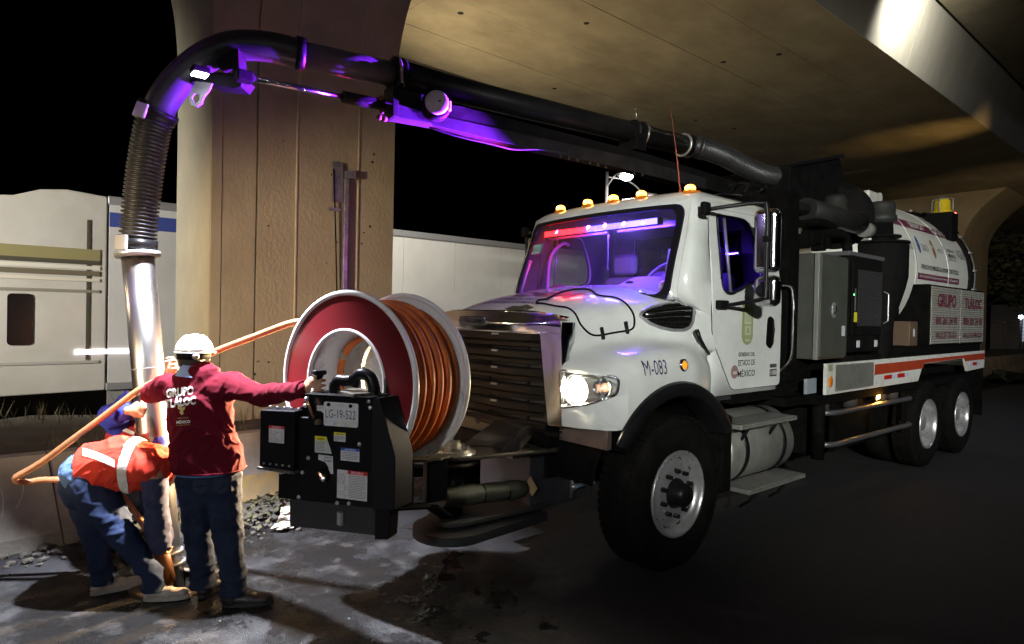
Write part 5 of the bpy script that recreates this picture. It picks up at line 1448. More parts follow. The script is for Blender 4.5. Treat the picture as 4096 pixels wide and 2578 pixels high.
tank_letters('ESTADO DE', 6.56, 19.8, 0.32, 0.05, ink, 0.005); tank_letters('MÉXICO', 6.56, 15.8, 0.32, 0.07, ink, 0.015); tank_letters('¡El poder de servir!', 6.55, 12.2, 0.34, 0.04, ink, 0.0)
tank_letters('CONAGUA', 5.50, 17.3, 0.26, 0.10, inkgrey, 0.01); tank_letters('MÉXICO', 6.10, 18.0, 0.22, 0.07, inkgrey, 0.01); tank_letters('AGUA', 4.98, 17, 0.26, 0.12, inkgrey, 0.01)
b = MB(); b.add([wt(5.27+0.05*math.cos(t), R(18)+0.10*math.sin(t)*(1.3 if math.sin(t) > 0 else 1)*1) for t in [i*0.5236 for i in range(12)]], [tuple(range(12))]); b.build('drop_mark', mat('blue_print', (0.05, 0.09, 0.3), 0.4), tk)
b = MB(); b.add([wt(5.83+0.055*math.cos(t), R(18)+0.13*math.sin(t)) for t in [i*0.5236 for i in range(12)]], [tuple(range(12))]); b.build('seal_mark', mat('brown_print', (0.32, 0.13, 0.07), 0.4), tk)
b = MB(); b.add([wt(6.32+0.04*math.cos(t), R(21.7)+0.04*math.sin(t)) for t in [i*1.0472 for i in range(6)]], [tuple(range(6))]); b.build('flower_mark', mat('dark_red_print', (0.3, 0.03, 0.05), 0.4), tk)
# on top of the tank
MB().box((-0.05, 5.75, TZ+TR-0.06), (0.22, 6.15, TZ+TR+0.16)).build('vent_box', white_dull, truck, bevel=0.02)
MB().cyl((0.12, 6.3, TZ+TR-0.02), (0.12, 6.3, TZ+TR+0.12), 0.06).cyl((0.07, 6.3, TZ+TR+0.13), (0.17, 6.3, TZ+TR+0.13), 0.07, n=20).build('vent_cap', white_dull, truck)
bcp = on_plane(2218, 487, (0, 6.9, 0), (0, 1, 0))
bx_ = bcp.x
MB().box((bx_-0.18, 6.72, bcp.z-0.50), (bx_+0.16, 7.02, bcp.z-0.10)).build('beacon_bracket', black, truck, bevel=0.02)
bc = MB().lathe((bx_, 6.87, bcp.z-0.10), (0, 0, 1), [(0.0, 0), (0.12, 0), (0.125, 0.03), (0.105, 0.04), (0.10, 0.17), (0.08, 0.20), (0, 0.205)], 28).build('beacon', beacon_y, truck)
b = MB()
for a in (0, 1.57): b.tube([(bx_+0.13*math.cos(a), 6.87+0.13*math.sin(a), bcp.z-0.10), (bx_+0.13*math.cos(a), 6.87+0.13*math.sin(a), bcp.z+0.10), (bx_, 6.87, bcp.z+0.125), (bx_-0.13*math.cos(a), 6.87-0.13*math.sin(a), bcp.z+0.10), (bx_-0.13*math.cos(a), 6.87-0.13*math.sin(a), bcp.z-0.10)], 0.009, 6)
b.build('beacon_cage', alu, bc)
rp_ = on_plane(2244, 506, (0, 7.03, 0), (0, 1, 0))
MB().sphere(rp_, 0.035).build('red_tail_lamp', emis('red_lamp_lit', (1.0, 0.06, 0.04), 30), truck)
MB().tube(bez([wt(7.16, R(66), 0.06), wt(7.17, R(54), 0.12), wt(7.17, R(44), 0.11), wt(7.17, R(36), 0.08)], 12), 0.02, 8).build('work_hose', black, truck)

# ---- tool boxes with ribbed aluminium shutters
tb = bxp('tool_box', (0.84, 5.02, 1.48), (1.205, 7.30, 2.24), black_matt, bevel=0.02)
bxp('box_plinth', (0.70, 4.55, 1.30), (1.18, 7.31, 1.49), black_matt)
sl = MB().box((0, 0, 0), (0.012, 1, 0.024)).build('shutter_slat', slat_m, tb, bevel=0.005)
NS = 24
smesh = sl.data
sl.location = (0, 0, 0)
bpy.data.objects.remove(sl)
def slat_obj(y0, y1, z0):
    key = ('slat', round(y1-y0, 3))
    if key not in _fcache:
        me = bpy.data.meshes.new('shutter_slat')
        pr = [(0, 0), (0.010, 0.004), (0.014, 0.014), (0.010, 0.024), (0, 0.028)]
        vs = [(x, 0, z) for x, z in pr] + [(x, y1-y0, z) for x, z in pr]
        me.from_pydata(vs, [], [(i, i+1, 5+i+1, 5+i) for i in range(4)] + [(4, 3, 2, 1, 0), (5, 6, 7, 8, 9), (0, 5, 9, 4)])
        me.materials.append(slat_m); _fcache[key] = me
    o = bpy.data.objects.new('shutter_slat', _fcache[key]); COL.objects.link(o)
    o.location = (1.208, y0, z0); adopt(o, tb); return o
for y0, y1 in ((5.06, 6.18), (6.21, 7.28)):
    for i in range(NS): slat_obj(y0, y1, 1.51+i*0.0295)
def wbox(o_): return lambda a, c: Vector((1.226, o_[0]+a, o_[1]+c))
for s_, cy, cz, w_, h_, bo in (('GRUPO', 5.62, 2.05, 0.72, 0.17, 0.03), ('800 201 24 90', 5.62, 1.80, 0.84, 0.105, 0.02), ('VALLE DE TOLUCA', 5.62, 1.62, 0.84, 0.085, 0.01),
                               ('TLÁLOC', 6.75, 2.06, 0.80, 0.18, 0.03), ('800 201 24 90', 6.75, 1.80, 0.86, 0.105, 0.02), ('VALLE DE MÉXICO', 6.75, 1.62, 0.86, 0.085, 0.01)):
    letters('lettering', s_, ink_maroon, (0, 0, 0), (0, 1, 0), (0, 0, 1), w_, h_, tb, warp=wbox((cy, cz)), bold=bo)
bxp('pump_cover', (0.85, 4.72, 1.40), (1.10, 4.98, 1.78), mat('brown_pump_cover', (0.12, 0.08, 0.05), 0.5))
bxp('white_label', (1.101, 4.82, 1.60), (1.104, 4.88, 1.69), lab_w, truck, 0)

# ---- side rail
b = MB(); b.prism([(1.20, 2.20, 1.37), (1.20, 7.34, 1.385), (1.20, 7.34, 1.14), (1.20, 6.52, 1.12), (1.20, 6.38, 1.30), (1.20, 4.78, 1.28), (1.20, 4.62, 1.085), (1.20, 2.20, 1.08)], (0.03, 0, 0))
rl = b.build('side_rail', white_dull, truck, bevel=0.004)
MB().prism([(1.2315, 3.32, 1.325), (1.2315, 7.32, 1.35), (1.2315, 7.32, 1.262), (1.2315, 6.41, 1.259), (1.2315, 6.37, 1.306), (1.2315, 4.80, 1.287), (1.2315, 4.76, 1.228), (1.2315, 3.32, 1.215)], (0.0015, 0, 0)).build('red_stripe', redstripe, rl)
cp_ = bxp('tread_plate', (1.231, 2.38, 1.105), (1.238, 3.28, 1.352), alu_dull, rl, 0.002)
b = MB()
for i in range(26):
    for j in range(11):
        y = 2.40+i*0.034+(0.017 if j % 2 else 0); z = 1.118+j*0.0215
        if y > 3.26: continue
        dy, dz = (0.010, 0.005) if (i+j) % 2 else (0.010, -0.005)
        b.add([Vector((1.238, y-dy, z-dz)), Vector((1.241, y, z-0.003)), Vector((1.238, y+dy, z+dz)), Vector((1.241, y, z+0.003))], [(0, 1, 2, 3)])
q = b.build('tread_diamond', alu, cp_); q['kind'] = 'stuff'
for y in (2.42, 2.83, 3.24):
    for z in (1.12, 1.34): MB().sphere((1.2385, y, z), 0.008, (0.5, 1, 1), 8, 6).build('rivet', alu, cp_)
for y, w_, mm in ((3.58, 0.22, red_refl), (3.80, 0.16, sil_refl), (3.96, 0.22, red_refl), (4.18, 0.13, sil_refl)):
    bxp('reflector_tape', (1.2305, y, 1.155), (1.233, y+w_-0.004, 1.20), mm, rl, 0)
for y, w_, mm in ((6.62, 0.14, sil_refl), (6.76, 0.2, red_refl), (6.96, 0.17, sil_refl)):
    bxp('reflector_tape', (1.2305, y, 1.19), (1.233, y+w_-0.004, 1.235), mm, rl, 0)
MB().sphere((1.236, 2.28, 1.20), 0.04, (0.3, 1, 1.3)).build('side_reflector', amber_off, rl)
bxp('info_label', (1.231, 2.24, 1.30), (1.2335, 2.32, 1.36), mat('olive_label', (0.3, 0.3, 0.2), 0.5), rl, 0)
ln = bxp('hanging_plate', (1.06, 2.12, 1.08), (1.09, 2.32, 1.22), mat('plate_grey_blue', (0.28, 0.31, 0.36), 0.5), truck, 0.003)
bxp('white_label', (1.2305, 3.34, 1.12), (1.2325, 3.38, 1.17), lab_w, rl, 0)
amb = MB().cyl((1.05, 3.68, 0.965), (1.10, 3.68, 0.965), 0.05).build('side_lamp', black_matt, truck)
MB().sphere((1.120, 3.68, 0.965), 0.042).build('side_lamp_lens', emis('side_lamp_lit', (1.0, 0.50, 0.10), 60, (0.8, 0.3, 0.02)), amb)
lamp('side_lamp_light', 'POINT', (1.20, 3.68, 0.965), 2.2, (1.0, 0.42, 0.05), 0.03)
# side guard tubes
for z in (0.885, 0.58):
    MB().tube(bez([(1.02, 2.40, z), (1.17, 2.50, z), (1.18, 3.0, z), (1.18, 4.2, z), (1.17, 4.55, z), (1.05, 4.62, z)], 30), 0.026, 10).build('side_guard', mat('guard_tube', (0.30, 0.30, 0.31), 0.35, 0.8), truck)
b = MB()
for y in (2.55, 3.55, 4.45): b.box((1.12, y, 0.5), (1.155, y+0.05, 1.07))
b.cyl((1.1, 2.35, 0.45), (1.1, 2.35, 1.05), 0.06)
b.box((0.55, 2.45, 0.45), (1.02, 4.3, 0.98))
b.build('guard_bracket', black_matt, truck)
for y, z in ((2.62, .97), (3.15, 0.95), (3.95, 0.96), (4.3, .95)):
    MB().cyl((1.06, y, z-0.07), (1.06, y, z+0.08), 0.07, n=16).build('air_tank_end', mat('dusty_black', (0.05, 0.045, 0.04), 0.6), truck)
MB().box((0.55, 7.30, 0.45), (1.22, 7.33, 1.15)).build('mud_flap', black_matt, truck)
MB().box((-1.22, 7.30, 0.45), (-0.55, 7.33, 1.15)).build('mud_flap', black_matt, truck)
MB().box((0.5, 4.7, 1.12), (1.1, 6.45, 1.2)).build('wheel_fender', black_matt, truck)

# ================================================================== BOOM
A_ = Vector((-0.05, 1.60, 3.53)); B_ = Vector((-0.33, -1.41, 3.505))
bd_ = (B_-A_).normalized(); bs_ = Vector((-bd_.y, bd_.x, 0)).normalized()   # to the camera side
if bs_.x < 0: bs_ = -bs_
along = lambda t, s_=0, z=0: A_ + bd_*t + bs_*s_ + Vector((0, 0, z))
LB = (B_-A_).length
boom = MB().cyl(along(-0.45), along(LB), 0.098, n=36).build('suction_boom_tube', boomb, truck)
for t in (LB, LB+0.05):
    MB().lathe(along(t-0.02), bd_, [(0.098, 0), (0.128, 0.0), (0.128, 0.03), (0.098, 0.03)], 40).build('coupling_ring', black_gloss, boom)
MB().tube(bez([along(LB+0.02, 0.02, 0.13), along(LB+0.05, 0.14, 0.03), along(LB+0.03, 0.12, -0.09)], 10), 0.012, 6).build('coupling_clamp', alu_dull, boom)
for t in (0.52, 0.62):
    MB().lathe(along(t-0.02), bd_, [(0.098, 0), (0.122, 0.0), (0.122, 0.025), (0.098, 0.025)], 40).build('coupling_ring', black_gloss if t < 0.6 else boomb, boom)
MB().lathe(along(0.50), bd_, [(0.123, 0), (0.127, 0.0), (0.127, 0.022), (0.123, 0.022)], 40).cyl(along(0.55, 0, 0.10), along(0.60, 0.02, 0.22), 0.008).sphere(along(0.60, 0.02, 0.22), 0.016).build('steel_clamp', steel_w, boom)
for t in (-0.02, -0.12):
    MB().lathe(along(t-0.45+0.35), bd_, [(0.098, 0), (0.118, 0.0), (0.118, 0.02), (0.098, 0.02)], 40).build('steel_clamp', alu_dull if t > -0.1 else boomb, boom)
# outer tube to elbow
E0 = B_ + bd_*0.05
C1 = at(705, 128, 4.33)
nb = MB().cyl(E0, C1, 0.090, n=36).build('outer_tube', mat('outer_tube_paint', (0.10, 0.085, 0.11), 0.45, 0, (0.12, 0.11, 0.12), 6, spec=0.3, bump=0.1), truck)
dC = (C1-E0).normalized()
MB().lathe(C1-dC*0.03, dC, [(0.09, 0), (0.115, 0.0), (0.115, 0.06), (0.09, 0.06)], 40).build('coupling_ring', black_gloss, nb)
EL = bez([C1, at(640, 112, 4.27), at(560, 108, 4.22), at(490, 131, 4.18), at(430, 178, 4.16), at(392, 225, 4.16), at(372, 262, 4.17)], 48)
elb = MB().tube(EL, 0.098, 36).build('elbow_pipe', mat('elbow_grey_paint', (0.034, 0.033, 0.040), 0.38, 0, (0.05, 0.048, 0.056), 6, spec=0.35, bump=0.08, bscale=20), truck)
dE = (EL[-1]-EL[-3]).normalized()
MB().lathe(EL[-1]-dE*0.02, dE, [(0.095, 0), (0.125, 0.0), (0.130, 0.02), (0.125, 0.04), (0.105, 0.045)], 40).build('elbow_flange', black_gloss, elb)
# corrugated suction hose
HP = bez([EL[-1], at(357, 310, 4.17), at(343, 390, 4.17), at(333, 470, 4.17), at(326, 540, 4.17), at(323, 592, 4.17)], 60)
def corr(pts, r0, r1, pitch, name, material, parent):
    L_ = [0]
    for a, c in zip(pts, pts[1:]): L_.append(L_[-1]+(c-a).length)
    T = L_[-1]; P = []; rr = []
    n = int(T/pitch)*6
    for i in range(n+1):
        s_ = T*i/n
        j = 0
        while j < len(L_)-2 and L_[j+1] < s_: j += 1
        k = (s_-L_[j])/max(1e-6, L_[j+1]-L_[j]); P.append(pts[j].lerp(pts[j+1], k))
        ph = (i % 6)
        rr.append((r0, r1*0.98+r0*0.02, r1, r1, r0, r0)[ph])
    return MB().tube(P, r0, 32, rfun=lambda i: rr[i]).build(name, material, parent)
hs = corr(HP, 0.094, 0.112, 0.026, 'suction_hose', mat('corrugated_rubber', (0.022, 0.022, 0.024), 0.42, 0, (0.035, 0.034, 0.035), 7, rvar=0.1), truck)
for k in (0.06, 0.92):
    i = int(len(HP)*k); p = HP[i]; d = (HP[min(i+1, len(HP)-1)]-HP[max(0, i-1)]).normalized()
    MB().lathe(p-d*0.03, d, [(0.112, 0), (0.118, 0.0), (0.118, 0.06), (0.112, 0.06)], 40).build('hose_cuff', black_gloss, hs)
    sd_ = Vector((0.55, -0.80, 0)).normalized()
    sx_ = d.cross(sd_).normalized()
    c = p+sd_*0.112
    MB().hexa([c+sx_*a+d*e+sd_*f for f in (0, 0.022) for a, e in ((-0.045, -0.05), (0.05, -0.05), (0.05, 0.05), (-0.045, 0.05))]).build('clamp_buckle', mat('bright_buckle', (0.85, 0.83, 0.86), 0.25, 0.6), hs, bevel=0.008)
PT = at(324, 600, 4.17)
PBt = MH + Vector((-0.075, 0.0, -0.5))
pp = MB().tube([PT, PT.lerp(PBt, 0.3), PT.lerp(PBt, 0.6), PBt], 0.097, 40).build('steel_suction_pipe', pipe_metal, truck)
dP = (PBt-PT).normalized()
MB().lathe(PT-dP*0.015, dP, [(0.095, 0), (0.135, 0.0), (0.138, 0.012), (0.132, 0.03), (0.10, 0.035)], 40).build('pipe_flange', alu, pp)
for t, r_ in ((0.80, 0.112), (0.83, 0.12)):
    q = PT.lerp(PBt, t*0.93)
    MB().lathe(q, dP, [(0.096, 0), (r_, 0.0), (r_, 0.02), (0.096, 0.02)], 40).build('pipe_flange', alu, pp)
MB().cyl(PT+dP*0.75, PT+dP*0.757, 0.0985, n=40).build('pipe_seam', mat('pipe_seam_dark', (0.2, 0.18, 0.16), 0.5, 0.6), pp)

# beam under the tube
def bpt(px, py, s_=0.10): return on_plane(px, py, A_+bs_*s_, bs_)
def plate2(name, pts, s0, s1, material, parent, bevel=0.004):
    P = [bpt(a, c, s0) for a, c in pts]
    return MB().prism(P, bs_*(s1-s0)).build(name, material, parent, bevel=bevel)
bm_ = plate2('boom_beam', [(1000, 255), (1060, 262), (1500, 372), (1700, 432), (1700, 470), (1640, 452), (1420, 396), (1180, 345), (1010, 300)], -0.06, 0.10, black, truck)
plate2('beam_side_plate', [(1010, 268), (1490, 372), (1660, 420), (1660, 446), (1440, 392), (1200, 340), (1016, 295)], 0.101, 0.108, mat('beam_grey', (0.014, 0.013, 0.014), 0.7, 0, (0.026, 0.024, 0.025), 6, spec=0.05), bm_)
hm = None
for k, (a, c) in enumerate([(1318, 368), (1338, 373), (1358, 377), (1388, 384), (1407, 388), (1425, 393), (1492, 408), (1511, 412)]):
    q = bpt(a, c, 0.109)
    o_ = MB().cyl(q-bs_*0.003, q+bs_*0.002, 0.013, n=14).build('beam_hole', dark, bm_)
plate2('beam_saddle', [(1455, 325), (1478, 330), (1478, 368), (1455, 362)], -0.11, 0.125, black, bm_)
# telescoping cylinder with bracket, white disc
bk2 = plate2('cylinder_housing', [(905, 215), (1000, 238), (1012, 296), (1008, 303), (910, 286)], -0.06, 0.07, mat('housing_grey', (0.028, 0.026, 0.032), 0.4, 0, (0.018, 0.016, 0.02), 5, spec=0.08), truck, 0.008)
plate2('housing_rib', [(905, 240), (1005, 262), (1005, 266), (905, 244)], 0.071, 0.082, boomb, bk2, 0.002)
plate2('housing_flange', [(902, 212), (915, 215), (917, 288), (903, 286)], -0.08, 0.085, boomb, bk2)
for a, c in ((896, 232), (899, 262), (904, 280), (892, 276)):
    q = bpt(a, c, 0.03); MB().sphere(q, 0.022, n=10, k=8).build('rusty_bolt', mat('rusty_bolt', (0.16, 0.08, 0.05), 0.6, 0.4), bk2)
cyl_a, cyl_b = bpt(905, 248, 0.0), bpt(806, 228, 0.0)
MB().cyl(cyl_a, cyl_b, 0.042, n=28).build('hydraulic_cylinder', boomb, truck)
rod_b = on_plane(574, 181, A_, bs_)
MB().cyl(cyl_b, rod_b, 0.020, n=24).build('chrome_rod', chrome, truck)
MB().box(rod_b-Vector((0.04, 0.05, 0.035)), rod_b+Vector((0.04, 0.05, 0.035))).build('rod_clevis', black, truck, bevel=0.01)
dsc = bpt(1028, 241, 0.22); dn = (bs_*0.9+bd_*0.35).normalized()
dm = mat('white_disc_plastic', (0.66, 0.64, 0.70), 0.35, 0, (0.5, 0.48, 0.52), 12)
dd_ = MB().lathe(dsc, dn, [(0.0, 0.014), (0.07, 0.014), (0.085, 0.006), (0.088, -0.01), (0.08, -0.02), (0, -0.02)], 40).build('boom_spool', dm, truck)
MB().lathe(dsc-dn*0.021, -dn, [(0.08, 0), (0.098, 0.0), (0.11, 0.05), (0.11, 0.10), (0, 0.10)], 40).build('spool_drum', black, dd_)
x_, y_, _ = frame_of(dn)
MB().tube([dsc+dn*0.016+x_*0.0, dsc+dn*0.022+bd_*-0.05+Vector((0, 0, 0.02)), dsc+dn*0.02+bd_*-0.075+Vector((0, 0, 0.03))], 0.006, 6).build('spool_lever', black, dd_)
MB().sphere(dsc+dn*0.02, 0.008).build('spool_bolt', alu, dd_)
pq = dsc+bd_*-0.095; MB().box(pq-Vector((0.01, 0.02, 0.045)), pq+Vector((0.01, 0.02, 0.03))).build('spool_tab', dm, dd_, bevel=0.006)
# elbow bracketry
ep = lambda px, py, d=4.17: at(px, py, d)
def plate3(name, pts, d0, th, material, parent, bevel=0.003):
    n_ = (fw*0.94+rt*0.0).normalized()
    P = [at(a, c, d0) for a, c in pts]
    return MB().prism(P, fw*th).build(name, material, parent, bevel=bevel)
br1 = plate3('elbow_bracket', [(508, 142), (560, 113), (563, 175), (583, 190), (570, 208), (500, 203), (470, 186), (448, 196), (444, 188), (480, 172), (512, 170), (547, 172), (543, 140), (512, 158)], 4.10, 0.12, mat('bracket_violet_black', (0.011, 0.010, 0.013), 0.6, 0, (0.008, 0.007, 0.009), 8, spec=0.08), truck)
plate3('bracket_arm', [(478, 172), (560, 178), (572, 186), (566, 204), (545, 207), (478, 190)], 4.06, 0.04, MATS['bracket_violet_black'], br1)
def holed3(name, outer, inner, d0, material, parent, th=0.012):
    return holed(name, outer, inner, lambda a, c: at(a, -c, d0), material, parent, cuts=0, solid=th)
lug_o = [(454, -208), (461, -193), (500, -197), (494, -212), (479, -232), (475, -245), (464, -253), (452, -250), (445, -238), (447, -225)]
lug_i = [(452, -232), (455, -225), (461, -221), (470, -224), (471, -235), (466, -243), (458, -244)]
holed3('lifting_lug', lug_o, list(reversed(lug_i)), 4.08, mat('lug_pale_paint', (0.30, 0.31, 0.34), 0.45, 0, (0.24, 0.24, 0.27), 10), br1, th=0.018)
wlp = at(470, 171, 3.88)
wk = MB().box(wlp-Vector((0.05, 0.05, 0.008)), wlp+Vector((0.05, 0.05, 0.03))).build('work_lamp', black, truck, bevel=0.01)
MB().box(wlp-Vector((0.042, 0.042, 0.018)), wlp+Vector((0.042, 0.042, -0.009))).build('lamp_lens', emis('work_lamp_lit', (0.92, 0.88, 1.0), 90), wk, bevel=0.006)
lamp('work_lamp_light', 'SPOT', wlp-fw*0.07+Vector((0.0, 0.0, -0.05)), 2500, (0.84, 0.88, 1.0), 0.045, (-0.22, -2.62, 0), 76, 0.75)
hl_m = mat('hydraulic_line', (0.03, 0.028, 0.028), 0.7, spec=0.05)
MB().tube(bez([at(515, 172, 4.14), at(528, 182, 4.12), at(540, 178, 4.12), at(556, 168, 4.12)], 16), 0.006, 6).build('hydraulic_line', hl_m, truck)
MB().tube(bez([at(1010, 300, 4.5), at(1080, 322, 4.6), at(1150, 338, 4.75), at(1210, 352, 4.9), at(1270, 352, 5.0), at(1330, 362, 5.1)], 30), 0.007, 6).build('hydraulic_line', hl_m, truck)
# flexible upper hose to the hopper
fp = bez([along(-0.42), on_x(1640, 345, 0.02), on_x(1700, 366, 0.12), on_x(1752, 392, 0.22), on_x(1800, 412, 0.30), on_x(1862, 421, 0.36)], 40)
uh = corr(fp, 0.098, 0.110, 0.022, 'flexible_boom_hose', MATS['corrugated_rubber'], truck)
dq = (fp[-1]-fp[-3]).normalized()
MB().lathe(fp[-1]-dq*0.06, dq, [(0.11, 0), (0.122, 0.0), (0.122, 0.02), (0.11, 0.02)], 40).lathe(fp[-1], dq, [(0.11, 0), (0.128, 0.0), (0.128, 0.025), (0.11, 0.025)], 40).build('hose_clamp', mat('brass_clamp', (0.55, 0.5, 0.35), 0.35, 0.9), uh)

# ================================================================== FRONT REEL AND ITS SWING ARM
RN = Vector((0.31627, -0.94867, 0)); RU = Vector((0.94867, 0.31627, 0)); RC = Vector((0.438, -2.153, 1.353)); RR = 0.525
def rl_(s_, u_=0, z=0): return RC + RN*s_ + RU*u_ + Vector((0, 0, z))
W_ = 0.50
reel = MB().lathe(rl_(0), RN, [(0.302, 0.0), (0.302, -W_)], 64).build('hose_reel', reelw, truck, solid=0.006)
fl = MB().lathe(rl_(0), RN, [(0.300, 0.012), (RR-0.02, 0.004), (RR-0.02, -0.006), (0.300, 0.0)], 128, smooth=False, close=True).build('reel_flange', reelr, reel)
MB().torus(rl_(0), RN, RR-0.008, 0.017, 96, 12).build('flange_rim', reelw, fl)
MB().torus(rl_(0.008), RN, 0.303, 0.012, 80, 10).build('hub_rim', reelw, fl)
fb = MB().lathe(rl_(-W_), RN, [(0.302, 0.0), (RR-0.09, 0.008), (RR-0.02, 0.035), (RR-0.015, 0.028), (RR-0.09, -0.004), (0.302, -0.01)], 96, close=True).build('reel_flange', reelw, reel)
MB().torus(rl_(-W_+0.03), RN, RR-0.008, 0.016, 96, 12).build('flange_rim', reelw, fb)
MB().lathe(rl_(-W_+0.06), RN, [(0, 0.0), (0.30, 0.0)], 64).build('reel_back_plate', reelw, reel)
hb_ = MB().lathe(rl_(-W_+0.062), RN, [(0.0, 0.05), (0.03, 0.05), (0.03, 0.012), (0.11, 0.012), (0.112, 0.0)], 40).build('hub_plate', reelw, reel)
for a in (0.3, 1.9, 3.4, 5.0):
    MB().cyl(rl_(-W_+0.07, 0.085*math.cos(a), 0.085*math.sin(a)), rl_(-W_+0.095, 0.085*math.cos(a), 0.085*math.sin(a)), 0.008, n=8).build('hub_bolt', alu_dull, hb_)
for a, z in ((0.10, 0.28),):
    MB().box((0, 0, 0), (0.02, 0.05, 0.05)).build('clip', alu_dull, reel) if False else None
# windings: two layers of helical wraps
hr = 0.024
def helix(r, s0, s1, turns, ph=0, n=72):
    P = []
    T = int(turns*n)
    for i in range(T+1):
        a = 2*math.pi*i/n+ph
        s_ = s0+(s1-s0)*i/T
        # wraps lie slightly uneven
        dr = 0.004*noise.noise(Vector((a*0.3, r*20, 0)))
        P.append(rl_(s_+0.002*noise.noise(Vector((a*0.7, 3, r))), (r+dr)*math.cos(a), (r+dr)*math.sin(a)))
    return P
wr = MB().tube(helix(0.440, -0.03, -W_+0.05, 8.2), hr, 10).build('wound_hose', hose_or, reel)
MB().tube(helix(0.405, -0.03, -W_+0.05, 9, 0.5), hr, 8).build('wound_hose', hose_or, reel)
MB().tube(helix(0.462, -0.055, -W_+0.10, 4.6, 1.0), hr, 10).build('wound_hose', hose_or, reel)
# feed hose inside the drum, its clips
fhp = [rl_(-0.20, 0.265*math.cos(a), 0.265*math.sin(a)) for a in [R(75+8*i) for i in range(17)]]
fhp = fhp[:13]+[rl_(-0.20, -0.255, -0.06), rl_(-0.19, -0.25, -0.18)]
MB().tube(bez(fhp, 60), 0.021, 12).build('feed_hose', hose_or, reel)
for a in (R(150), R(75)):
    q = rl_(-0.20, 0.272*math.cos(a), 0.272*math.sin(a))
    MB().box(q-Vector((0.03, 0.02, 0.022)), q+Vector((0.03, 0.02, 0.022))).build('hose_clip', mat('clip_steel', (0.5, 0.45, 0.36), 0.4, 0.8), reel, bevel=0.004)

# control panel in front of the reel
PH = R(-58); PN = Vector((math.cos(PH), math.sin(PH), 0)); PU = Vector((-PN.y, PN.x, 0)); P0 = Vector((0.754, -2.324, 0))
pw = lambda u_, z, s_=0: P0 + PU*u_ + PN*s_ + Vector((0, 0, z))
def pprism(name, pts, s0, s1, material, parent, bevel=0.004):
    return MB().prism([pw(a, c, s0) for a, c in pts], PN*(s1-s0)).build(name, material, parent, bevel=bevel)
cpn = pprism('control_panel', [(-0.385, 0.755), (0.185, 0.765), (0.17, 1.32), (-0.205, 1.315), (-0.205, 1.20), (-0.385, 1.20)], -0.03, 0.0, black_gloss, truck)
pprism('panel_housing', [(-0.37, 0.77), (0.17, 0.78), (0.15, 1.31), (-0.20, 1.305), (-0.37, 1.18)], -0.17, -0.031, black, cpn, 0.01)
pprism('top_shelf', [(-0.22, 1.316), (0.18, 1.322), (0.18, 1.33), (-0.22, 1.326)], -0.18, 0.012, black, cpn, 0.002)
# slanting side bracket that carries the reel
sbp = [pw(0.175, 1.325, 0), pw(0.20, 1.325, -0.03), pw(0.30, 1.03, -0.02), pw(0.30, 0.76, -0.02), pw(0.185, 0.757, 0.0), pw(0.165, 1.0, 0)]
MB().prism(sbp, -PN*0.16+PU*0.02).build('reel_bracket', mat('bracket_black', (0.006, 0.006, 0.008), 0.6, 0, (0.010, 0.010, 0.011), 5, spec=0.15), truck, bevel=0.006)
skm = mat('skirt_black', (0.016, 0.016, 0.019), 0.5, 0, (0.03, 0.03, 0.03), 6)
pprism('rubber_skirt', [(-0.335, 0.60), (0.19, 0.615), (0.19, 0.757), (-0.34, 0.75)], -0.10, -0.035, skm, truck)
pprism('support_leg', [(0.19, 0.60), (0.268, 0.61), (0.275, 0.76), (0.19, 0.757)], -0.12, -0.02, black_gloss, truck)
# separate box on the left with its warning plate
jb = pprism('junction_box', [(-0.482, 0.925), (-0.262, 0.918), (-0.262, 1.235), (-0.482, 1.228)], -0.10, 0.035, black_gloss, truck, 0.006)
pprism('box_lip', [(-0.49, 0.912), (-0.255, 0.905), (-0.255, 0.918), (-0.49, 0.925)], -0.11, 0.045, steel_w, jb, 0.002)
for i in range(5):
    MB().cyl(pw(-0.45+0.04*i, 0.945, 0.035), pw(-0.45+0.04*i, 0.945, 0.041), 0.006, n=8).build('box_rivet', alu_dull, jb)
    MB().cyl(pw(-0.46+0.045*i, 1.232, -0.02), pw(-0.46+0.045*i, 1.245, -0.02), 0.006, n=8).build('box_rivet', alu, jb)
def sticker(name, u0, z0, u1, z1, s_, base, head=None, hc=None, hh=0.018, lines=0, parent=None, title=None, tcol=None, left=0.0):
    """flat printed label: body, coloured heading, rows of small print"""
    par = parent or cpn
    W3 = lambda e: (lambda a, c: pw(a, c, s_+e))
    o = decal(name, [[(u0, z0), (u1, z0), (u1, z1), (u0, z1)]], base, W3(0), par)
    if hc: decal(name+'_heading', [[(u0+left, z1-hh), (u1, z1-hh), (u1, z1), (u0+left, z1)]], hc, W3(0.0006), o if par is cpn and False else par)
    if lines:
        P = []
        zt = z1-(hh if hc else 0)-0.006; dz = (zt-z0-0.004)/lines
        random.seed(int(u0*1000)+lines)
        for i in range(lines):
            e = u1-0.006-random.uniform(0, 0.3)*(u1-u0-left)*(1 if i % 3 == 2 else 0.2)
            P.append([(u0+left+0.006, zt-dz*i-dz*0.45), (e, zt-dz*i-dz*0.45), (e, zt-dz*i), (u0+left+0.006, zt-dz*i)])
        decal(name+'_print', P, inkgrey, W3(0.0007), par)
    if title:
        letters('lettering', title, tcol or ink, (0, 0, 0), (1, 0, 0), (0, 0, 1), (u1-u0-left)*0.6, hh*0.62, par, warp=lambda a, c: pw((u0+left+u1)/2+a, z1-hh/2+c, s_+0.0014), bold=0.01)
    return o
lw = mat('label_white', (0.66, 0.65, 0.64), 0.45, 0, (0.5, 0.5, 0.5), 60)
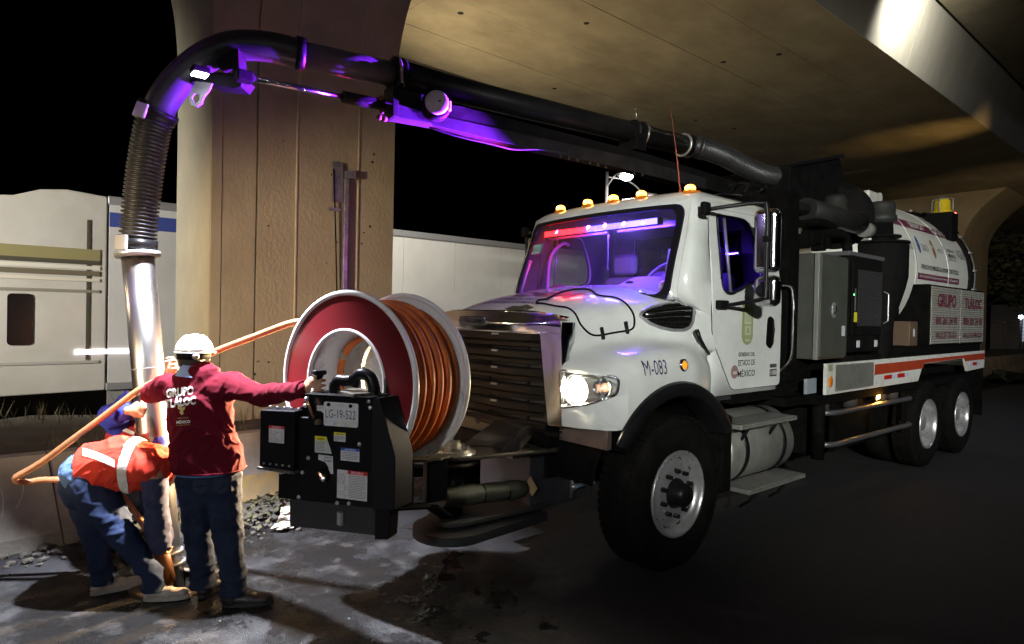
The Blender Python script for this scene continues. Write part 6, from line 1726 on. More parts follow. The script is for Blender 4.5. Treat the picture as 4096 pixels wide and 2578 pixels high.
# licence plate
pl = pprism('licence_plate', roundpoly([(-0.104, 1.168), (0.100, 1.170), (0.100, 1.293), (-0.104, 1.293)], 0.012), 0.004, 0.010, plate_w, cpn, 0.002)
letters('lettering', 'LG-19-522', ink, (0, 0, 0), (1, 0, 0), (0, 0, 1), 0.178, 0.044, pl, warp=lambda a, c: pw(-0.002+a, 1.233+c, 0.0115), bold=-0.005)
letters('lettering', 'EDOMEX', mat('faint_grey_ink', (0.5, 0.5, 0.46), 0.5), (0, 0, 0), (1, 0, 0), (0, 0, 1), 0.07, 0.013, pl, warp=lambda a, c: pw(-0.002+a, 1.277+c, 0.0115), bold=0.0)
for i, (u_, mm) in enumerate(((-0.045, (0.1, 0.45, 0.6)), (-0.03, (0.7, 0.5, 0.15)), (0.0, (0.7, 0.55, 0.1)), (0.02, (0.15, 0.45, 0.65)), (0.045, (0.72, 0.55, 0.2)), (0.06, (0.7, 0.6, 0.2)))):
    decal('colour_mark', [[(u_, 1.174), (u_+0.014, 1.174), (u_+0.017, 1.186), (u_+0.006, 1.199)]], mat('plate_tint_%d' % i, tuple(0.35+0.5*k for k in mm), 0.4), lambda a, c: pw(a, c, 0.0112), pl)
for u_ in (-0.072, 0.058):
    MB().cyl(pw(u_, 1.279, 0.010), pw(u_, 1.279, 0.018), 0.009, n=10).build('plate_bolt', black, pl)
sticker('warning_label', -0.422, 1.060, -0.325, 1.150, 0.0365, lw, hc=lab_red, hh=0.014, lines=0, title='PELIGRO', tcol=ink_white, parent=jb)
decal('pictogram', [[(-0.41, 1.085), (-0.407, 1.085), (-0.407, 1.128), (-0.41, 1.128)], [(-0.34, 1.085), (-0.337, 1.085), (-0.337, 1.128), (-0.34, 1.128)], [(-0.41, 1.085), (-0.337, 1.085), (-0.337, 1.087), (-0.41, 1.087)], [(-0.40, 1.10), (-0.355, 1.122), (-0.353, 1.119), (-0.398, 1.097)]], inkgrey, lambda a, c: pw(a, c, 0.0372), jb)
decal('warning_print', [[(-0.415, 1.066+0.005*i), (-0.332, 1.066+0.005*i), (-0.332, 1.068+0.005*i), (-0.415, 1.068+0.005*i)] for i in range(3)], inkgrey, lambda a, c: pw(a, c, 0.0372), jb)
sticker('caution_label', -0.046, 1.090, 0.024, 1.137, 0.0008, lw, hc=lab_yel, hh=0.014, lines=4, title='PRECAUCIÓN')
sticker('caution_label', -0.160, 1.022, -0.090, 1.108, 0.0008, mat('label_greenish', (0.55, 0.58, 0.52), 0.5), hc=lab_yel, hh=0.022, lines=6, title='PRECAUCIÓN')
decal('green_corner', [[(-0.11, 1.108), (-0.09, 1.085), (-0.07, 1.06), (-0.057, 1.022), (-0.09, 1.022), (-0.09, 1.108)]], mat('label_greenish2', (0.5, 0.56, 0.5), 0.5), lambda a, c: pw(a, c, 0.0009), cpn)
sticker('notice_label', -0.003, 0.994, 0.107, 1.060, 0.0008, lw, hc=lab_blue, hh=0.014, lines=5, title='AVISO', tcol=ink_white)
sticker('danger_label', -0.022, 0.797, 0.155, 0.945, 0.0008, lw, hc=lab_red, hh=0.018, lines=14, title='PELIGRO', tcol=ink_white, left=0.062)
b = MB(); b.torus(pw(0.004, 0.898, 0.0018), PN, 0.022, 0.0014, 28, 5); b.tube([pw(-0.008, 0.914, 0.002), pw(0.018, 0.882, 0.002)], 0.0014, 4)
b.tube([pw(0.025, 0.87, 0.002), pw(0.027, 0.845, 0.002), pw(0.015, 0.832, 0.002), pw(-0.012, 0.832, 0.002)], 0.0012, 4).tube([pw(-0.012, 0.82, 0.002), pw(0.02, 0.818, 0.002), pw(0.034, 0.812, 0.002)], 0.0012, 4)
b.build('pictogram', inkgrey, cpn)
cl_ = decal('control_label', [[(-0.138, 1.012), (-0.050, 1.010), (-0.046, 0.918), (-0.068, 0.918), (-0.078, 0.955), (-0.095, 0.975), (-0.138, 0.985)]], lw, lambda a, c: pw(a, c, 0.0008), cpn)
letters('lettering', 'CONTROL', ink, (0, 0, 0), (1, 0, 0), (0, 0, 1), 0.045, 0.010, cl_, warp=lambda a, c: pw(-0.080+a, 1.000+c, 0.0014))
letters('lettering', 'DE BOMBA', ink, (0, 0, 0), (1, 0, 0), (0, 0, 1), 0.045, 0.010, cl_, warp=lambda a, c: pw(-0.080+a, 0.984+c, 0.0014))
decal('control_label', [[(-0.152, 1.27), (-0.105, 1.27), (-0.105, 1.225), (-0.125, 1.24), (-0.152, 1.24)]], lw, lambda a, c: pw(a, c, 0.0008), cpn)
copper = mat('copper_lever', (0.62, 0.30, 0.16), 0.3, 0.8)
for (u0, z0), (u1, z1) in (((-0.155, 1.205), (-0.183, 1.305)), ((-0.120, 0.922), (-0.072, 0.899))):
    lv = MB().lathe(pw(u0+0.02, z0-0.012, 0.0), PN, [(0, 0.006), (0.035, 0.006), (0.038, 0.0)], 24).build('valve_lever', black_matt, cpn)
    MB().cyl(pw(u0, z0, 0.02), pw(u1, z1, 0.05), 0.008, 0.006, 10).build('lever_rod', copper, lv)
    MB().sphere(pw(u1, z1, 0.05), 0.011, n=12, k=8).build('lever_knob', alu, lv)
    MB().lathe(pw(u0+0.02, z0-0.022, 0.006), PN, [(0, 0.02), (0.014, 0.02), (0.018, 0.0)], 6, smooth=False).build('lever_nut', mat('brass_nut', (0.45, 0.38, 0.25), 0.35, 0.9), lv)
for u_, z in ((-0.225, 1.262), (-0.20, 0.988), (0.155, 1.308), (0.165, 1.276), (0.105, 1.085), (-0.385+0.012, 0.895), (-0.235, 0.908), (-0.255, 0.775), (0.05, 0.775), (-0.355, 0.90), (-0.02, 0.77)):
    MB().lathe(pw(u_, z, 0.0), PN, [(0, 0.008), (0.008, 0.007), (0.011, 0.0)], 12).build('panel_bolt', alu, cpn)
MB().box(pw(-0.02, 0.68, -0.03)-Vector((0.02, 0.012, 0.035)), pw(-0.02, 0.68, -0.03)+Vector((0.02, 0.012, 0.035))).build('plug_socket', mat('socket_grey', (0.3, 0.3, 0.3), 0.4), truck, bevel=0.006)
# swivel elbow pipes on top of the housing, joystick
sw = MB().tube(bez([pw(-0.105, 1.32, -0.09), pw(-0.105, 1.365, -0.09), pw(-0.085, 1.395, -0.09), pw(-0.04, 1.395, -0.09), pw(0.0, 1.40, -0.09)], 20), 0.030, 14).tube(bez([pw(0.0, 1.37, -0.10), pw(0.02, 1.42, -0.10), pw(0.06, 1.435, -0.10), pw(0.105, 1.415, -0.10), pw(0.125, 1.36, -0.10), pw(0.125, 1.32, -0.10)], 24), 0.032, 14).build('swivel_elbow', black_gloss, truck)
MB().box(pw(0.03, 1.33, -0.1)-Vector((0.11, 0.08, 0.006)), pw(0.03, 1.33, -0.1)+Vector((0.11, 0.08, 0.014))).build('swivel_base', steel_w, sw, bevel=0.004)
MB().cyl(pw(0.06, 1.46, -0.10), pw(0.06, 1.475, -0.10), 0.008, n=8).build('grease_nipple', alu, sw)
jy = MB().cyl(pw(-0.245, 1.255, -0.06), pw(-0.245, 1.30, -0.07), 0.030, 0.016, 16).build('joystick', black_matt, truck)
JH = pw(-0.225, 1.385, -0.10)
MB().cyl(pw(-0.24, 1.285, -0.07), pw(-0.235, 1.345, -0.09), 0.017, n=16).build('joystick_collar', steel_w, jy)
MB().tube([pw(-0.235, 1.33, -0.09), JH, JH+Vector((0.01, 0.02, 0.04))], 0.016, 12).build('joystick_grip', black, jy)
MB().box(JH+Vector((-0.02, -0.03, 0.03)), JH+Vector((0.035, 0.045, 0.06))).build('joystick_head', black_gloss, jy, bevel=0.012)

# swing arm, pivot, side box
arm_top = bxp('arm_plate', (0.20, -1.05, 0.80), (0.62, -0.55, 0.83), steel_w)
piv = Vector((0.43, -1.40, 0))
bb = MB(); bb.prism([Vector((0.43+0.155*math.cos(a), -1.40+0.155*math.sin(a), 0.835)) for a in [R(180+12*i) for i in range(16)]]+[Vector((0.72, -0.80, 0.835)), Vector((0.15, -0.80, 0.835))], (0, 0, 0.022))
edge = mat('worn_black_plate', (0.035, 0.032, 0.027), 0.42, 0.3, (0.10, 0.085, 0.06), 5, rvar=0.12, bump=0.2, bscale=40)
sa = bb.build('swing_plate', edge, truck, bevel=0.004)
bb = MB(); bb.prism([Vector((0.43+0.16*math.cos(a), -1.40+0.16*math.sin(a), 0.795)) for a in [R(90+12*i) for i in range(31)]], (0, 0, 0.018)); bb.build('swing_plate', edge, truck, bevel=0.004)
pb = MB().lathe(piv, (0, 0, 1), [(0.15, 0.857), (0.15, 0.87), (0.125, 0.872), (0.125, 0.885), (0.06, 0.887), (0.06, 0.915), (0.05, 0.918), (0.05, 0.935), (0.0, 0.936)], 36).build('pivot_bearing', steel_w, truck)
MB().cyl((0.43, -1.40, 0.93), (0.43, -1.40, 0.972), 0.022, n=6, smooth=False).build('pivot_bolt', chrome, pb)
for i in range(8):
    a = i*0.785+0.2
    MB().cyl((0.43+0.10*math.cos(a), -1.40+0.10*math.sin(a), 0.884), (0.43+0.10*math.cos(a), -1.40+0.10*math.sin(a), 0.905), 0.014, n=6, smooth=False).build('bearing_bolt', steel_w, pb)
MB().cyl((0.43, -1.40, 0.42), (0.43, -1.40, 0.80), 0.07, n=28).build('pivot_post', black_gloss, truck)
for z, r_ in ((0.42, 0.16), (0.33, 0.25)):
    bb = MB(); bb.prism([Vector((0.43+r_*math.cos(a), -1.40+r_*math.sin(a), z)) for a in [R(180+12*i) for i in range(16)]]+[Vector((0.62, -0.72, z)), Vector((0.22, -0.72, z))], (0, 0, 0.028 if z > 0.4 else 0.06)); bb.build('lower_plate', mat('dull_grey_plate', (0.012, 0.012, 0.014), 0.7, 0, (0.024, 0.024, 0.026), 5, bump=0.2), truck, bevel=0.004)
# frame from the reel bracket to the pivot
def beam(p, q, w, z0, z1, name, m_=black_gloss, dz=0.0):
    p, q = Vector((p[0], p[1], 0)), Vector((q[0], q[1], 0)); d = (q-p).normalized(); s_ = Vector((-d.y, d.x, 0))*w/2
    return MB().hexa([Vector((v_.x, v_.y, z+(dz if j in (1, 2) else 0))) for z in (z0, z1) for j, v_ in enumerate((p-s_, q-s_, q+s_, p+s_))]).build(name, m_, truck, bevel=0.004)
f0, f1, f2 = at(900, 1079, 3.42), at(1012, 1077, 3.56), at(1060, 1078, 3.95)
beam(f0.xy, f1.xy, 0.09, f0.z-0.016, f0.z, 'reel_frame_plate', edge, f1.z-f0.z)
beam(f1.xy, (0.43, -1.43), 0.12, f1.z-0.016, f1.z, 'reel_frame_plate', edge, 0.86-f1.z)
g0, g1 = at(902, 1192, 3.42), at(1010, 1186, 3.56)
beam(g0.xy, g1.xy, 0.09, g0.z-0.016, g0.z, 'reel_frame_plate', black, g1.z-g0.z)
beam(g1.xy, (0.43, -1.43), 0.10, g1.z-0.016, g1.z, 'reel_frame_plate', black, 0.45-g1.z)
q0, q1 = at(907, 1080, 3.44), at(972, 1080, 3.50)
beam(q0.xy, q1.xy, 0.05, g0.z, f0.z-0.017, 'reel_frame_post')
q0, q1 = at(1000, 1080, 3.58), at(1048, 1080, 3.66)
beam(q0.xy, q1.xy, 0.05, g1.z, f1.z-0.02, 'reel_frame_post')
beam((0.10, -2.02), (0.43, -1.42), 0.10, 0.72, 0.78, 'reel_cradle', black)

# side box of the arm on the truck, tapered
def sidebox():
    b = MB()
    P = [(0.02, -0.86, 0.40), (0.56, -0.84, 0.40), (0.62, -0.28, 0.43), (0.02, -0.28, 0.43), (0.02, -0.86, 0.86), (0.56, -0.84, 0.86), (0.62, -0.28, 0.66), (0.02, -0.28, 0.66)]
    return b.hexa([Vector(p) for p in P]).build('arm_side_box', mat('blue_black_paint', (0.030, 0.030, 0.038), 0.36, 0, (0.05, 0.048, 0.05), 7, bump=0.1, bscale=50), truck, bevel=0.006)
sb = sidebox()
MB().hexa([Vector(p) for p in ((0.50, -0.845, 0.862), (0.575, -0.845, 0.862), (0.63, -0.27, 0.664), (0.54, -0.27, 0.664), (0.50, -0.845, 0.872), (0.575, -0.845, 0.872), (0.63, -0.27, 0.674), (0.54, -0.27, 0.674))]).build('box_edge', steel_w, sb)
vx = lambda y, z: Vector((0.56+0.06*(y+0.84)/0.56+0.004, y, z))
MB().box(vx(-0.50, 0.655)-Vector((0.002, 0.055, 0.012)), vx(-0.50, 0.655)+Vector((0.004, 0.055, 0.012))).build('white_label', lab_w, sb)
vv = MB().cyl(vx(-0.47, 0.45), vx(-0.47, 0.60)+Vector((0.01, 0, 0)), 0.016, n=8).sphere(vx(-0.47, 0.53)+Vector((0.02, 0, 0)), 0.03).cyl(vx(-0.47, 0.59)+Vector((0.008, 0, 0)), vx(-0.47, 0.63)+Vector((0.008, 0, 0)), 0.024, n=6, smooth=False).build('ball_valve', mat('valve_brass_grey', (0.42, 0.40, 0.34), 0.35, 0.8), sb)
MB().box(vx(-0.47, 0.545)+Vector((0.035, -0.02, -0.012)), vx(-0.26, 0.545)+Vector((0.045, 0.0, 0.012))).build('valve_handle', mat('pale_blue_handle', (0.25, 0.36, 0.48), 0.4), vv, bevel=0.006)
# curved lug and peaked guard plate on the arm
lugp = []
for i in range(15):
    a = R(180-180*i/14); lugp.append((0.06*math.cos(a), 0.06*math.sin(a)))
outp = [(-0.24, -0.01), (-0.16, 0.03)] + [(0.115*math.cos(R(150-20*i))+0.0, 0.035+0.09*math.sin(R(150-20*i))) for i in range(6)] + [(0.17, 0.02), (0.21, -0.02)]
inn_ = [(0.20-0.0, -0.03), (0.075, -0.01)]+[(0.06*math.cos(R(20+20*i)), 0.02+0.055*math.sin(R(20+20*i))) for i in range(8)]+[(-0.08, -0.03)]
MB().prism([Vector((0.60, -0.92+a, 0.885+c)) for a, c in outp+inn_], (0.022, 0, 0)).build('arm_lug', black_gloss, truck, bevel=0.003)
MB().add([Vector(p) for p in ((0.30, -1.22, 0.865), (0.62, -0.98, 0.87), (0.52, -0.66, 0.99), (0.16, -0.78, 1.0), (0.58, -0.52, 0.88), (0.2, -0.5, 0.88))], [(0, 1, 2, 3), (3, 2, 4, 5)]).build('peaked_guard', edge, truck, solid=0.012)
bxp('front_crossmember', (-0.60, -0.72, 0.62), (0.60, -0.60, 1.02), black)
bxp('cooler_plate', (-0.55, -0.80, 0.86), (0.45, -0.77, 1.02), mat('olive_steel', (0.10, 0.095, 0.065), 0.5, 0.3))
for i in range(4): MB().cyl((-0.3+0.2*i, -0.803, 0.94), (-0.3+0.2*i, -0.801, 0.94), 0.028 if i % 2 else 0.012, n=12).build('plate_hole', dark, truck)
# rolled tarp tied with cord, lying on the lower plate
tp = MB(); pa, pb_ = Vector((0.50, -1.52, 0.60)), Vector((0.56, -0.88, 0.57))
P = [pa.lerp(pb_, i/24) for i in range(25)]
def tr_(i):
    t = i/24
    return 0.068*(1-0.35*max(0, t-0.85)/0.15)*(1-0.18*math.exp(-((t-0.45)/0.03)**2)-0.15*math.exp(-((t-0.75)/0.03)**2))*(0.75+0.25*min(1, t*6))
tp.tube(P, 0.068, 28, rfun=tr_)
for i, v_ in enumerate(tp.v):
    q = Vector(v_); k = noise.noise(Vector((q.x*22, q.y*5, q.z*22)))
    tp.v[i] = tuple(q+(q-pa.lerp(pb_, 0.5)).normalized()*0*k + Vector((0.010*k, 0, 0.012*k)))
tpo = tp.build('rolled_tarp', tarp); tag(tpo, 'rolled olive tarp tied with cord stowed in the swing arm', 'tarp')
MB().torus(pa.lerp(pb_, 0.45), pb_-pa, 0.058, 0.005, 24, 6).torus(pa.lerp(pb_, 0.75), pb_-pa, 0.058, 0.005, 24, 6).build('cord', black, tpo)
b = MB(); b.add([pb_+Vector((0, 0.0, 0.02)), pb_+Vector((0.03, 0.02, 0.09)), pb_+Vector((0.05, 0.07, 0.0)), pb_+Vector((0.04, 0.03, -0.05))], [(0, 1, 2, 3)]); b.build('torn_end', mat('tan_rag', (0.35, 0.24, 0.12), 0.8), tpo, solid=0.006)
# ================================================================== PEOPLE
def cap(b, a, c, ra, rc, side=None, fl=1.0, n=16):
    """tapered capsule; side = direction of the wide axis, fl = depth/width"""
    a, c = Vector(a), Vector(c)
    d = (c-a)
    L_ = d.length
    if L_ < 1e-5: d = Vector((0, 0, 1)); L_ = 1e-5
    d = d.normalized()
    if side is None: x = frame_of(d)[0]
    else:
        x = Vector(side); x = (x-d*x.dot(d)).normalized()
    y = d.cross(x)
    rings = []
    K = 5
    for k in range(K+1):
        t = math.pi/2*(k/K); rings.append((-math.cos(t)*ra*min(1, fl+0.2), ra*math.sin(t)))
    for k in range(K+1):
        t = math.pi/2*(k/K); rings.append((L_+math.sin(t)*rc*min(1, fl+0.2), rc*math.cos(t)))
    vs = []
    for h, r in rings:
        r = max(r, 1e-4)
        for i in range(n):
            t = 2*math.pi*i/n
            vs.append(a+d*h+x*(r*math.cos(t))+y*(r*fl*math.sin(t)))
    m_ = len(rings)
    fs = [(j*n+i, j*n+(i+1) % n, (j+1)*n+(i+1) % n, (j+1)*n+i) for j in range(m_-1) for i in range(n)]
    fs += [tuple(range(n-1, -1, -1)), tuple((m_-1)*n+i for i in range(n))]
    b.add(vs, fs, True)
def flesh(name, segs, voxel, material, parent, smooth=4, wr=0.0, wscale=(9, 9, 20), seed=0, wfun=None, cuts=()):
    b = MB()
    for s_ in segs: cap(b, *s_)
    me = bpy.data.meshes.new(name); me.from_pydata(b.v, [], b.f)
    bm = bmesh.new(); bm.from_mesh(me); bmesh.ops.recalc_face_normals(bm, faces=bm.faces); bm.to_mesh(me); bm.free()
    o = bpy.data.objects.new(name, me); COL.objects.link(o)
    md = o.modifiers.new('r', 'REMESH'); md.mode = 'VOXEL'; md.voxel_size = voxel; md.use_smooth_shade = True
    md = o.modifiers.new('s', 'SMOOTH'); md.factor = 0.5; md.iterations = smooth
    realise(o)
    me = o.data
    if wr:
        ns = [v_.normal.copy() for v_ in me.vertices]
        for v_, nn in zip(me.vertices, ns):
            p = v_.co
            wp_ = Vector((noise.noise(p*4+Vector((seed, 0, 0))), noise.noise(p*4+Vector((0, seed, 5))), noise.noise(p*4+Vector((9, 0, seed)))))*0.9
            q = Vector((p.x*wscale[0], p.y*wscale[1], p.z*wscale[2])) + wp_ + Vector((seed, seed, 0))
            k = max(0, 1-abs(noise.noise(q))*3.2)**1.6        # sharp ridges
            k2 = max(0, 1-abs(noise.noise(q*1.9+Vector((3, seed, 7))))*3.0)**1.6
            k3 = noise.noise(q*0.6+Vector((0, seed*2, 1)))
            amp = wr*(wfun(p) if wfun else 1)
            v_.co = p + nn*(amp*(k*0.85+k2*0.4+k3*0.7-0.45))
    for cp_, cn_ in cuts:      # open hems: cut the cloth off along a plane, cn_ points to the part that goes
        bm = bmesh.new(); bm.from_mesh(me)
        bmesh.ops.bisect_plane(bm, geom=bm.verts[:]+bm.edges[:]+bm.faces[:], plane_co=cp_, plane_no=cn_, clear_outer=True)
        bm.to_mesh(me); bm.free()
    me.materials.clear(); me.materials.append(material)
    for p in me.polygons: p.use_smooth = True
    adopt(o, parent)
    return o
def hem(surf, p0, ax, r, material, parent, name='hem', lift=0.003, tr=0.006, n=72):
    bv = bvh_of(surf); x, y, d = frame_of(ax); P = []
    for i in range(n):
        t = 2*math.pi*i/n; dr = x*math.cos(t)+y*math.sin(t)
        h = bv.ray_cast(Vector(p0)+dr*r, -dr)
        if h[0] is not None: P.append(h[0]+dr*lift*0.3)
    return MB().tube(P, tr, 6, closed=True).build(name, material, parent)
def finger(base, d1, d2, L_, r):
    a = Vector(base); p1 = a+Vector(d1).normalized()*L_*0.42; p2 = p1+Vector(d2).normalized()*L_*0.32
    d3 = (Vector(d2)*1.6-Vector(d1)*0.6).normalized(); p3 = p2+d3*L_*0.24
    return [(a, p1, r, r*0.94), (p1, p2, r*0.94, r*0.85), (p2, p3, r*0.85, r*0.72)]
def hand(wrist, palm_dir, across, curl, size=1.0, thumb=1, spread=0.1):
    """wrist point, direction of the palm, direction thumb->little finger, curl direction (towards the palm side)"""
    w = Vector(wrist); d = Vector(palm_dir).normalized(); x = Vector(across); x = (x-d*x.dot(d)).normalized(); c = Vector(curl); c = (c-d*c.dot(d)-x*c.dot(x)).normalized()
    s_ = size; S_ = [(w, w+d*0.045*s_, 0.026*s_, 0.036*s_, x, 0.62), (w+d*0.04*s_-x*0.015*s_, w+d*0.085*s_-x*0.018*s_, 0.030*s_, 0.028*s_, x, 0.5), (w+d*0.04*s_+x*0.015*s_, w+d*0.078*s_+x*0.02*s_, 0.028*s_, 0.024*s_, x, 0.5)]
    for i, (off, L_) in enumerate(((-0.034, 0.075), (-0.011, 0.084), (0.012, 0.078), (0.034, 0.062))):
        base = w+d*(0.088-0.004*abs(i-1.2))*s_+x*off*s_
        dd = (d*0.75+c*0.65+x*(i-1.5)*spread).normalized(); d2 = (d*-0.15+c*1.0).normalized()
        S_ += finger(base, dd, d2, L_*s_, 0.0092*s_)
    tb_ = w+d*0.028*s_-x*0.030*s_
    S_ += finger(tb_, (d*0.7-x*0.55+c*0.45), (d*0.6+x*0.1+c*0.8), 0.062*s_, 0.0115*s_)
    return S_
def head(c, f, u_, r=0.098):
    """c centre, f facing, u_ up"""
    c = Vector(c); f = Vector(f).normalized(); u_ = Vector(u_); u_ = (u_-f*u_.dot(f)).normalized(); x = f.cross(u_)
    S_ = [(c+u_*0.03-f*0.012, c+u_*0.035+f*0.01, r*0.86, r*0.86, x, 1.12), (c-u_*0.05+f*0.03, c-u_*0.085+f*0.04, r*0.62, r*0.45, x, 0.9),
          (c+u_*0.01+f*0.09, c-u_*0.03+f*0.108, 0.011, 0.017), (c-u_*0.058+f*0.083, c-u_*0.062+f*0.083, 0.020, 0.020, x, 0.5), (c+u_*0.015+f*0.075-x*0.03, c+u_*0.015+f*0.075+x*0.03, 0.02, 0.02)]
    for s_ in (-1, 1): S_.append((c+x*s_*0.082+u_*0.015-f*0.005, c+x*s_*0.084-u_*0.025, 0.019, 0.014, f, 0.5))
    return S_
def shoe(name, heel, toe, material, parent, sole, h=0.085, w=0.048, top=None):
    """shoe from heel to toe on the ground"""
    heel, toe = Vector(heel), Vector(toe); d = (toe-heel); L_ = d.length; d.normalize(); x = d.cross(Vector((0, 0, 1))).normalized()
    S_ = [(heel+d*0.035+Vector((0, 0, 0.045)), heel+d*(L_*0.55)+Vector((0, 0, 0.042)), w*0.85, w*0.88, x, 0.85), (heel+d*(L_*0.5)+Vector((0, 0, 0.036)), toe-d*0.045+Vector((0, 0, 0.034)), w*0.95, w*0.88, x, 0.68),
          (heel+d*0.05+Vector((0, 0, 0.05)), heel+d*0.058+Vector((0, 0, h+0.045)), w*0.98, w*0.92, x, 1.0)]
    o = flesh(name, S_, 0.007, material, parent, 5, 0.002, (40, 40, 40))
    b = MB(); P = []
    for i in range(28):
        t = 2*math.pi*i/28; k = math.cos(t); ww = w*(0.98 if k > 0 else 0.86)
        P.append(heel+d*(L_/2+k*(L_/2+0.003))+x*(ww*math.copysign(abs(math.sin(t))**0.7, math.sin(t))))
    b.prism([p+Vector((0, 0, 0.003)) for p in P], (0, 0, 0.024)); b.build('sole', sole, o, bevel=0.004)
    return o
UP = Vector((0, 0, 1))
fwh = Vector((fw.x, fw.y, 0)).normalized(); rth = Vector((rt.x, rt.y, 0)).normalized()   # ground directions away from / right of the viewer
sole_b = mat('black_sole', (0.02, 0.02, 0.02), 0.7); sole_w = mat('pale_sole', (0.5, 0.46, 0.42), 0.6)
def band(name, surf, p0, ax, r, w, material, parent, side=None, lift=0.006, arc=None, n=64, origin=None):
    """reflective tape wrapped round a garment: shot inwards at the cloth"""
    bv = bvh_of(surf); x, y, d = frame_of(ax)
    rows = []
    a0, a1 = arc if arc else (0, 2*math.pi)
    for j in range(4):
        row = []
        for i in range(n+1):
            t = a0+(a1-a0)*i/n
            q = Vector(p0)+d*(w*(j/3-0.5)); dr = x*math.cos(t)+y*math.sin(t)
            h = bv.ray_cast(q+dr*r, -dr)
            row.append(h[0]+dr*lift if h[0] is not None and (h[0]-q).length < r else q+dr*lift)
        rows.append(row)
    return MB().grid(rows).build(name, material, parent)

def man_standing():
    t = thing('person', 'standing man in maroon long sleeved shirt and white helmet gripping the joystick', 'person', (-0.20, -2.68, 0))
    D = 3.80
    # joints
    hipc = at(492, 1118, D)
    hl, hr_ = at(457, 1132, D), at(528, 1132, D)
    aL = at(476, 1378, 3.84); kL = at(466, 1262, 3.80)
    aR = at(549, 1392, 3.74); kR = at(537, 1262, 3.76)
    aL.z = 0.10; aR.z = 0.10
    wst = at(488, 1060, D); ch = at(470, 960, D); ub = at(466, 912, D); nk_ = at(460, 876, D)
    sL, sR = at(388, 908, 3.80), at(548, 906, 3.80)
    eR, wR = at(618, 930, 3.66), at(684, 926, 3.50)
    gR = pw(-0.232, 1.352, -0.085)
    wR = gR + (at(660, 928, 3.52)-gR).normalized()*0.075
    eL = at(357, 925, 3.98); wL = at(392, 876, 4.02)
    hc = at(457, 836, 3.82)
    hf = (fwh*0.96-rth*0.15)
    # skin body, one mesh
    S_ = head(hc, hf, UP, 0.086) + [(nk_-UP*0.05, hc-UP*0.05, 0.056, 0.055), (nk_-UP*0.06, ch, 0.10, 0.13, rth, 0.7), (sL, sR, 0.06, 0.06), (ch, wst, 0.14, 0.13, rth, 0.72), (wst, hipc, 0.13, 0.14, rth, 0.75),
          (hl, kL, 0.075, 0.052), (hr_, kR, 0.075, 0.052), (kL, aL, 0.052, 0.030), (kR, aR, 0.052, 0.030), (aL, aL+Vector((0, 0, -0.05)), 0.028, 0.026), (aR, aR+Vector((0, 0, -0.05)), 0.028, 0.026),
          (sR, eR, 0.048, 0.038), (eR, wR, 0.038, 0.026), (sL, eL, 0.048, 0.038), (eL, wL, 0.040, 0.028)]
    hd_ = (gR-wR).normalized()
    S_ += hand(wR, (gR-wR)+UP*0.01, -UP, (fwh*0.9+rth*0.4), 1.0)
    S_ += hand(wL, (at(413, 858, 4.0)-wL), -UP-rth*0.3, (fwh*-0.7+rth*0.6), 1.0)
    flesh('body', S_, 0.0065, skin, t, 2)
    # trousers
    def tw(p): return 0.6+1.2*max(0, 1-abs(p.z-0.14)/0.16)+0.8*max(0, 1-abs(p.z-0.45)/0.12)+0.5*max(0, 1-abs(p.z-0.75)/0.1)
    S_ = [(at(491, 1098, D), at(492, 1130, D), 0.178, 0.180, rth, 0.72), (at(463, 1128, D), at(464, 1190, 3.8), 0.120, 0.098, rth, 0.95), (at(522, 1128, D), at(529, 1190, 3.77), 0.120, 0.098, rth, 0.95),
          (at(464, 1190, 3.8), kL, 0.098, 0.083), (kL, aL+UP*0.06, 0.080, 0.072), (at(529, 1190, 3.77), kR, 0.098, 0.083), (kR, aR+UP*0.06, 0.080, 0.072),
          (aL+UP*0.07, aL-UP*0.05, 0.072, 0.076), (aR+UP*0.07, aR-UP*0.05, 0.072, 0.078)]
    tr = flesh('trousers', S_, 0.0075, denim, t, 4, 0.009, (5, 5, 13), 3, tw, cuts=[(Vector((0, 0, 0.075)), -UP)])
    # back pockets and belt loops as stitched patches
    bv = bvh_of(tr)
    for px in (470, 520):
        P = []
        for a, c in ((-16, -13), (16, -13), (16, 12), (0, 20), (-16, 12)):
            o_ = CAM_POS; d = (at(px+a, 1142+c, 1)-o_).normalized(); h = bv.ray_cast(o_, d)
            if h[0] is not None: P.append(h[0]-d*0.004)
        if len(P) > 3: MB().add(P, [tuple(range(len(P)))]).build('back_pocket', mat('denim_patch', (0.016, 0.023, 0.046), 0.9, bump=0.15, bscale=260), tr, solid=0.003)
    # pale undershirt showing at the hem
    S_ = [(at(490, 1070, D), at(491, 1120, D), 0.18, 0.196, rth, 0.78)]
    flesh('undershirt', S_, 0.010, denim_l, t, 3, 0.002, (9, 9, 9), 5, cuts=[(at(490, 1110, D), -UP+rth*0.04)])
    # shirt
    def sw_(p): return 0.8+1.0*max(0, 1-abs(p.z-0.95)/0.2)
    S_ = [(at(466, 900, D), at(470, 960, D), 0.150, 0.190, rth, 0.72), (at(470, 960, D), at(483, 1040, D), 0.190, 0.185, rth, 0.76), (at(483, 1040, D), at(491, 1112, D), 0.190, 0.212, rth, 0.80),
          (sL+rth*0.03, sR-rth*0.03, 0.078, 0.078), (at(425, 920, D), at(515, 918, D), 0.105, 0.105), (at(462, 888, D), at(466, 915, D), 0.085, 0.14, rth, 0.75),
          (sR-rth*0.02, eR, 0.086, 0.063), (eR, wR-(wR-eR).normalized()*0.01, 0.064, 0.046),
          (sL+rth*0.02, eL, 0.084, 0.064), (eL, eL.lerp(wL, 0.22), 0.064, 0.056)]
    sh_ = flesh('shirt', S_, 0.007, maroon, t, 4, 0.014, (7, 7, 6), 1, sw_, cuts=[(at(490, 1104, D), -UP)])
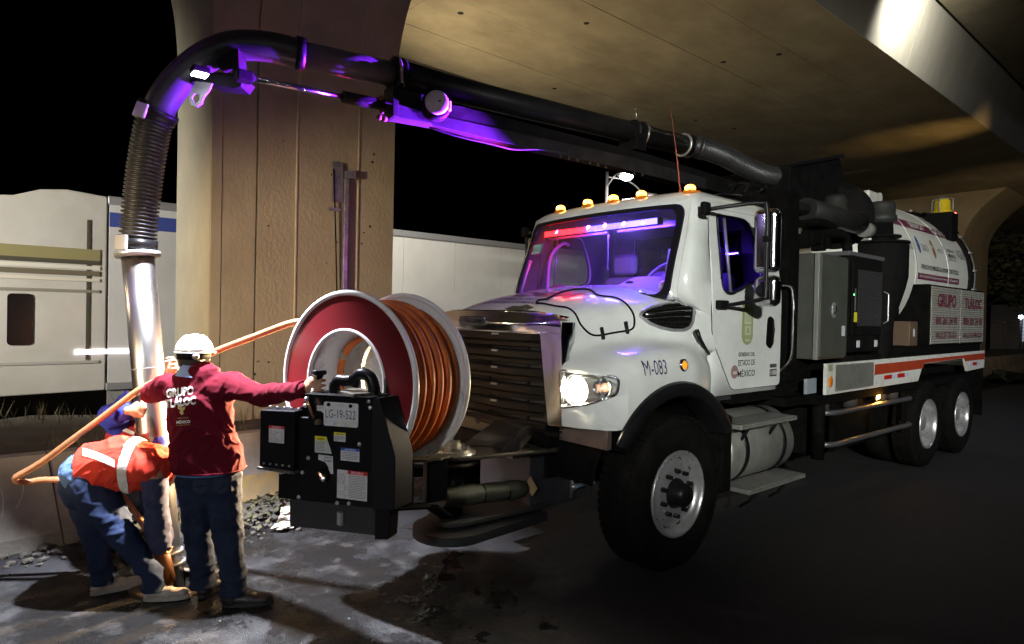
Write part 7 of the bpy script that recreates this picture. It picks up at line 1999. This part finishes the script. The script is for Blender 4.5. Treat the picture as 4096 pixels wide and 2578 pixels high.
    hem(sh_, at(490, 1102, D), UP, 0.45, maroon, sh_)
    # sleeve gathers, collar
    MB().torus(wR-(wR-eR).normalized()*0.012, wR-eR, 0.043, 0.008, 24, 8).build('cuff', maroon, sh_)
    co = MB(); cc = at(459, 871, 3.80)
    co.lathe(cc, UP+rth*0.05, [(0.098, -0.03), (0.080, 0.0), (0.074, 0.030), (0.079, 0.034), (0.088, 0.003), (0.108, -0.032)], 36); co.build('shirt_collar', mat('collar_light_blue', (0.25, 0.36, 0.60), 0.8, bump=0.3, bscale=200), t)
    # lettering on the back
    bvs = bvh_of(sh_)
    def back(s_, px, py, w, h, slope, m_, bold=0.02):
        def wp_(a, c):
            o_ = CAM_POS; d = (at(px+a, py+slope*a-c, 1)-o_).normalized(); h_ = bvs.ray_cast(o_, d)
            return (h_[0]-d*0.011) if h_[0] is not None else at(px+a, py-c, D-0.2)
        letters('lettering', s_, m_, (0, 0, 0), (1, 0, 0), (0, 0, 1), w, h, sh_, warp=wp_, bold=bold, cut=2)
    back('GRUPO', 423, 922, 65, 21, -0.13, ink_white, 0.05)
    back('TLÁLOC', 424, 944, 73, 25, -0.13, ink_white, 0.05)
    back('MÉXICO', 431, 992, 32, 8.5, -0.06, ink_white, 0.03)
    back('GOBIERNO DEL ESTADO DE', 430, 983.5, 26, 3, -0.06, ink_gold, 0.0)
    back('¡El poder de servir!', 431, 1000, 32, 3.5, -0.06, ink_gold, 0.0)
    P = []
    for a, c in ((-9, -14), (-5, -10), (-2, -13), (2, -7), (9, -10), (7, -2), (3, 0), (5, 7), (0, 11), (-5, 5), (-3, -1), (-9, -5)):
        o_ = CAM_POS; d = (at(427+a, 966+c, 1)-o_).normalized(); h_ = bvs.ray_cast(o_, d); P.append(h_[0]-d*0.006)
    MB().add(P, [tuple(range(12))]).build('emblem', ink_gold, sh_)
    # boots
    hL = Vector((aL.x, aL.y, 0)); hR = Vector((aR.x, aR.y, 0))
    shoe('boot', hL-fwh*-0.0+(-fwh*0.03), hL+fwh*0.24+rth*0.06, boot, t, sole_b, 0.12, 0.052)
    shoe('boot', hR-rth*0.06-fwh*0.01, hR+rth*0.22+fwh*0.05, boot, t, sole_b, 0.12, 0.055)
    # helmet with harness
    hx_ = hc+UP*0.022
    hm_ = thing('helmet', 'white ribbed safety helmet on the head of the standing man', 'helmet', tuple(hx_))
    shl = MB(); rows = []
    for j in range(13):
        ph = math.pi/2*j/12
        row = []
        for i in range(49):
            a = 2*math.pi*i/48
            rib = 0.006*max(0, math.cos(a*0+0))*0
            dx = math.cos(a); dy = math.sin(a)
            rr = 0.101*math.cos(ph)**0.8
            z_ = 0.100*math.sin(ph)
            # ribs run front to back over the crown
            lat = dx*rr
            rb = 0.007*max(0, math.cos(lat*2*math.pi/0.045))*(1 if z_ > 0.045 else 0)*math.sin(ph)
            row.append(hx_+rth*(dx*rr)+fwh*(dy*rr*1.15)+UP*(z_+rb))
        rows.append(row)
    shl.grid(rows); sho = shl.build('helmet_shell', helmet_m, hm_, solid=0.004)
    MB().tube([hx_+rth*(0.103*math.cos(a))+fwh*(0.118*math.sin(a))-UP*0.001 for a in [2*math.pi*i/48 for i in range(48)]], 0.0038, 8, closed=True).build('helmet_rim', helmet_m, sho)
    P = []
    for i in range(17):
        a = R(20+140*i/16)
        P.append([hx_+rth*(0.099*math.cos(a))+fwh*(0.115*math.sin(a)), hx_+rth*(0.095*math.cos(a))+fwh*(0.20*math.sin(a))-UP*0.012])
    MB().grid(P).build('peak', helmet_m, sho, solid=0.005)
    hs_ = MB(); P = []
    for i in range(33):
        a = R(170+200*i/32)
        P.append([hx_+rth*(0.094*math.cos(a))+fwh*(0.107*math.sin(a))-UP*0.002, hx_+rth*(0.091*math.cos(a))+fwh*(0.102*math.sin(a))-UP*0.042])
    hs_.grid(P); hs_.build('nape_harness', black, sho, solid=0.004)
    MB().lathe(hx_+rth*0.055-fwh*0.092-UP*0.022, -fwh+rth*0.5, [(0, 0.02), (0.018, 0.018), (0.02, 0)], 16).build('ratchet', mat('ratchet_grey', (0.3, 0.28, 0.25), 0.4), sho)
    letters('lettering', 'AGUA', mat('pale_blue_ink', (0.2, 0.25, 0.4), 0.5), (0, 0, 0), (1, 0, 0), (0, 0, 1), 0.055, 0.016, sho,
            warp=lambda a, c: (lambda z_: hx_+rth*(a-0.02)-fwh*(1.15*math.sqrt(max(0, (0.108*math.cos(math.asin(z_/0.100))**0.8)**2-(a-0.02)**2))+0.002)+UP*z_)(0.045+c))
    hair = mat('black_hair', (0.012, 0.010, 0.009), 0.6, bump=0.4, bscale=200)
    flesh('hair', [(hc-fwh*0.03+UP*0.01, hc-fwh*0.030-UP*0.050, 0.084, 0.070, rth, 0.9)], 0.006, hair, t, 2, 0.003, (50, 50, 50))
    return t
man_standing()

def man_stooping():
    t = thing('person', 'stooping man in red reflective vest and white sneakers bending over the manhole', 'person', (-0.60, -3.05, 0))
    D = 3.86
    pel = at(208, 1128, D)
    hipN, hipF = at(214, 1142, 3.80), at(200, 1136, 3.98)
    # near leg goes to the right foot, far leg to the left foot
    kN = at(290, 1262, 3.74); aN = at(358, 1370, 3.78); aN.z = 0.11
    kF = at(222, 1250, 3.90); aF = at(240, 1368, 3.86); aF.z = 0.11
    chs = at(318, 1092, 3.88); sh_n = at(362, 1108, 3.78); sh_f = at(350, 1078, 4.06)
    eN = at(368, 1195, 3.80); wN = at(374, 1275, 3.86)
    eF = at(352, 1185, 4.10); wF = at(388, 1262, 4.04)
    hc = at(392, 1105, 3.98)
    hdir = (rth*0.8-UP*0.5).normalized()
    S_ = head(hc, (hdir*0.3-UP*0.9), (hdir)) + [(chs+hdir*0.08, hc, 0.06, 0.056), (pel, chs, 0.12, 0.14, fwh, 0.75), (sh_n, sh_f, 0.06, 0.06), (sh_n, chs, .08, .1),
          (hipN, kN, 0.075, 0.052), (kN, aN, 0.05, 0.030), (aN, aN-UP*0.05, 0.028, 0.026), (hipF, kF, 0.075, 0.052), (kF, aF, 0.05, 0.030), (aF, aF-UP*0.05, 0.028, 0.026),
          (sh_n, eN, 0.046, 0.036), (eN, wN, 0.036, 0.026), (sh_f, eF, 0.046, 0.036), (eF, wF, 0.036, 0.026), (hipN, hipF, 0.1, 0.1)]
    S_ += hand(wN, at(380, 1310, 3.92)-wN, -rth+fwh*0.2, fwh, 0.95)
    S_ += hand(wF, at(388, 1300, 4.0)-wF, rth+fwh*0.2, -fwh, 0.95)
    flesh('body', S_, 0.0065, skin, t, 2)
    ld = (chs-pel).normalized(); vn = rth.cross(ld)
    def tw(p): return 0.7+1.1*max(0, 1-abs(p.z-0.14)/0.14)+0.9*max(0, 1-abs(p.z-0.50)/0.12)
    S_ = [(at(203, 1116, D), at(208, 1138, D), 0.150, 0.165, fwh, 0.92), (at(212, 1140, 3.80), at(250, 1200, 3.77), 0.125, 0.105), (at(250, 1200, 3.77), kN, 0.098, 0.080), (kN, aN+UP*0.05, 0.078, 0.056),
          (at(200, 1142, 3.96), at(208, 1200, 3.93), 0.12, 0.10), (at(208, 1200, 3.93), kF, 0.10, 0.082), (kF, aF+UP*0.05, 0.078, 0.062), (aN+UP*0.06, aN-UP*0.06, 0.056, 0.064), (aF+UP*0.06, aF-UP*0.06, 0.060, 0.066)]
    flesh('trousers', S_, 0.010, mat('mid_blue_denim', (0.020, 0.030, 0.068), 0.9, 0, (0.035, 0.05, 0.10), 8, spec=0.1, bump=0.15, bscale=260), t, 4, 0.008, (6, 6, 12), 9, tw, cuts=[(Vector((0, 0, 0.07)), -UP), (at(186, 1112, D), (at(186, 1112, D)-at(205, 1150, D)).normalized())])
    # shirt under the vest (hem and sleeves)
    S_ = [(at(208, 1116, D), at(262, 1098, 3.87), 0.168, 0.168, fwh, 0.90), (at(262, 1098, 3.87), at(330, 1092, 3.88), 0.16, 0.15, fwh, 0.85)]
    flesh('shirt', S_, 0.008, denim_l, t, 3, 0.004, (9, 9, 9), 2, cuts=[(at(196, 1140, D), (at(170, 1165, D)-at(262, 1098, 3.87)).normalized())])
    S_ = [(sh_n, eN, 0.078, 0.066), (eN, wN, 0.068, 0.074), (wN-UP*0.0, wN+(wN-eN).normalized()*0.02, 0.072, 0.05), (sh_f, eF, 0.075, 0.062), (eF, wF, 0.062, 0.055)]
    flesh('sleeves', S_, 0.009, mat('navy_sleeve', (0.030, 0.036, 0.085), 0.9, 0, (0.05, 0.055, 0.11), 10, bump=0.15, bscale=260), t, 3, 0.007, (9, 9, 14), 4)
    # vest hangs open below the belly
    S_ = [(at(205, 1108, 3.87), at(290, 1090, 3.87), 0.176, 0.182, fwh, 0.94), (at(290, 1090, 3.87), at(352, 1098, 3.90), 0.178, 0.155, fwh, 0.92), (at(300, 1110, 3.80), at(305, 1140, 3.79), 0.10, 0.050, rth, 0.75),
          (sh_n-rth*0.02+UP*0.02, sh_f+UP*0.01, 0.095, 0.095), (at(355, 1092, 3.80), at(372, 1100, 3.80), 0.10, 0.085)]
    vs_ = flesh('vest', S_, 0.007, vest, t, 4, 0.012, (8, 8, 5), 6, cuts=[(at(216, 1094, 3.87), (at(180, 1112, 3.87)-at(290, 1072, 3.87)).normalized())])
    # tapes: one round the torso behind the shoulders, one along the lower back
    ax = (at(350, 1094, 3.88)-at(290, 1090, 3.87)).normalized()
    band('reflective_band', vs_, at(322, 1093, 3.88), ax, 0.5, 0.048, reflective, vs_)
    bvv = bvh_of(vs_)
    def on_v(px, py):
        d = (at(px, py, 1)-CAM_POS).normalized(); h = bvv.ray_cast(CAM_POS, d)
        return h[0]-d*0.006 if h[0] is not None else None
    rows = []
    for j in range(5):
        row = []
        for i in range(17):
            s_ = i/16; a = 194+76*s_; c = 1054+30*s_**1.3+j*4.6-2*s_
            q = on_v(a, c); row.append(q if q is not None else (row[-1] if row else at(a, c, 3.75)))
        rows.append(row)
    MB().grid(rows).build('reflective_band', reflective, vs_)
    hF = Vector((aF.x, aF.y, 0)); hN = Vector((aN.x, aN.y, 0))
    shoe('sneaker', hF-rth*0.05-fwh*0.03, hF+rth*0.17+fwh*0.16, sneaker, t, sole_w, 0.07, 0.046)
    shoe('sneaker', hN-rth*0.05, hN+rth*0.20+fwh*0.06, sneaker, t, sole_w, 0.07, 0.047)
    flesh('hair', [(hc+hdir*0.02+UP*0.02, hc-hdir*0.03+UP*0.03, 0.096, 0.088, fwh, 0.95)], 0.007, MATS['black_hair'], t, 2, 0.003, (50, 50, 50))
    return t
man_stooping()

def man_behind():
    t = thing('person', 'crouching man in red vest and blue gloves hugging the suction pipe from behind', 'person', (-1.0, -2.35, 0))
    pel = at(345, 1135, 4.62); chs = at(335, 1040, 4.50)
    sA, sB = at(292, 1018, 4.45), at(378, 1022, 4.50)
    eA = at(262, 978, 4.34); wA = at(302, 966, 4.05)
    eB = at(385, 1075, 4.35); wB = at(372, 1040, 4.10)
    hA, hB = at(312, 1150, 4.6), at(372, 1150, 4.6)
    kA, kB = at(318, 1190, 4.34), at(392, 1188, 4.38)
    aA = at(262, 1316, 4.42); aB = at(394, 1306, 4.42); aA.z = 0.1; aB.z = 0.1
    hc = at(352, 1008, 4.42)
    f_ = -fwh+rth*0.1
    S_ = head(hc, (f_-UP*0.5), UP) + [(chs, hc, 0.07, 0.06), (pel, chs, 0.13, 0.15, rth, 0.75), (sA, sB, 0.06, 0.06), (sA, eA, 0.046, 0.038), (eA, wA, 0.038, 0.028), (sB, eB, 0.046, 0.038), (eB, wB, 0.038, 0.028),
          (hA, kA, 0.075, 0.055), (kA, aA, 0.052, 0.036), (hB, kB, 0.075, 0.055), (kB, aB, 0.052, 0.036), (aA, aA-UP*0.06, 0.036, 0.04), (aB, aB-UP*0.06, 0.036, 0.04)]
    S_ += hand(wA, rth*1.0+UP*0.02, -UP, fwh*1.0+rth*0.3, 1.1)
    S_ += hand(wB, -rth*1.0-fwh*0.3, -UP, fwh, 1.0)
    flesh('body', S_, 0.0065, skin, t, 2)
    S_ = [(pel, pel-UP*0.03, 0.18, 0.18, rth, 0.8), (hA, kA, 0.11, 0.085), (kA, aA+UP*0.05, 0.085, 0.07), (hB, kB, 0.11, 0.085), (kB, aB+UP*0.05, 0.085, 0.07), (aA+UP*0.05, aA, 0.07, 0.075), (aB+UP*0.05, aB, 0.07, 0.075)]
    tr = flesh('trousers', S_, 0.011, denim, t, 3, 0.006, (9, 9, 12), 8)
    for a_, k_, s0 in ((aA, kA, 0.16), (aB, kB, 0.20)):
        for q in (s0, s0+0.17):
            band('reflective_band', tr, a_.lerp(k_, q), k_-a_, 0.13, 0.055, reflective, tr, n=32)
        band('reflective_band', tr, a_.lerp(k_, 0.90), k_-a_, 0.13, 0.04, reflective, tr, n=32)
    S_ = [(chs-UP*0.02, chs-UP*0.22, 0.19, 0.18, rth, 0.75), (sA, sB, 0.095, 0.09), (sA+rth*0.02, sA-rth*0.02-UP*0.03, 0.10, 0.10)]
    vv_ = flesh('vest', S_, 0.010, mat('deep_red_vest', (0.33, 0.012, 0.018), 0.8, bump=0.3, bscale=220), t, 3, 0.006, (9, 9, 9), 3)
    bv = bvh_of(vv_)
    rows = []
    for j in range(4):
        row = []
        for i in range(9):
            a = 270+46*i/8; c = 1000+6*abs(i/8-0.2)+j*3.2+12*(i/8)**1.5
            d = (at(a, c, 1)-CAM_POS).normalized(); h = bv.ray_cast(CAM_POS, d)
            row.append(h[0]-d*0.006 if h[0] is not None else (row[-1] if row else at(a, c, 4.3)))
        rows.append(row)
    MB().grid(rows).build('reflective_band', reflective, vv_)
    S_ = [(sA, eA, 0.082, 0.085), (eA, wA.lerp(eA, 0.15), 0.085, 0.062), (at(262, 985, 4.30), at(284, 948, 4.26), 0.075, 0.04), (at(284, 948, 4.26), at(297, 922, 4.25), 0.045, 0.018, rth, 0.5)]
    flesh('sleeve', S_, 0.009, blue_cloth, t, 3, 0.008, (11, 11, 14), 5)
    S_ = [(sB, eB, 0.08, 0.068), (eB, wB, 0.066, 0.05)]
    flesh('sleeve', S_, 0.009, blue_cloth, t, 3, 0.006, (11, 11, 14), 6)
    shoe('boot', Vector((aA.x, aA.y, 0))+fwh*0.03, Vector((aA.x, aA.y, 0))-fwh*0.20, boot, t, sole_b, 0.12)
    shoe('boot', Vector((aB.x, aB.y, 0))-rth*0.04, Vector((aB.x, aB.y, 0))+rth*0.20-fwh*0.10, boot, t, sole_b, 0.12)
    hx_ = hc+UP*0.05
    flesh('hair', [(hc+fwh*0.02+UP*0.03, hc+fwh*0.02, 0.096, 0.088, rth, 0.95)], 0.007, MATS['black_hair'], t, 2, 0.003, (50, 50, 50))
    return t
man_behind()

# ------------------------------------------------------------------ water hose led from the reel to the manhole
pts = [rl_(-0.12, -0.37, 0.30), at(700, 757, 3.86), at(600, 791, 3.95), at(497, 831, 4.06), at(430, 866, 4.06), at(385, 888, 4.02), at(331, 915, 3.98), at(289, 945, 3.98), at(230, 990, 3.98), at(166, 1037, 3.98), at(110, 1079, 3.98), at(72, 1103, 3.97), at(48, 1116, 3.95),
       at(36, 1125, 3.94), at(44, 1133, 3.96), at(68, 1134, 4.01), at(100, 1129, 4.04), at(150, 1130, 4.06), at(240, 1140, 4.10), at(285, 1165, 4.06), at(313, 1200, 4.0), at(345, 1246, 3.97), at(366, 1288, 3.97), at(384, 1330, 4.0), at(398, 1368, 4.03), MH+Vector((0.06, 0, -0.5))]
wh = MB().tube(bez(pts, 240), 0.0195, 14).build('water_hose', hose_br)
tag(wh, 'long muddy orange water hose led from the reel over the man\'s shoulder into the manhole', 'hose')
MB().cyl(at(378, 1290, 3.98), at(396, 1366, 4.03), 0.045, n=20).build('hose_sleeve', mat('rusty_sleeve', (0.32, 0.13, 0.05), 0.45, 0, (0.2, 0.08, 0.03), 8), wh)
